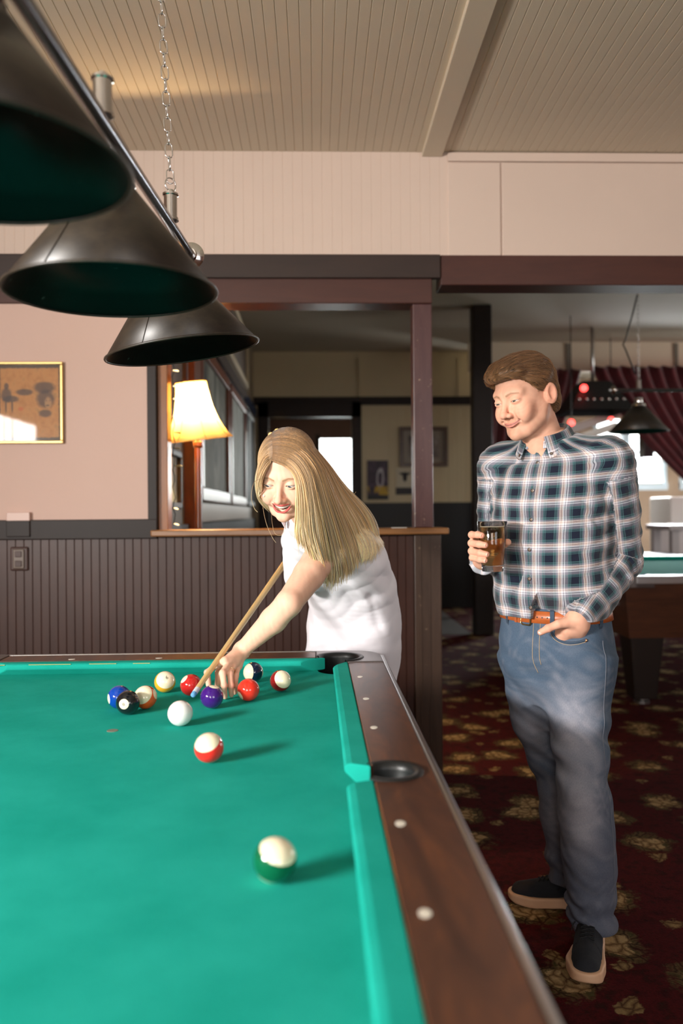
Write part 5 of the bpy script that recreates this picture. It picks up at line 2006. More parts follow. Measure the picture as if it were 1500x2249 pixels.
# collar: stand and fall swept round the neck
cc = np.array((0.690, 2.482, 1.500))
nA = 61
rows = []
cl = []
for i in range(nA):
    ph = math.radians(22 + 316 * i / (nA - 1))      # 0 = front, positive to his left
    dirv = FF * math.cos(ph) + FL * math.sin(ph)
    fr = (1 + math.cos(ph)) / 2
    fr4 = fr ** 3
    r0 = 0.064 + 0.004 * (1 - fr)
    base = cc + dirv * r0 + np.array((0, 0, -0.052 * fr + 0.004))
    row = []
    st = 0.034
    lean = -0.006
    up_ = np.array((0, 0, 1.0)) + 0.25 * -FF
    fall = 0.042 + 0.026 * max(0, (fr - 0.62) / 0.38)
    spread = 0.0
    prof = [(0.000, 0.0), (0.0, 0.5), (0.001, 0.92), (0.005, 1.05), (0.010, 0.98)]
    for o_, h_ in prof:
        row.append(base + dirv * (o_ + lean * h_) + up_ * (st * h_))
    top = row[-1]
    sgn = 1 if ph < PI else -1
    tang = (-FF * math.sin(ph) + FL * math.cos(ph)) * sgn
    for k in range(1, 6):
        f_ = k / 5
        row.append(top + dirv * (0.016 * f_ + 0.010 * f_ * (1 - fr)) + np.array((0, 0, -1.0)) * fall * f_ + tang * 0.020 * f_ * fr4)
    rows.append(row)
    cl.append([(ph * 0.07, 0.02 * 1.6 + k * 0.008, 0) for k in range(len(row))])
nR = len(rows[0])
CV = np.array(rows).reshape(-1, 3)
CF = np.array([[i * nR + j, (i + 1) * nR + j, (i + 1) * nR + j + 1, i * nR + j + 1] for i in range(nA - 1) for j in range(nR - 1)])
co = part_mesh('collar', CV, CF, M['plaid'], SHIRT, [('v', np.array(cl).reshape(-1, 3), 'cloth')]) if False else None
me = np_mesh('collar', CV - np.array(MAN.location), CF)
vec_attr(me, np.array(cl).reshape(-1, 3), 'cloth')
co = link('collar', me, M['plaid'], SHIRT)
md = co.modifiers.new('smooth', 'SUBSURF'); md.levels = 1; md.render_levels = 2
md = co.modifiers.new('thickness', 'SOLIDIFY'); md.thickness = 0.0028; md.offset = 0

# buttons down the placket and on the collar points
but_m = simple('brown_button', rgb(74, 54, 44), 0.3, 0, 0.2, 200)


def button(p, n, r=0.0056, parent=SHIRT):
    bm = lathe(bmesh.new(), [(0, 0.0012), (r * 0.55, 0.0010), (r * 0.7, 0.0022), (r * 0.95, 0.0020), (r, 0.0010), (r * 0.95, -0.001), (0, -0.001)], 24)
    o = obj('button', bm, but_m, parent, smooth=True, angle=0.9)
    o.location = Vector(p) - Vector(MAN.location)
    o.rotation_mode = 'QUATERNION'
    o.rotation_quaternion = Vector((0, 0, 1)).rotation_difference(Vector(n))
    bmh = bmesh.new()
    for sx_, sy_ in ((1, 1), (-1, 1), (1, -1), (-1, -1)):
        lathe(bmh, [(0, 0.0016), (0.0008, 0.0015), (0.0008, 0.0008)], 8, (sx_ * 0.0014, sy_ * 0.0014, 0))
    obj('button_thread', bmh, simple('thread_cream', rgb(190, 180, 160), 0.7), o)


zs_ = [1.412, 1.330, 1.246, 1.160, 1.076, 0.992]
pb = ray_hit(man_shirt, [np.array((0.716, 2.492, z)) + FF * 0.32 for z in zs_], [-FF] * 6)
for p in pb:
    button(p + FF * 0.0012, FF)
pbp = ray_hit(man_shirt, [np.array((0.716, 2.492, 1.335)) + FF * 0.32 + FL * 0.10], [-FF])
for i in (1, nA - 2):
    p = CV.reshape(nA, nR, 3)[i][-2]
    dirv = p - cc
    dirv[2] = 0.02
    button(p + dirv / np.linalg.norm(dirv) * 0.003, dirv, 0.0045)

# body: head, neck, chest, arms and hands as one surface
GX, GY = 0.507, 2.372        # beer glass axis
GZ0, GH = 1.0995, 0.143


def glass_r(z):
    return 0.0300 + (0.0425 - 0.0300) * np.clip((z - GZ0) / GH, 0, 1)


def gp(deg, z, off):
    r = float(glass_r(z)) + off
    return (GX + r * math.cos(math.radians(deg)), GY + r * math.sin(math.radians(deg)), z)


RF = [  # fingers of the right hand round the glass: knuckle, middle joint, last joint, tip
    [gp(128, 1.196, 0.022), gp(168, 1.204, 0.019), gp(203, 1.205, 0.0105), gp(221, 1.203, 0.0095)],
    [gp(122, 1.176, 0.024), gp(168, 1.180, 0.022), gp(208, 1.178, 0.0110), gp(232, 1.176, 0.0095)],
    [gp(122, 1.156, 0.025), gp(168, 1.157, 0.024), gp(210, 1.153, 0.0115), gp(236, 1.150, 0.0095)],
    [gp(126, 1.138, 0.024), gp(168, 1.138, 0.024), gp(206, 1.134, 0.0120), gp(228, 1.132, 0.0090)]]
RT_ = [gp(100, 1.150, 0.030), gp(66, 1.168, 0.022), gp(34, 1.178, 0.0145), gp(12, 1.182, 0.0105)]
LF_K = (0.7095, 2.3720, 0.9178)
LTH = [(0.7151, 2.3250, 0.9578), (0.6794, 2.3180, 0.9528), (0.6521, 2.3220, 0.9411), (0.6327, 2.3320, 0.9284)]
M2 = np.array(RWR)


def man_body(P):
    d = mh(P)
    nk0, nk1 = mh.to_world((0, 0.022, -0.055)), np.array((0.700, 2.497, 1.455))
    d = smin(d, cap(P, nk0, nk1, 0.056, 0.061), 0.022)
    d = smin(d, cap(P, mh.to_world((0.0, -0.012, -0.088)), np.array((0.680, 2.470, 1.44)), 0.020, 0.03), 0.03)
    d = smin(d, np.maximum(torso(P) + 0.018, 1.12 - P[:, 2]), 0.02)
    d = smin(d, chainf(P, lsl[:3], [0.055, 0.047, 0.042]), 0.02)
    d = smin(d, chainf(P, rsl[:3], [0.055, 0.047, 0.042]), 0.02)
    # left forearm and the hand half in the pocket
    fa = chainf(P, [LEL, np.array(LWR) * 0.75 + np.array(LEL) * 0.25, LWR], [0.042, 0.034, 0.029])
    pm = chainf(P, [LWR, np.array(LWR) * 0.45 + np.array(LF_K) * 0.55, LF_K], [0.027, 0.029, 0.024], 0.01)
    pm = smin(pm, cap(P, np.array(LWR) + np.array((0.014, 0.0, -0.022)), np.array(LF_K) + np.array((0.042, -0.004, -0.004)), 0.021, 0.019), 0.02)
    th = chainf(P, LTH, [0.0165, 0.0125, 0.0105, 0.0088], 0.003)
    th = smin(th, vlen(P - np.array(LTH[2])) - 0.0112, 0.004)
    hl = smin(smin(fa, pm, 0.015), th, 0.010)
    hl = smin(hl, cap(P, LF_K, np.array(LF_K) + np.array((0.008, 0.035, -0.075)), 0.022, 0.014), 0.01)
    d = smin(d, hl, 0.01)
    # right forearm and hand round the glass
    fa = chainf(P, [REL, RWR], [0.042, 0.029])
    ks = [np.array(f[0]) for f in RF]
    pm = chainf(P, ks, [0.0125, 0.0130, 0.0130, 0.0115])
    ctr = sum(ks) / 4
    pm = smin(pm, cap(P, M2, ks[1], 0.022, 0.013), 0.012)
    pm = smin(pm, cap(P, M2, ks[3], 0.022, 0.012), 0.012)
    pm = smin(pm, cap(P, M2, (M2 + np.array(RT_[0])) / 2, 0.022, 0.019), 0.015)
    h = smin(fa, pm, 0.012)
    for f, r0 in zip(RF, (0.0104, 0.0108, 0.0104, 0.0094)):
        h = smin(h, finger(P, f, r0, r0 * 0.84), 0.005)
    h = smin(h, smin(cap(P, M2, RT_[0], 0.020, 0.015), finger(P, RT_, 0.0135, 0.0100), 0.008), 0.008)
    gd = vlen(P[:, :2] - np.array((GX, GY))) - glass_r(P[:, 2])
    h = np.maximum(h, np.where((P[:, 2] > GZ0 - 0.005), 0.0004 - gd, -1))
    return smin(d, h, 0.006)


bx = axis_pts(0.42, 0.98, 0.006, [(0.42, 0.80, 0.0019)])
by = axis_pts(2.27, 2.78, 0.006, [(2.28, 2.48, 0.0020), (2.32, 2.59, 0.0019)])
bz = axis_pts(0.86, 1.76, 0.006, [(0.87, 1.00, 0.0022), (1.10, 1.23, 0.0021), (1.44, 1.76, 0.0018)])
V, F = surface(man_body, bx, by, bz, 0.010)
V = smooth_verts(V, F, 1, 0.35)
LIPS = np.array(rgb(206, 134, 120)[:3])
col = mh.paint(V, SKIN, LIPS, np.array(rgb(134, 96, 66)[:3]), 4, stubble=0.42)
hand = (V[:, 2] < 1.26)
knk = sum(gauss(V, q, (0.009, 0.009, 0.009)) for f in RF for q in f[1:]) + sum(gauss(V, q, (0.01, 0.01, 0.01)) for q in LTH[2:])
col = col * (1 - 0.30 * np.clip(knk, 0, 1)[:, None] * np.array((0.1, 0.9, 0.9)))
M['skin'] = skin_mat('skin')
part_mesh('body', V, F, M['skin'], MAN, [('c', col, 'tint')])
mh.eyes(MAN, rgb(84, 88, 80), (0.15, -0.93, -0.34))
nail_m = simple('nail', rgb(236, 190, 174), 0.25)
for f in RF:
    tip, prev = np.array(f[3]), np.array(f[2])
    out = tip - np.array((GX, GY, tip[2]))
    nail(MAN, tip + out / np.linalg.norm(out) * 0.0070 + (tip - prev) * 0.02, prev, out, 0.0050, 0.0095, nail_m)
nail(MAN, np.array(LTH[3]) + np.array((-0.002, -0.0078, 0.003)), np.array(LTH[2]) + np.array((0, -0.008, 0.003)), (-0.1, -0.9, 0.45), 0.0062, 0.012, nail_m)

# hair: a combed-back mass with drawn strands over it
HLY = [-0.14, -0.085, -0.066, -0.050, -0.034, -0.020, -0.006, 0.012, 0.024, 0.036, 0.11]
HLZ = [0.060, 0.062, 0.058, 0.044, 0.022, 0.004, -0.012, 0.008, -0.030, -0.062, -0.080]
hw_ = Wave(11, [(150, 30, 50), (110, -50, 160)], [-0.0010, -0.0009], 0.006, 30)


def man_hair_local(p):
    q = p.copy()
    q[:, 0] = np.abs(q[:, 0])
    d = ell(p, (0, 0.014, 0.044), (0.0815, 0.1045, 0.0865))
    d = smin(d, ell(p, (-0.012, -0.052, 0.082), (0.060, 0.047, 0.034)), 0.03)
    d = smin(d, chainf(p, [(0.050, -0.066, 0.078), (0.012, -0.088, 0.082), (-0.032, -0.088, 0.078), (-0.062, -0.060, 0.064)], [0.017, 0.0175, 0.0175, 0.015]), 0.014)
    d = smin(d, ell(p, (0, 0.062, -0.022), (0.068, 0.046, 0.064)), 0.03)
    d = d + hw_(p)
    zl = np.interp(p[:, 1], HLY, HLZ)
    zl = np.where(np.abs(p[:, 0]) > 0.04, zl, np.where(p[:, 1] < -0.03, 0.060, zl))
    d = smax(d, (zl - p[:, 2]) * 0.75, 0.006)
    ear = ell(q, (0.086, 0.008, -0.012), (0.018, 0.016, 0.030))
    d = smax(d, -ear, 0.004)
    return d


def man_hair(P):
    return man_hair_local(mh.to_local(P)) * mh.s


c0 = mh.c
V, F = surface(man_hair, axis_pts(c0[0] - 0.13, c0[0] + 0.13, 0.0021), axis_pts(c0[1] - 0.14, c0[1] + 0.14, 0.0021), axis_pts(c0[2] - 0.12, c0[2] + 0.17, 0.0021), 0.008)


def hair_mat(name, rough=0.42):
    t = NT(name)
    a = t.attr('tint')
    t.base(a.outputs['Color'])
    t.set(Roughness=rough, Sheen_Weight=0.1)
    t.b.inputs['Specular IOR Level'].default_value = 0.32
    return t.m


M['hair'] = hair_mat('hair')
hc = np.array(rgb(130, 94, 62)[:3])
hn = Wave(12, np.random.RandomState(2).randn(6, 3) * 160, [-0.16] * 6, 0.01, 40)(V)
col = hc * (0.80 + hn)[:, None]
HAIR = part_mesh('hair', V, F, M['hair'], MAN, [('c', np.clip(col, 0, 1), 'tint')])
rs = np.random.RandomState(5)
lp = mh.to_local(V)
seeds = lp[rs.choice(len(lp), 5000)]
paths = []
rad = []
for sp_ in seeds:
    p = sp_.copy()
    L_ = rs.uniform(0.025, 0.07)
    pts = []
    jit = rs.randn(3) * 0.13
    off = rs.uniform(-0.0005, 0.0022)
    for k in range(9):
        pts.append(p.copy())
        top = np.clip((p[2] - 0.045) / 0.05, 0, 1)
        fl = top * np.array((0.42, 0.95, 0.30 if p[1] < -0.04 else -0.1)) + (1 - top) * np.array((0, 0.85, -0.55)) + jit
        if p[1] > 0.06:
            fl = fl + np.array((0, -0.3, -0.9))
        e = 1e-3
        P3 = np.array([p, p + (e, 0, 0), p + (0, e, 0), p + (0, 0, e)])
        dv = man_hair_local(P3)
        g = (dv[1:] - dv[0]) / e
        g /= max(np.linalg.norm(g), 1e-6)
        fl = fl - g * (fl @ g)
        fl /= max(np.linalg.norm(fl), 1e-6)
        p = p + fl * L_ / 8 - g * (dv[0] - off)
    pts = np.array(pts)
    zl = np.interp(pts[:, 1], HLY, HLZ)
    if (pts[:, 2] < zl - 0.004).any():
        continue
    paths.append(mh.to_world(pts))
    rad.append(0.00065 * np.sin(np.linspace(0.5, PI - 0.15, 9)))
V, F, ids, tt = tube_arrays(paths, rad, 4, 0.6)
shade = rs.uniform(0.65, 1.5, len(paths))
col = np.clip(hc * shade[ids][:, None] * (1 + 0.12 * rs.randn(len(paths))[ids][:, None] * np.array((1, 0.6, 0.2))), 0, 1)
part_mesh('hair_strands', V, F, M['hair'], MAN, [('c', col, 'tint')]).parent = HAIR

# jeans
hips = Loft([(0.716, 2.492, 0.690, 0.075, 0.075, -42, 2.0), (0.720, 2.496, 0.750, 0.135, 0.115, -42, 2.0), (0.724, 2.500, 0.805, 0.163, 0.134, -42, 2.1), (0.724, 2.500, 0.870, 0.172, 0.138, -42, 2.3), (0.724, 2.500, 0.930, 0.166, 0.126, -42, 2.3), (0.724, 2.500, 0.985, 0.160, 0.118, -42, 2.2)], 4)
lleg = Loft([(*(0.7904, 2.4400, 0.8423), 0.092, 0.098, -20), (*(0.7707, 2.4250, 0.6847), 0.090, 0.094, -15), (*(0.7645, 2.4000, 0.5848), 0.080, 0.086, -10), (*(0.7638, 2.3750, 0.5067), 0.074, 0.080, -5), (*(0.7721, 2.3750, 0.3952), 0.077, 0.080, 0), (*(0.7840, 2.3900, 0.2710), 0.077, 0.080, 0), (*(0.7930, 2.4000, 0.1608), 0.070, 0.076, 0), (*(0.7993, 2.4050, 0.0682), 0.064, 0.078, 0)], 4)
rleg = Loft([(*(0.6686, 2.5550, 0.8243), 0.092, 0.096, -50), (*(0.6909, 2.5800, 0.6492), 0.086, 0.092, -55), (*(0.7328, 2.6000, 0.5293), 0.077, 0.084, -60), (*(0.7610, 2.6000, 0.4429), 0.070, 0.078, -65), (*(0.7832, 2.6200, 0.3063), 0.070, 0.076, -75), (*(0.8029, 2.6400, 0.1823), 0.070, 0.074, -80), (*(0.8126, 2.6500, 0.0978), 0.064, 0.072, -85)], 4)
jf1 = Wave(21, [(18, 10, 58), (-26, 14, 44), (30, -20, 80)], [-0.0030, -0.0026, -0.0016], 0.03, 12)
jf2 = Wave(22, [(24, -16, 96), (-30, 22, 84)], [-0.0050, -0.0042], 0.016, 14)
LK, RK = np.array((0.7616, 2.3600, 0.5180)), np.array((0.7611, 2.6000, 0.4572))
LA, RA = np.array((0.7979, 2.4000, 0.1011)), np.array((0.8085, 2.6500, 0.1344))
CRO = np.array((0.700, 2.44, 0.80))


def man_jeans(P, folds=True):
    d = smin(hips(P), lleg(P), 0.05)
    d = smin(d, rleg(P), 0.05)
    d = smin(d, cap(P, (0.765, 2.40, 0.90), (0.752, 2.392, 0.845), 0.045, 0.035), 0.03)    # the hand in the pocket
    if folds:
        k = gauss(P, LK + (0, 0, 0.02), (0.14, 0.14, 0.10)) + gauss(P, RK, (0.14, 0.14, 0.10))
        a = gauss(P, LA, (0.15, 0.15, 0.075)) + gauss(P, RA, (0.15, 0.15, 0.06))
        d = d + jf1(P) * (0.50 + 1.10 * np.clip(k, 0, 1)) * np.clip((0.90 - P[:, 2]) / 0.1, 0.1, 1) + jf2(P) * 1.25 * np.clip(a, 0, 1)
        d = d + jf2(P * 0.6) * gauss(P, CRO, (0.12, 0.10, 0.05)) * 0.5
        # fly
        u = (P - np.array((0.716, 2.492, 0))) @ FL
        frn = ((P - np.array((0.716, 2.492, 0))) @ FF) > 0.02
        fl = np.minimum(np.minimum(u + 0.006, 0.030 - u), P[:, 2] - 0.84)
        d = d - 0.002 * np.clip(fl / 0.003, 0, 1) * frn
    d = smax(d, P[:, 2] - 0.985, 0.003)
    return d


jx = axis_pts(0.55, 1.0, 0.0055)
jy = axis_pts(2.26, 2.76, 0.0055)
jz = axis_pts(0.05, 1.0, 0.0055)
V, F = surface(man_jeans, jx, jy, jz)
V = smooth_verts(V, F, 1, 0.4)
jb = np.array(rgb(80, 98, 118)[:3])
jw = np.array(rgb(168, 167, 176)[:3])
jd = np.array(rgb(98, 104, 120)[:3])
fade = 0.75 * gauss(V, np.array((0.7245, 2.3300, 0.6565)), (0.075, 0.10, 0.13)) + 0.9 * gauss(V, np.array((0.7362, 2.3000, 0.4231)), (0.055, 0.10, 0.12)) + 0.7 * gauss(V, np.array((0.6383, 2.5000, 0.6002)), (0.07, 0.10, 0.11)) + 0.5 * gauss(V, np.array((0.7339, 2.5500, 0.3326)), (0.04, 0.1, 0.12))  # worn denim together with light on thighs and knees, put into the colour
nz_ = Wave(23, np.random.RandomState(8).randn(6, 3) * 60, [-0.04] * 6, 0.02, 20)(V)
low = np.clip((0.62 - V[:, 2]) / 0.3, 0, 1)  # lower legs tinted lighter to offset the shade of the table
col = (jb * (1 - low)[:, None] + jd * low[:, None])
fa_ = np.clip(fade + nz_, 0, 1)[:, None]
col = col * (1 - fa_) + jw * fa_


def denim():
    t = NT('denim')
    a = t.attr('tint')
    f = t.noise(500, 3, 0.7, t.scaled(1, 1, 0.35))
    c = t.mix(0.5, a.outputs['Color'], t.ramp(f, [(0.28, (0.42, 0.45, 0.5, 1)), (0.72, (1, 1, 1, 1))]), 'MULTIPLY')
    t.base(c)
    t.set(Roughness=0.85)
    t.b.inputs['Specular IOR Level'].default_value = 0.2
    t.bump(f, 0.25, 0.001)
    return t.m


M['denim'] = denim()
JEANS = part_mesh('jeans', V, F, M['denim'], MAN, [('c', col, 'tint')])
stitch = simple('stitch_thread', rgb(170, 150, 122), 0.7)


def on_jeans(pts, off=0.001):
    """project points onto the jeans along the chest direction turned toward his left"""
    pts = np.array(pts, float)
    d = np.array((0.55, 0.83, 0.0))
    return ray_hit(man_jeans, pts - d * 0.3, [d] * len(pts), 0.6) - d * off


def strip(name, pts, r, mat, parent, seg=6):
    bm = tube(bmesh.new(), [Vector(p) - Vector(MAN.location) for p in pts], r, seg)
    return obj(name, bm, mat, parent, smooth=True)


def dense(pts, n=10):
    return catmull(np.array(pts, float), n)


pk = dense([(0.6847, 2.4000, 0.9378), (0.6978, 2.4000, 0.9152), (0.7218, 2.4000, 0.9017), (0.7511, 2.4000, 0.8960), (0.7805, 2.4000, 0.8983), (0.8046, 2.4000, 0.9046)])
strip('pocket_hem', on_jeans(pk, 0.001), 0.0032, M['denim'], JEANS)
color_attr(bpy.data.objects['pocket_hem'].data, jb * 0.8)
strip('pocket_stitch', on_jeans(pk + np.array((0, 0, -0.006)), 0.0012), 0.0009, stitch, JEANS)
fly = dense([(0.6130, 2.3800, 0.9519), (0.6137, 2.3800, 0.8811), (0.6173, 2.3800, 0.8352), (0.6436, 2.4000, 0.8009)])
strip('fly_stitch', on_jeans(fly, 0.0008), 0.0010, stitch, JEANS)
strip('fly_stitch', on_jeans(fly[:-8] + np.array((0.026, 0.0, 0)), 0.0008), 0.0010, stitch, JEANS)
seam = dense([(0.8194, 2.4200, 0.8988), (0.8212, 2.4200, 0.7919), (0.8147, 2.4200, 0.6585), (0.8084, 2.4200, 0.5518), (0.8210, 2.4200, 0.4447), (0.8335, 2.4200, 0.3243), (0.8406, 2.4200, 0.2040), (0.8425, 2.4200, 0.1105)])
sm_ = ray_hit(man_jeans, seam + np.array((0.0, -0.3, 0)), [(0, 1, 0)] * len(seam), 0.6)
strip('side_seam', sm_ + np.array((0, -0.0006, 0)), 0.0009, simple('seam_pale', rgb(110, 114, 124), 0.8), JEANS)
for q, c_l in (((0.8046, 2.4000, 0.9032), 'rivet'), ((0.6768, 2.4000, 0.9538), 'rivet')):
    p = on_jeans([q], 0.002)[0]
    o = obj('rivet', lathe(bmesh.new(), [(0, 0.0022), (0.003, 0.002), (0.0048, 0.0008), (0.0048, -0.001)], 16), simple('copper', (0.72, 0.40, 0.22, 1), 0.3, 1.0), JEANS, smooth=True)
    o.location = Vector(p) - Vector(MAN.location)
    o.rotation_mode = 'QUATERNION'
    o.rotation_quaternion = Vector((0, 0, 1)).rotation_difference(Vector((-0.4, -0.9, 0.1)))


# belt traced round the waist
def waist_ring(z, off, a0=0, a1=360, n=120, fn=None):
    fn = fn or (lambda P: hips(P))
    c = np.array((0.724, 2.50, 0))
    out = []
    for k in range(n + (0 if a1 - a0 == 360 else 1)):
        a = math.radians(a0 + (a1 - a0) * k / n)
        out.append(FF * math.cos(a) + FL * math.sin(a))
    D = np.array(out)
    P0 = c + D * 0.35
    P0[:, 2] = z
    return ray_hit(fn, P0, -D, 0.35) + D * off, D


leather = simple('tan_leather', rgb(176, 92, 44), 0.38, 0, 0.12, 60, 0.15, 0.2)
zb0, zb1 = 0.948, 0.984
belt_f = lambda P: np.minimum(hips(P), 0.0 * P[:, 0] + 1)
ring = []
n_ = 140
for z, off in ((zb0, 0.001), (zb0 + 0.001, 0.0052), (zb1 - 0.001, 0.0052), (zb1, 0.001)):
    zz = min(z, 0.984)
    pr_, D = waist_ring(zz - 0.001, off + 0.001, n=n_)
    pr_[:, 2] = z - 0.004 * (D @ FF)
    ring.append(pr_)
BV = np.concatenate(ring)
BF = []
for j in range(4):
    for k in range(n_):
        BF.append([j * n_ + k, j * n_ + (k + 1) % n_, ((j + 1) % 4) * n_ + (k + 1) % n_, ((j + 1) % 4) * n_ + k])
BELT = part_mesh('belt', BV, np.array(BF), leather, MAN)
# buckle, keepers, holes
brass = simple('antique_brass', (0.52, 0.38, 0.16, 1), 0.3, 1.0)


def belt_frame(deg):
    p, D = waist_ring(0.962, 0.0075, deg, deg + 1, 1)
    d = D[0]
    side = np.array((-d[1], d[0], 0))
    c = p[0].copy()
    c[2] = (zb0 + zb1) / 2 - 0.004 * (d @ FF)
    return Vector(c), Vector(d), Vector(side)


c_, d_, s_ = belt_frame(-14)
bk = []
for u, v in ((-0.019, -0.020), (-0.012, -0.0245), (0.012, -0.0245), (0.017, -0.020), (0.017, 0.020), (0.012, 0.0245), (-0.012, 0.0245), (-0.019, 0.020)):
    bk.append(c_ + s_ * u + Vector((0, 0, v)) - Vector(MAN.location))
obj('buckle', tube(bmesh.new(), bk, 0.0026, 8, closed=True), brass, BELT, smooth=True)
obj('buckle_pin', tube(bmesh.new(), [c_ + s_ * 0.017 + d_ * 0.001 - Vector(MAN.location), c_ - s_ * 0.02 + d_ * 0.002 - Vector(MAN.location)], 0.0018, 8), brass, BELT, smooth=True)
for deg in (-24, -29):
    c_, d_, s_ = belt_frame(deg)
    bm = bmesh.new()
    loop_pts = [c_ + s_ * 0 + Vector((0, 0, v)) + d_ * o_ - Vector(MAN.location) for v, o_ in ((-0.020, -0.004), (-0.0205, 0.002), (0.0205, 0.002), (0.020, -0.004))]
    for a_, b_ in ((-0.005, 0.005),):
        lo = [bm.verts.new(q + s_ * a_) for q in loop_pts]
        hi = [bm.verts.new(q + s_ * b_) for q in loop_pts]
        for k in range(3):
            bm.faces.new((lo[k], lo[k + 1], hi[k + 1], hi[k]))
    o = obj('belt_keeper', bm, leather, BELT)
    md = o.modifiers.new('thickness', 'SOLIDIFY'); md.thickness = 0.003
for deg in (2, 9, 16):
    c_, d_, s_ = belt_frame(deg)
    o = obj('belt_hole', lathe(bmesh.new(), [(0, 0.0003), (0.0022, 0.0003), (0.0022, -0.002)], 12), M['black'], BELT)
    o.location = c_ - d_ * 0.0013 - Vector(MAN.location)
    o.rotation_mode = 'QUATERNION'
    o.rotation_quaternion = Vector((0, 0, 1)).rotation_difference(d_)
for deg in (22, -45, 75, 180):
    c_, d_, s_ = belt_frame(deg)
    bm = bmesh.new()
    pts = [c_ + Vector((0, 0, v)) + d_ * o_ - Vector(MAN.location) for v, o_ in ((-0.040, -0.006), (-0.026, 0.0), (-0.0, 0.003), (0.020, 0.001), (0.023, -0.005))]
    lo = [bm.verts.new(q + s_ * -0.006) for q in pts]
    hi = [bm.verts.new(q + s_ * 0.006) for q in pts]
    for k in range(4):
        bm.faces.new((lo[k], lo[k + 1], hi[k + 1], hi[k]))
    o = obj('belt_loop', bm, M['denim'], JEANS)
    color_attr(o.data, jb * 0.75)
    md = o.modifiers.new('thickness', 'SOLIDIFY'); md.thickness = 0.0025


# canvas shoes
def shoe(heel, toe, side):
    heel, toe = np.array(heel, float), np.array(toe, float)
    L_ = np.linalg.norm(toe - heel)
    fy = (toe - heel) / L_
    fx = np.array((fy[1], -fy[0], 0)) * side       # toward the inner or outer edge
    k = L_ / 0.29
    def loc(P):
        q = (P - heel) / k
        return np.stack([q @ fx, q @ fy, q[:, 2]], 1)
    cen = [(0, 0.036, 0), (0.002, 0.10, 0), (0.005, 0.16, 0), (0.007, 0.205, 0), (0.003, 0.247, 0)]
    rr = [0.036, 0.035, 0.040, 0.0465, 0.043]
    def outline(q):
        f = q.copy()
        f[:, 2] = 0
        return chainf(f, cen, rr, 0.02)
    def sole(P):
        q = loc(P)
        ztop = 0.033 + 0.006 * np.clip((0.10 - q[:, 1]) / 0.1, 0, 1) + 0.002 * np.clip((q[:, 1] - 0.22) / 0.06, 0, 1)
        zbot = 0.001 + 0.012 * np.clip((q[:, 1] - 0.235) / 0.055, 0, 1) ** 2
        d = smax(outline(q) + 0.002 * (q[:, 2] < 0.016) * 0, np.maximum(q[:, 2] - ztop, zbot - q[:, 2]), 0.006)
        return d * k
    def upper(P):
        q = loc(P)
        d = chainf(q, [(0, 0.046, 0.045), (0, 0.05, 0.078)], [0.035, 0.033])
        d = smin(d, chainf(q, [(0, 0.055, 0.066), (0.001, 0.12, 0.060), (0.004, 0.175, 0.043), (0.005, 0.215, 0.034), (0.003, 0.245, 0.030)], [0.036, 0.036, 0.037, 0.038, 0.034]), 0.02)
        d = smax(d, outline(q) + 0.0015, 0.008)
        d = smax(d, 0.026 - q[:, 2], 0.002)
        d = smax(d, q[:, 2] - 0.098, 0.006)
        # vamp seam, eyestays and tongue
        vs = np.abs(vlen((q[:, :2] - np.array((0.004, 0.30))) / np.array((0.8, 1))) - 0.105)
        d = d - 0.0012 * ((q[:, 1] < 0.2) & (np.abs(q[:, 0] - 0.003) > 0.014) & (q[:, 1] > 0.08)) 
        d = d + 0.0012 * np.clip(1 - vs / 0.0018, 0, 1) * (q[:, 2] > 0.03)
        return d * k
    lo_, hi_ = np.minimum(heel, toe) - 0.08, np.maximum(heel, toe) + 0.08
    S = empty('shoe_root', MAN.location)
    V, F = surface(sole, axis_pts(lo_[0], hi_[0], 0.0035), axis_pts(lo_[1], hi_[1], 0.0035), axis_pts(-0.01, 0.06, 0.003), 0.01)
    V2, F2 = surface(upper, axis_pts(lo_[0], hi_[0], 0.0032), axis_pts(lo_[1], hi_[1], 0.0032), axis_pts(0.01, 0.12, 0.003), 0.01)
    bpy.data.objects.remove(S)
    up = part_mesh('shoe', V2, F2, M['canvas'], MAN)
    part_mesh('shoe_sole', V, F, M['gum'], MAN).parent = up
    # laces
    def W_(x, y, z):
        return heel + (fx * x + fy * y) * k + np.array((0, 0, z * k))
    def on(x, y):
        p = ray_hit(upper, [W_(x, y, 0.14)], [(0, 0, -1)], 0.14)[0]
        return p + np.array((0, 0, 0.0018))
    lc = []
    for i in range(6):
        y0 = 0.108 + i * 0.014
        for s in (-1, 1):
            pts = [on(0.004 + s * (0.018 - 0.036 * t_), y0 + 0.012 * t_) for t_ in np.linspace(0, 1, 7)]
            lc.append(np.array(pts))
    # bow
    b0 = on(0.003, 0.100)
    for s in (-1, 1):
        pts = [b0, b0 + fx * s * 0.02 + np.array((0, 0, 0.012)), b0 + fx * s * 0.04 + fy * 0.006 + np.array((0, 0, -0.004)), b0 + fx * s * 0.034 + fy * 0.016 + np.array((0, 0, -0.016)), b0 + fx * s * 0.015 + fy * 0.006, b0]
        lc.append(dense(pts, 4))
        pts = [b0, b0 + fx * s * 0.014 + fy * 0.01 + np.array((0, 0, 0.006)), b0 + fx * s * 0.042 + fy * 0.02 + np.array((0, 0, -0.020)), b0 + fx * s * 0.047 + fy * 0.03 + np.array((0, 0, -0.036))]
        lc.append(dense(pts, 4))
    V, F, _, _ = tube_arrays(lc, [0.0021] * len(lc), 6, 0.7)
    part_mesh('laces', V, F, M['lace'], MAN).parent = up


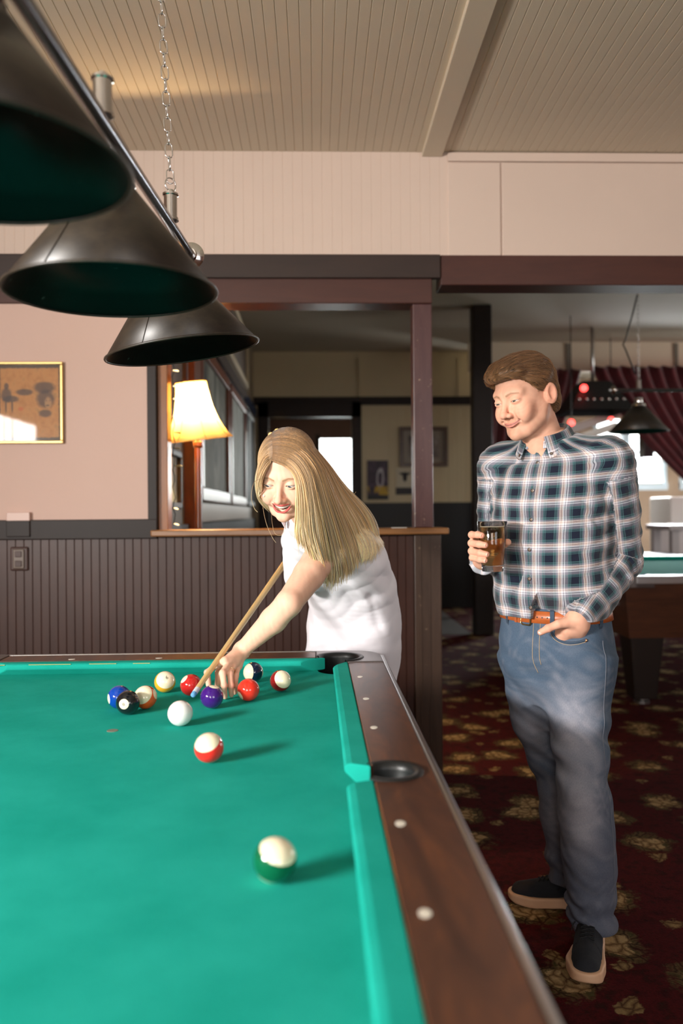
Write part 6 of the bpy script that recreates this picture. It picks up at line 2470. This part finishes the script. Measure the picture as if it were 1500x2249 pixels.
M['canvas'] = simple('navy_canvas', rgb(30, 34, 42), 0.9, 0, 0.15, 500, 0.2)
M['gum'] = simple('gum_sole', rgb(226, 184, 150), 0.55)
M['lace'] = simple('black_lace', rgb(20, 22, 28), 0.8)
shoe((0.822, 2.478, 0), (0.712, 2.196, 0), 1)
shoe((0.898, 2.642, 0), (0.622, 2.715, 0), -1)

# ------------------------------------------------------------------ the beer glass
gl = empty('beer_glass', (GX, GY, GZ0))
tag(gl, 'pint glass of amber beer held in the man hand', 'glass')
t = NT('clear_glass')
t.set(Base_Color=(1, 1, 1, 1), Roughness=0.02, IOR=1.45, Transmission_Weight=1.0)
tb = 0.0026
prof = [(0, 0), (0.0290, 0), (0.0300, 0.002), (0.0425, GH - 0.001), (0.0419, GH), (0.0410, GH), (0.0401, GH - 0.002), (0.0296, 0.019), (0.0275, 0.0165), (0, 0.016)]
obj('glass', lathe(bmesh.new(), prof, 64), t.m, gl, smooth=True, angle=0.8)
t = NT('amber_beer')
t.set(Base_Color=(1.0, 0.84, 0.45, 1), Roughness=0.0, IOR=1.34, Transmission_Weight=1.0)
va = t.n('VolumeAbsorption')
va.inputs['Color'].default_value = (0.94, 0.50, 0.06, 1)
va.inputs['Density'].default_value = 8
t.l(va.outputs[0], t.t.nodes['Material Output'].inputs['Volume'])
zt = GH - 0.0165
ri = lambda z: 0.0296 + (0.0401 - 0.0296) * (z - 0.019) / (GH - 0.002 - 0.019)
obj('beer', lathe(bmesh.new(), [(0, 0.0163), (0.0273, 0.0168), (ri(0.0195) + 0.0003, 0.0195), (ri(zt) + 0.0003, zt), (0, zt)], 64), t.m, gl, smooth=True, angle=0.8)
fo = simple('foam_ring', rgb(240, 226, 196), 0.7)
obj('foam', lathe(bmesh.new(), [(ri(zt) - 0.004, zt + 0.0003), (ri(zt) - 0.003, zt + 0.0012), (ri(zt) - 0.0002, zt + 0.0018), (ri(zt) - 0.0002, zt + 0.0002)], 64, close=True), fo, gl, smooth=True)

# ------------------------------------------------------------------ the woman leaning over the table
WOM = empty('person', (0.15, 2.88, 0))
tag(WOM, 'woman with long blond hair bending over the table behind a cue', 'person')
wh = Head((-0.075, 2.300, 1.382), (-15, 26, 3), 0.97, True)
CT, CQ = np.array((-0.3035, 2.0600, 0.8246)), np.array((-0.0820, 2.8500, 1.1322))
CD = (CQ - CT) / np.linalg.norm(CQ - CT)


def on_cue(y):
    return CT + CD * (y - CT[1]) / CD[1]


wt = Loft([
    (*(0.1213, 2.9000, 0.5824), 0.172, 0.130, -35, 2.2),
    (*(0.1220, 2.8900, 0.7270), 0.172, 0.130, -35, 2.2),
    (*(0.1252, 2.8700, 0.8405), 0.170, 0.128, -35, 2.2),
    (*(0.1239, 2.8200, 0.9559), 0.163, 0.122, -35, 2.2),
    (*(0.1124, 2.7500, 1.0465), 0.155, 0.116, -35, 2.2),
    (*(0.0711, 2.6400, 1.1424), 0.148, 0.108, -38, 2.2),
    (*(0.0329, 2.5500, 1.2070), 0.130, 0.094, -42, 2.1),
    (*(-0.0029, 2.4800, 1.2524), 0.085, 0.070, -45, 2.0),
    (*(-0.0264, 2.4300, 1.2821), 0.050, 0.050, -45, 2.0)], 5)
SHL, SHR = (0.0253, 2.4000, 1.1583), (-0.055, 2.665, 1.185)
ELL, WRL = (-0.0715, 2.2000, 1.0329), (-0.2023, 2.2750, 0.8987)
wf1 = Wave(31, [(14, 8, 22), (-20, 12, 16), (10, -16, 30)], [-0.0032, -0.0028, -0.0018], 0.04, 7)
wf2 = Wave(32, [(34, -24, 30), (26, 20, -44), (40, 14, 18)], [0.0040, 0.0034, 0.0018], 0.03, 9)
wf3 = Wave(33, [(34, 22, 5), (-28, 34, 7)], [-0.0045, -0.0035], 0.03, 6)
ARMD = (np.array(ELL) - np.array(SHL)) / np.linalg.norm(np.array(ELL) - np.array(SHL))
PIT = np.array((0.1170, 2.6200, 1.0426))


CREASES = [   # soft pulled folds fanning from the armpit and the waist: from, to, width, height
    ((0.0477, 2.5200, 1.0451), (0.1201, 2.7200, 0.8629), 0.020, 0.013), ((0.0815, 2.5400, 1.0499), (0.1888, 2.7000, 0.8724), 0.017, -0.010),
    ((0.1038, 2.5400, 1.0636), (0.2458, 2.7400, 0.8808), 0.018, 0.014), ((0.1351, 2.5500, 1.0806), (0.2785, 2.7600, 0.9457), 0.016, 0.011),
    ((0.1488, 2.5400, 1.1187), (0.2681, 2.7400, 1.0231), 0.017, -0.009), ((0.1670, 2.6200, 1.0063), (0.2321, 2.7600, 0.8253), 0.012, -0.013),
    ((0.0090, 2.5800, 0.9838), (0.0980, 2.7400, 0.8003), 0.026, 0.009), ((-0.0062, 2.7200, 0.8720), (0.1589, 2.7600, 0.7629), 0.020, 0.008),
    ((0.2251, 2.7200, 0.9360), (0.1582, 2.7400, 0.8220), 0.018, 0.010), ((0.0368, 2.5400, 1.0157), (-0.0092, 2.7200, 0.8646), 0.018, -0.008),
    ((0.2528, 2.7400, 0.9933), (0.2822, 2.8400, 0.7807), 0.015, 0.010), ((0.0661, 2.6200, 0.9501), (0.0082, 2.7400, 0.8015), 0.022, 0.009)]


def wom_shirt(P):
    d = wt(P)
    d = smin(d, cap(P, (-0.0056, 2.4800, 1.2443), np.array(SHL) + np.array((0.004, 0.012, 0.004)), 0.056, 0.054), 0.035)
    d = smin(d, cap(P, (-0.0056, 2.4800, 1.2443), SHR, 0.056, 0.056), 0.035)
    d = smin(d, cap(P, (-0.0509, 2.4900, 1.1983), (-0.0413, 2.6000, 1.0744), 0.040, 0.055), 0.05)
    arm = np.clip(1 - vlen(P - np.array(SHL)) / 0.09, 0, 1)
    d = d + wf1(P) * (1 - arm)
    d = d + wf2(P) * (gauss(P, PIT, (0.16, 0.20, 0.13)) * 0.40 + 0.14) * (1 - arm)
    for a, b, w, am in CREASES:
        a, b = np.array(a), np.array(b)
        ba = b - a
        t = np.clip(((P - a) @ ba) / (ba @ ba), 0, 1)
        q = vlen(P - a - t[:, None] * ba)
        d = d - 0.75 * am * np.sin(np.pi * np.clip(0.12 + 0.86 * t, 0, 1)) * np.exp(-(q / (1.2 * w)) ** 2)
    d = d + wf3(P) * np.clip((0.98 - P[:, 2]) / 0.15, 0, 1)
    # long pleat from the shoulder blade to the waist
    pl = chainf(P, [(0.1643, 2.6200, 1.0350), (0.2146, 2.7200, 0.9362), (0.2475, 2.7600, 0.8553)], [0.004, 0.005, 0.003])
    d = smax(d, -pl, 0.014)
    # armhole, neck
    d = smax(d, np.where(vlen(P - np.array(SHL)) < 0.12, (P - np.array(SHL)) @ ARMD - 0.012, -1), 0.004)
    nk = np.array((-0.0369, 2.4200, 1.2769))
    ax = (nk - np.array((-0.0029, 2.4800, 1.2443)))
    ax /= np.linalg.norm(ax)
    d = smax(d, np.where(vlen(P - nk) < 0.16, (P - nk) @ ax + 0.012, -1), 0.004)
    d = smax(d, 0.60 - P[:, 2], 0.004)
    return d


V, F = surface(wom_shirt, axis_pts(-0.16, 0.40, 0.0045), axis_pts(2.30, 3.10, 0.0045), axis_pts(0.585, 1.34, 0.0045))
V = smooth_verts(V, F, 1, 0.4)


def linen():
    t = NT('white_linen')
    f = t.noise(600, 2, 0.7)
    t.set(Base_Color=rgb(238, 234, 240), Roughness=0.85, Sheen_Weight=0.1)
    t.b.inputs['Specular IOR Level'].default_value = 0.2
    t.bump(f, 0.12, 0.001)
    return t.m


M['linen'] = linen()
WS = part_mesh('shirt', V, F, M['linen'], WOM)
# small stand collar
nk = np.array((-0.0320, 2.4300, 1.2530))
ax = np.array(wh.c) - nk
ax = ax / np.linalg.norm(ax)
e1 = np.cross(ax, (0, 0, 1.0)); e1 /= np.linalg.norm(e1)
e2 = np.cross(ax, e1)
rows = []
nA = 49
fdir = np.array((-0.75, -0.6, 0.1)); fdir -= ax * (fdir @ ax); fdir /= np.linalg.norm(fdir)
sdir = np.cross(ax, fdir)
for i in range(nA):
    ph = math.radians(14 + 332 * i / (nA - 1))
    dv = fdir * math.cos(ph) + sdir * math.sin(ph)
    rows.append([nk + dv * (0.062 + 0.004 * v) + ax * (-0.018 + 0.040 * v) for v in (0, 0.35, 0.7, 1.0)])
CV = np.array(rows).reshape(-1, 3)
CF = np.array([[i * 4 + j, (i + 1) * 4 + j, (i + 1) * 4 + j + 1, i * 4 + j + 1] for i in range(nA - 1) for j in range(3)])
me = np_mesh('collar', CV - np.array(WOM.location), CF)
co = link('collar', me, M['linen'], WS)
md = co.modifiers.new('thickness', 'SOLIDIFY'); md.thickness = 0.003
md = co.modifiers.new('smooth', 'SUBSURF'); md.levels = 1; md.render_levels = 2


def bed_pt(x, y, z=BED + 0.0085):
    return (x, y, z)


WMC = [(-0.2406, 2.2050, 0.8819), (-0.2297, 2.2150, 0.8776), (-0.2180, 2.2300, 0.8711), (-0.2102, 2.2500, 0.8600)]
WFG = [
    [WMC[0], (-0.2670, 2.2150, 0.8685), (-0.2874, 2.2050, 0.8526), (-0.2808, 2.1800, 0.8253)],
    [WMC[1], (-0.2423, 2.1650, 0.8584), (-0.2374, 2.1500, 0.8285), (-0.2369, 2.1650, 0.7971)],
    [WMC[2], (-0.2251, 2.1800, 0.8529), (-0.2215, 2.1650, 0.8251), (-0.2220, 2.1800, 0.7983)],
    [WMC[3], (-0.2122, 2.2050, 0.8431), (-0.2123, 2.1920, 0.8194), (-0.2149, 2.2050, 0.7988)]]
WTH = [(-0.2195, 2.2600, 0.8817), (-0.2419, 2.2500, 0.8617), (-0.2598, 2.2350, 0.8452), (-0.2602, 2.2150, 0.8190)]
# right hand gripping the butt of the cue behind her
GRP = on_cue(3.14)
ELR = np.array((0.10, 2.97, 1.155))


def wom_body(P):
    d = wh(P)
    d = smin(d, cap(P, wh.to_world((0, 0.022, -0.055)), np.array((-0.0030, 2.4800, 1.2388)), 0.046, 0.052), 0.022)
    d = smin(d, wt(P) + 0.030, 0.03)
    d = smin(d, cap(P, (-0.0057, 2.4800, 1.2389), SHL, 0.042, 0.049), 0.03)
    d = smin(d, cap(P, (-0.0057, 2.4800, 1.2389), SHR, 0.042, 0.046), 0.03)
    S, E_, W_ = np.array(SHL), np.array(ELL), np.array(WRL)
    arm = chainf(P, [S, S * 0.55 + E_ * 0.45 + np.array((0, 0, -0.003)), E_, E_ * 0.68 + W_ * 0.32 + np.array((0, 0, -0.004)), W_], [0.050, 0.043, 0.0345, 0.0345, 0.0205], 0.01)
    hd = chainf(P, [np.array(q) for q in WMC], [0.0105, 0.0110, 0.0105, 0.0095])
    for q in WMC:
        hd = smin(hd, cap(P, W_, q, 0.018, 0.0105), 0.008)
    hd = smin(hd, cap(P, W_, WTH[0], 0.019, 0.015), 0.01)
    for f, r0 in zip(WFG, (0.0092, 0.0092, 0.0088, 0.0080)):
        hd = smin(hd, finger(P, f, r0, r0 * 0.78), 0.004)
    hd = smin(hd, finger(P, WTH, 0.0125, 0.0088), 0.006)
    d = smin(d, smin(arm, hd, 0.012), 0.008)
    ra = chainf(P, [SHR, ELR, GRP + np.array((0.01, -0.05, -0.02))], [0.047, 0.036, 0.023], 0.01)
    pm = cap(P, GRP + np.array((0.01, -0.05, -0.02)), GRP + np.array((0.020, 0.0, -0.035)), 0.023, 0.024)
    ra = smin(ra, pm, 0.01)
    for k in range(4):
        b = GRP + CD * (0.022 * (k - 1.5))
        pts = [b + np.array((0.030, 0, -0.030)), b + np.array((0.0, 0, -0.034)), b + np.array((-0.022, 0, -0.014)), b + np.array((-0.018, 0, 0.012))]
        ra = smin(ra, finger(P, pts, 0.0095, 0.008), 0.004)
    ra = smin(ra, finger(P, [GRP + np.array((0.02, -0.03, -0.02)), GRP + np.array((0.026, -0.045, 0.004)), GRP + np.array((0.006, -0.050, 0.024))], 0.011, 0.0085), 0.005)
    return smin(d, ra, 0.008)


V, F = surface(wom_body, axis_pts(-0.33, 0.30, 0.006, [(-0.29, 0.03, 0.0018)]), axis_pts(2.08, 3.24, 0.006, [(2.10, 2.30, 0.0019), (2.16, 2.42, 0.0018)]),
               axis_pts(0.775, 1.52, 0.006, [(0.775, 0.93, 0.002), (1.24, 1.51, 0.0017)]), 0.010)
V = smooth_verts(V, F, 1, 0.35)
WSK = np.array(rgb(238, 190, 164)[:3])
col = wh.paint(V, WSK, np.array(rgb(206, 96, 92)[:3]), np.array(rgb(150, 112, 76)[:3]), 14)
knk = sum(gauss(V, q, (0.008, 0.008, 0.008)) for f in WFG for q in f[:3])
col = col * (1 - 0.3 * np.clip(knk, 0, 1)[:, None] * np.array((0.1, 0.8, 0.8)))
part_mesh('body', V, F, M['skin'], WOM, [('c', np.clip(col, 0, 1), 'tint')])
wh.eyes(WOM, rgb(70, 80, 88), (-0.25, -0.90, -0.36))
# teeth
tm = simple('teeth', rgb(244, 238, 226), 0.2)
TV = []
for i in range(25):
    u = -1 + i / 12
    x = 0.0240 * u
    y = -0.0895 + 0.0165 * u * u
    for z in (-0.0585, -0.0640, -0.0700 + 0.0008 * abs(math.sin(u * 12.5)) + 0.0060 * u * u):
        TV.append(wh.to_world((x, y + (0.0006 if z > -0.06 else 0), z)))
TF = np.array([[i * 3 + j, i * 3 + j + 1, (i + 1) * 3 + j + 1, (i + 1) * 3 + j] for i in range(24) for j in range(2)])
te = link('teeth', np_mesh('teeth', np.array(TV) - np.array(WOM.location), TF), tm, WOM)
md = te.modifiers.new('thickness', 'SOLIDIFY'); md.thickness = 0.002; md.offset = 1
for f in WFG:
    tip, prev = np.array(f[3]), np.array(f[2])
    nail(WOM, tip + np.array((-0.001, -0.0064, 0.001)), prev + np.array((0, -0.0064, 0)), (-0.15, -0.95, 0.2), 0.0046, 0.0095, nail_m)
rg = WFG[2]
rp = np.array(rg[0]) * 0.30 + np.array(rg[1]) * 0.70
rd = Vector(np.array(rg[1]) - np.array(rg[0])).normalized()
o = obj('ring', tube(bmesh.new(), [(0.0094 * math.cos(k * PI / 14), 0.0094 * math.sin(k * PI / 14), 0) for k in range(28)], 0.0011, 8, closed=True), simple('gold', (0.85, 0.65, 0.4, 1), 0.2, 1.0), WOM, smooth=True)
o.location = Vector(rp) - Vector(WOM.location)
o.rotation_mode = 'QUATERNION'
o.rotation_quaternion = Vector((0, 0, 1)).rotation_difference(rd)
b_ = bmesh.new()
bmesh.ops.create_icosphere(b_, subdivisions=2, radius=0.0032)
st_ = obj('ring_stone', b_, simple('diamond', (0.95, 0.95, 1, 1), 0.05, 0.6), WOM)
st_.location = Vector(rp + np.array((-0.001, -0.0105, 0.001))) - Vector(WOM.location)
st_.parent = o
st_.location = (0, 0, 0)
st_.matrix_parent_inverse = Matrix.Identity(4)
q_ = o.rotation_quaternion.to_matrix().transposed() @ Vector((-0.001, -0.0105, 0.001))
st_.location = q_

# long hair swept from the parting
def guides(gs, n=8):
    return np.array([catmull(np.array(g, float), n) for g in gs])


GM = guides([
    [(-0.1043, 2.2220, 1.4090), (-0.0758, 2.2000, 1.3918), (-0.0542, 2.1900, 1.3672), (-0.0474, 2.1920, 1.3242), (-0.0472, 2.2150, 1.2667), (-0.0493, 2.2400, 1.2239), (-0.0452, 2.2650, 1.1826)],
    [(-0.1030, 2.2220, 1.4223), (-0.0612, 2.1950, 1.4082), (-0.0326, 2.1850, 1.3669), (-0.0213, 2.1950, 1.3025), (-0.0163, 2.2400, 1.2236), (-0.0009, 2.2850, 1.1639), (0.0189, 2.3150, 1.1067)],
    [(-0.1009, 2.2320, 1.4351), (-0.0493, 2.2050, 1.4292), (-0.0088, 2.1950, 1.3743), (0.0098, 2.2150, 1.2905), (0.0281, 2.2850, 1.1911), (0.0397, 2.3450, 1.1120), (0.0344, 2.3700, 1.0457)],
    [(-0.1002, 2.2450, 1.4483), (-0.0376, 2.2300, 1.4456), (0.0107, 2.2250, 1.3927), (0.0400, 2.2700, 1.3081), (0.0744, 2.3650, 1.2073), (0.0943, 2.4250, 1.1300), (0.0975, 2.4500, 1.0776)],
    [(-0.0975, 2.2700, 1.4602), (-0.0282, 2.2700, 1.4598), (0.0260, 2.2850, 1.4034), (0.0671, 2.3450, 1.3258), (0.1174, 2.4450, 1.2383), (0.1403, 2.5050, 1.1743), (0.1424, 2.5250, 1.1238)],
    [(-0.0941, 2.3100, 1.4711), (-0.0239, 2.3300, 1.4712), (0.0346, 2.3600, 1.4128), (0.0826, 2.4200, 1.3500), (0.1530, 2.5200, 1.2784), (0.1844, 2.5800, 1.2134), (0.1811, 2.6000, 1.1504)],
    [(-0.0906, 2.3500, 1.4771), (-0.0298, 2.4000, 1.4733), (0.0317, 2.4400, 1.4097), (0.0826, 2.5000, 1.3472), (0.1508, 2.6000, 1.2787), (0.1771, 2.6600, 1.2176), (0.1692, 2.6800, 1.1645)]])
GS = guides([
    [(-0.1055, 2.2220, 1.4090), (-0.1216, 2.2050, 1.3972), (-0.1376, 2.2080, 1.3698), (-0.1453, 2.2300, 1.3404), (-0.1416, 2.2850, 1.3147), (-0.1141, 2.3800, 1.2826)],
    [(-0.1030, 2.2220, 1.4247), (-0.1289, 2.2100, 1.4168), (-0.1468, 2.2220, 1.3826), (-0.1544, 2.2580, 1.3475), (-0.1488, 2.3200, 1.3116), (-0.1134, 2.4200, 1.2735)],
    [(-0.1011, 2.2380, 1.4441), (-0.1252, 2.2320, 1.4414), (-0.1448, 2.2500, 1.4085), (-0.1559, 2.3000, 1.3615), (-0.1469, 2.3700, 1.3125), (-0.1091, 2.4400, 1.2695)],
    [(-0.0977, 2.2750, 1.4656), (-0.1229, 2.2820, 1.4626), (-0.1454, 2.3000, 1.4241), (-0.1548, 2.3600, 1.3703), (-0.1374, 2.4300, 1.3135), (-0.1037, 2.4700, 1.2668)]])


def sheet_at(G, w, nseg):
    """curve at fractional guide position w, resampled"""
    n = len(G) - 1
    w = min(max(w, 0), n - 1e-6)
    i = int(w)
    t = w - i
    g = lambda k: G[min(max(k, 0), n)]
    a, b, c, d = g(i - 1), g(i), g(i + 1), g(i + 2)
    p = 0.5 * ((2 * b) + (-a + c) * t + (2 * a - 5 * b + 4 * c - d) * t * t + (-a + 3 * b - 3 * c + d) * t ** 3)
    s = np.linspace(0, len(p) - 1, nseg)
    return np.stack([np.interp(s, np.arange(len(p)), p[:, k]) for k in range(3)], 1)


def clear_of(P, f, off, it=4):
    for _ in range(it):
        d = f(P)
        m = d < off
        if not m.any():
            break
        e = 1.5e-3
        Q = P[m]
        g = np.stack([f(Q + np.eye(3)[k] * e) - d[m] for k in range(3)], 1)
        g /= np.maximum(np.linalg.norm(g, axis=1)[:, None], 1e-9)
        P[m] = Q + g * (off - d[m])[:, None]
    return P


def head_and_back(P):
    return np.minimum(np.minimum(wh(P), wom_shirt(P)), cap(P, (-0.0057, 2.4800, 1.2389), SHL, 0.052, 0.054))


rs = np.random.RandomState(9)
root_c, mid_c, tip_c = np.array(rgb(118, 88, 60)[:3]), np.array(rgb(184, 148, 108)[:3]), np.array(rgb(224, 198, 156)[:3])


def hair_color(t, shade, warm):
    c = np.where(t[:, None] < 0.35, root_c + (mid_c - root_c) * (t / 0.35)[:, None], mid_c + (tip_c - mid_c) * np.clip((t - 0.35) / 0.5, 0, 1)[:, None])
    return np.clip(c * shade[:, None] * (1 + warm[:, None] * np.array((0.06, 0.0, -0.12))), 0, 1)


# loose fly-away hairs
fly_paths = [dense(g, 6) for g in (
    [(-0.1408, 2.2200, 1.3643), (-0.1599, 2.2000, 1.3516), (-0.1666, 2.1900, 1.3155), (-0.1605, 2.2000, 1.2856), (-0.1510, 2.2000, 1.2736)],
    [(-0.1386, 2.2200, 1.3401), (-0.1383, 2.2100, 1.2916), (-0.1291, 2.2100, 1.2433), (-0.1143, 2.2200, 1.2067), (-0.1052, 2.2300, 1.1918)],
    [(-0.1172, 2.2400, 1.2734), (-0.1150, 2.2400, 1.2428), (-0.1079, 2.2400, 1.2159), (-0.0909, 2.2400, 1.2120), (-0.0789, 2.2500, 1.2301)],
    [(0.0575, 2.4200, 1.3581), (0.0909, 2.4300, 1.3450), (0.1116, 2.4500, 1.3254), (0.1215, 2.4600, 1.3322)],
    [(-0.0995, 2.2600, 1.4643), (-0.1044, 2.2600, 1.4742), (-0.0850, 2.2700, 1.4800), (-0.0506, 2.2800, 1.4757)])]
base_objs = []
for G, cnt, nseg, fnb in ((GM, 3400, 26, head_and_back), (GS, 700, 20, wh)):
    # under-layer so that no scalp or cloth shows between strands
    W_ = np.linspace(0, len(G) - 1.001, 40)
    S_ = np.array([sheet_at(G, w, 36)[:30] for w in W_])
    shp = S_.shape
    tb_ = np.linspace(0, 1, 30)[None, :, None]
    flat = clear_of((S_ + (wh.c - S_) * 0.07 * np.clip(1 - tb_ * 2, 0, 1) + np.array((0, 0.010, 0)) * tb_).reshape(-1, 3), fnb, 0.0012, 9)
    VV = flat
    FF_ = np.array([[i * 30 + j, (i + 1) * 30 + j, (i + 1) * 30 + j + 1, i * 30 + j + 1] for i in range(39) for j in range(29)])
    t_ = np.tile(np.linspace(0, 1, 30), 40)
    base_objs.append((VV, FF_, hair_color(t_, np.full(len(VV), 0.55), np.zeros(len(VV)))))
    paths, rads, sh, wm = [], [], [], []
    clump = rs.uniform(0, len(G) - 1, 170)
    cshade = rs.uniform(0.62, 1.55, 170)
    for i in range(cnt):
        k = rs.randint(170)
        w = clump[k] + rs.randn() * 0.05
        if w < 0 or w > len(G) - 1:
            continue
        p = sheet_at(G, w, nseg)
        tt = np.linspace(0, 1, nseg)
        dep = rs.beta(1.2, 2.2) * 0.016
        grow = np.clip(tt / 0.35, 0.12, 1)
        p = p + np.array((0, 1, 0)) * (dep * grow)[:, None]
        wv = rs.randn(3) * 0.0035
        p = p + (np.sin(tt * rs.uniform(2, 5) + rs.uniform(0, 6)) * tt)[:, None] * wv + (tt ** 2)[:, None] * rs.randn(3) * np.array((0.006, 0.004, 0.004))
        end = rs.uniform(0.86, 1.0) if rs.rand() < 0.72 else rs.uniform(0.6, 0.95)
        s = np.linspace(0, end, nseg)
        p = np.stack([np.interp(s, tt, p[:, c]) for c in range(3)], 1)
        paths.append(p)
        rads.append(rs.uniform(0.0006, 0.00125) * np.clip(np.minimum(1, (1.02 - tt) / 0.12), 0.25, 1))
        sh.append(cshade[k] * rs.uniform(0.8, 1.2))
        wm.append(rs.randn())
    A = np.array(paths)
    fl = clear_of(A.reshape(-1, 3).copy(), fnb, 0.0060, 8).reshape(A.shape)
    if G is GM:
        fl = list(fl) + fly_paths
        rads += [0.00045] * len(fly_paths)
        sh += [1.1] * len(fly_paths)
        wm += [0.0] * len(fly_paths)
    V, F, ids, tt = tube_arrays(list(fl), rads, 4)
    base_objs.append((V, F, hair_color(tt, np.array(sh)[ids], np.array(wm)[ids])))
M['hair_long'] = hair_mat('long_hair', 0.46)
WHAIR = None
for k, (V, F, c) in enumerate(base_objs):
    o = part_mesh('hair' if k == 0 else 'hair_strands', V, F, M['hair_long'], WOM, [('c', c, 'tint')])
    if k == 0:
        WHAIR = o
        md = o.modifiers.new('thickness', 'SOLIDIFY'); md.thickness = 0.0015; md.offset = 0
    else:
        o.parent = WHAIR
ea = obj('earring', lathe(bmesh.new(), [(0, 0.0035), (0.0025, 0.0025), (0.0035, 0), (0.0025, -0.0025), (0, -0.0035)], 16), M['sight'], WOM, smooth=True)
ea.location = Vector((-0.1374, 2.2500, 1.3177)) - Vector(WOM.location)

# trousers and shoes, hidden behind the table from the front
wl = Loft([(*(0.1491, 2.8800, 0.6182), 0.10, 0.11, -35), (0.235, 2.85, 0.46, 0.065, 0.07, -35), (0.25, 2.87, 0.07, 0.055, 0.06, -35)], 5)
wr_ = Loft([(0.085, 2.95, 0.66, 0.10, 0.11, -35), (0.07, 2.98, 0.46, 0.065, 0.07, -35), (0.06, 3.02, 0.07, 0.055, 0.06, -35)], 5)


def wom_trousers(P):
    d = smin(wt(P) + 0.010, wl(P), 0.04)
    d = smin(d, wr_(P), 0.04)
    d = smin(d, cap(P, (0.15, 2.90, 0.78), (0.09, 2.95, 0.64), 0.12, 0.09), 0.05)
    d = smin(d, cap(P, (0.15, 2.90, 0.78), (0.21, 2.86, 0.64), 0.12, 0.09), 0.05)
    return smax(d, P[:, 2] - 0.64, 0.004)


V, F = surface(wom_trousers, axis_pts(-0.1, 0.42, 0.009), axis_pts(2.68, 3.16, 0.009), axis_pts(0.03, 0.94, 0.009))
part_mesh('trousers', V, F, simple('dark_trousers', rgb(44, 48, 60), 0.8), WOM)
MAN_KEEP = MAN
MAN = WOM
shoe((0.262, 2.91, 0), (0.20, 2.70, 0), 1)
shoe((0.075, 3.06, 0), (-0.02, 2.87, 0), -1)
MAN = MAN_KEEP

# ------------------------------------------------------------------ cue stick
cue = empty('cue_stick', tuple(CT))
tag(cue, 'pale wooden cue stick held with its blue tip above the cloth', 'cue stick')
q = Vector((0, 0, 1)).rotation_difference(Vector(CD))
maple = wood('cue_maple', rgb(206, 172, 112), rgb(222, 190, 132), 0.28, (30, 30, 1.2), 0.3)


def cue_part(name, prof, mat):
    o = obj(name, lathe(bmesh.new(), prof, 32), mat, cue, smooth=True, angle=0.7)
    o.rotation_mode = 'QUATERNION'
    o.rotation_quaternion = q
    return o


cue_part('tip', [(0, -0.004), (0.0035, -0.0035), (0.0062, -0.001), (0.0066, 0.002), (0.0066, 0.009), (0, 0.009)], simple('blue_chalk_tip', rgb(96, 158, 205), 0.9, 0, 0.2, 300))
cue_part('ferrule', [(0, 0.009), (0.0068, 0.009), (0.0070, 0.028), (0, 0.028)], simple('ferrule', rgb(206, 214, 222), 0.35))
cue_part('shaft', [(0, 0.028), (0.0070, 0.028), (0.0082, 0.30), (0.0104, 0.86), (0, 0.86)], maple)
cue_part('joint', [(0, 0.86), (0.0106, 0.86), (0.0107, 0.885), (0, 0.885)], M['brass'])
cue_part('butt', [(0, 0.885), (0.0107, 0.885), (0.0140, 1.42), (0.0138, 1.435), (0, 1.437)], wood('cue_butt', rgb(92, 48, 26), rgb(128, 72, 40), 0.25, (30, 30, 1.2), 0.4))
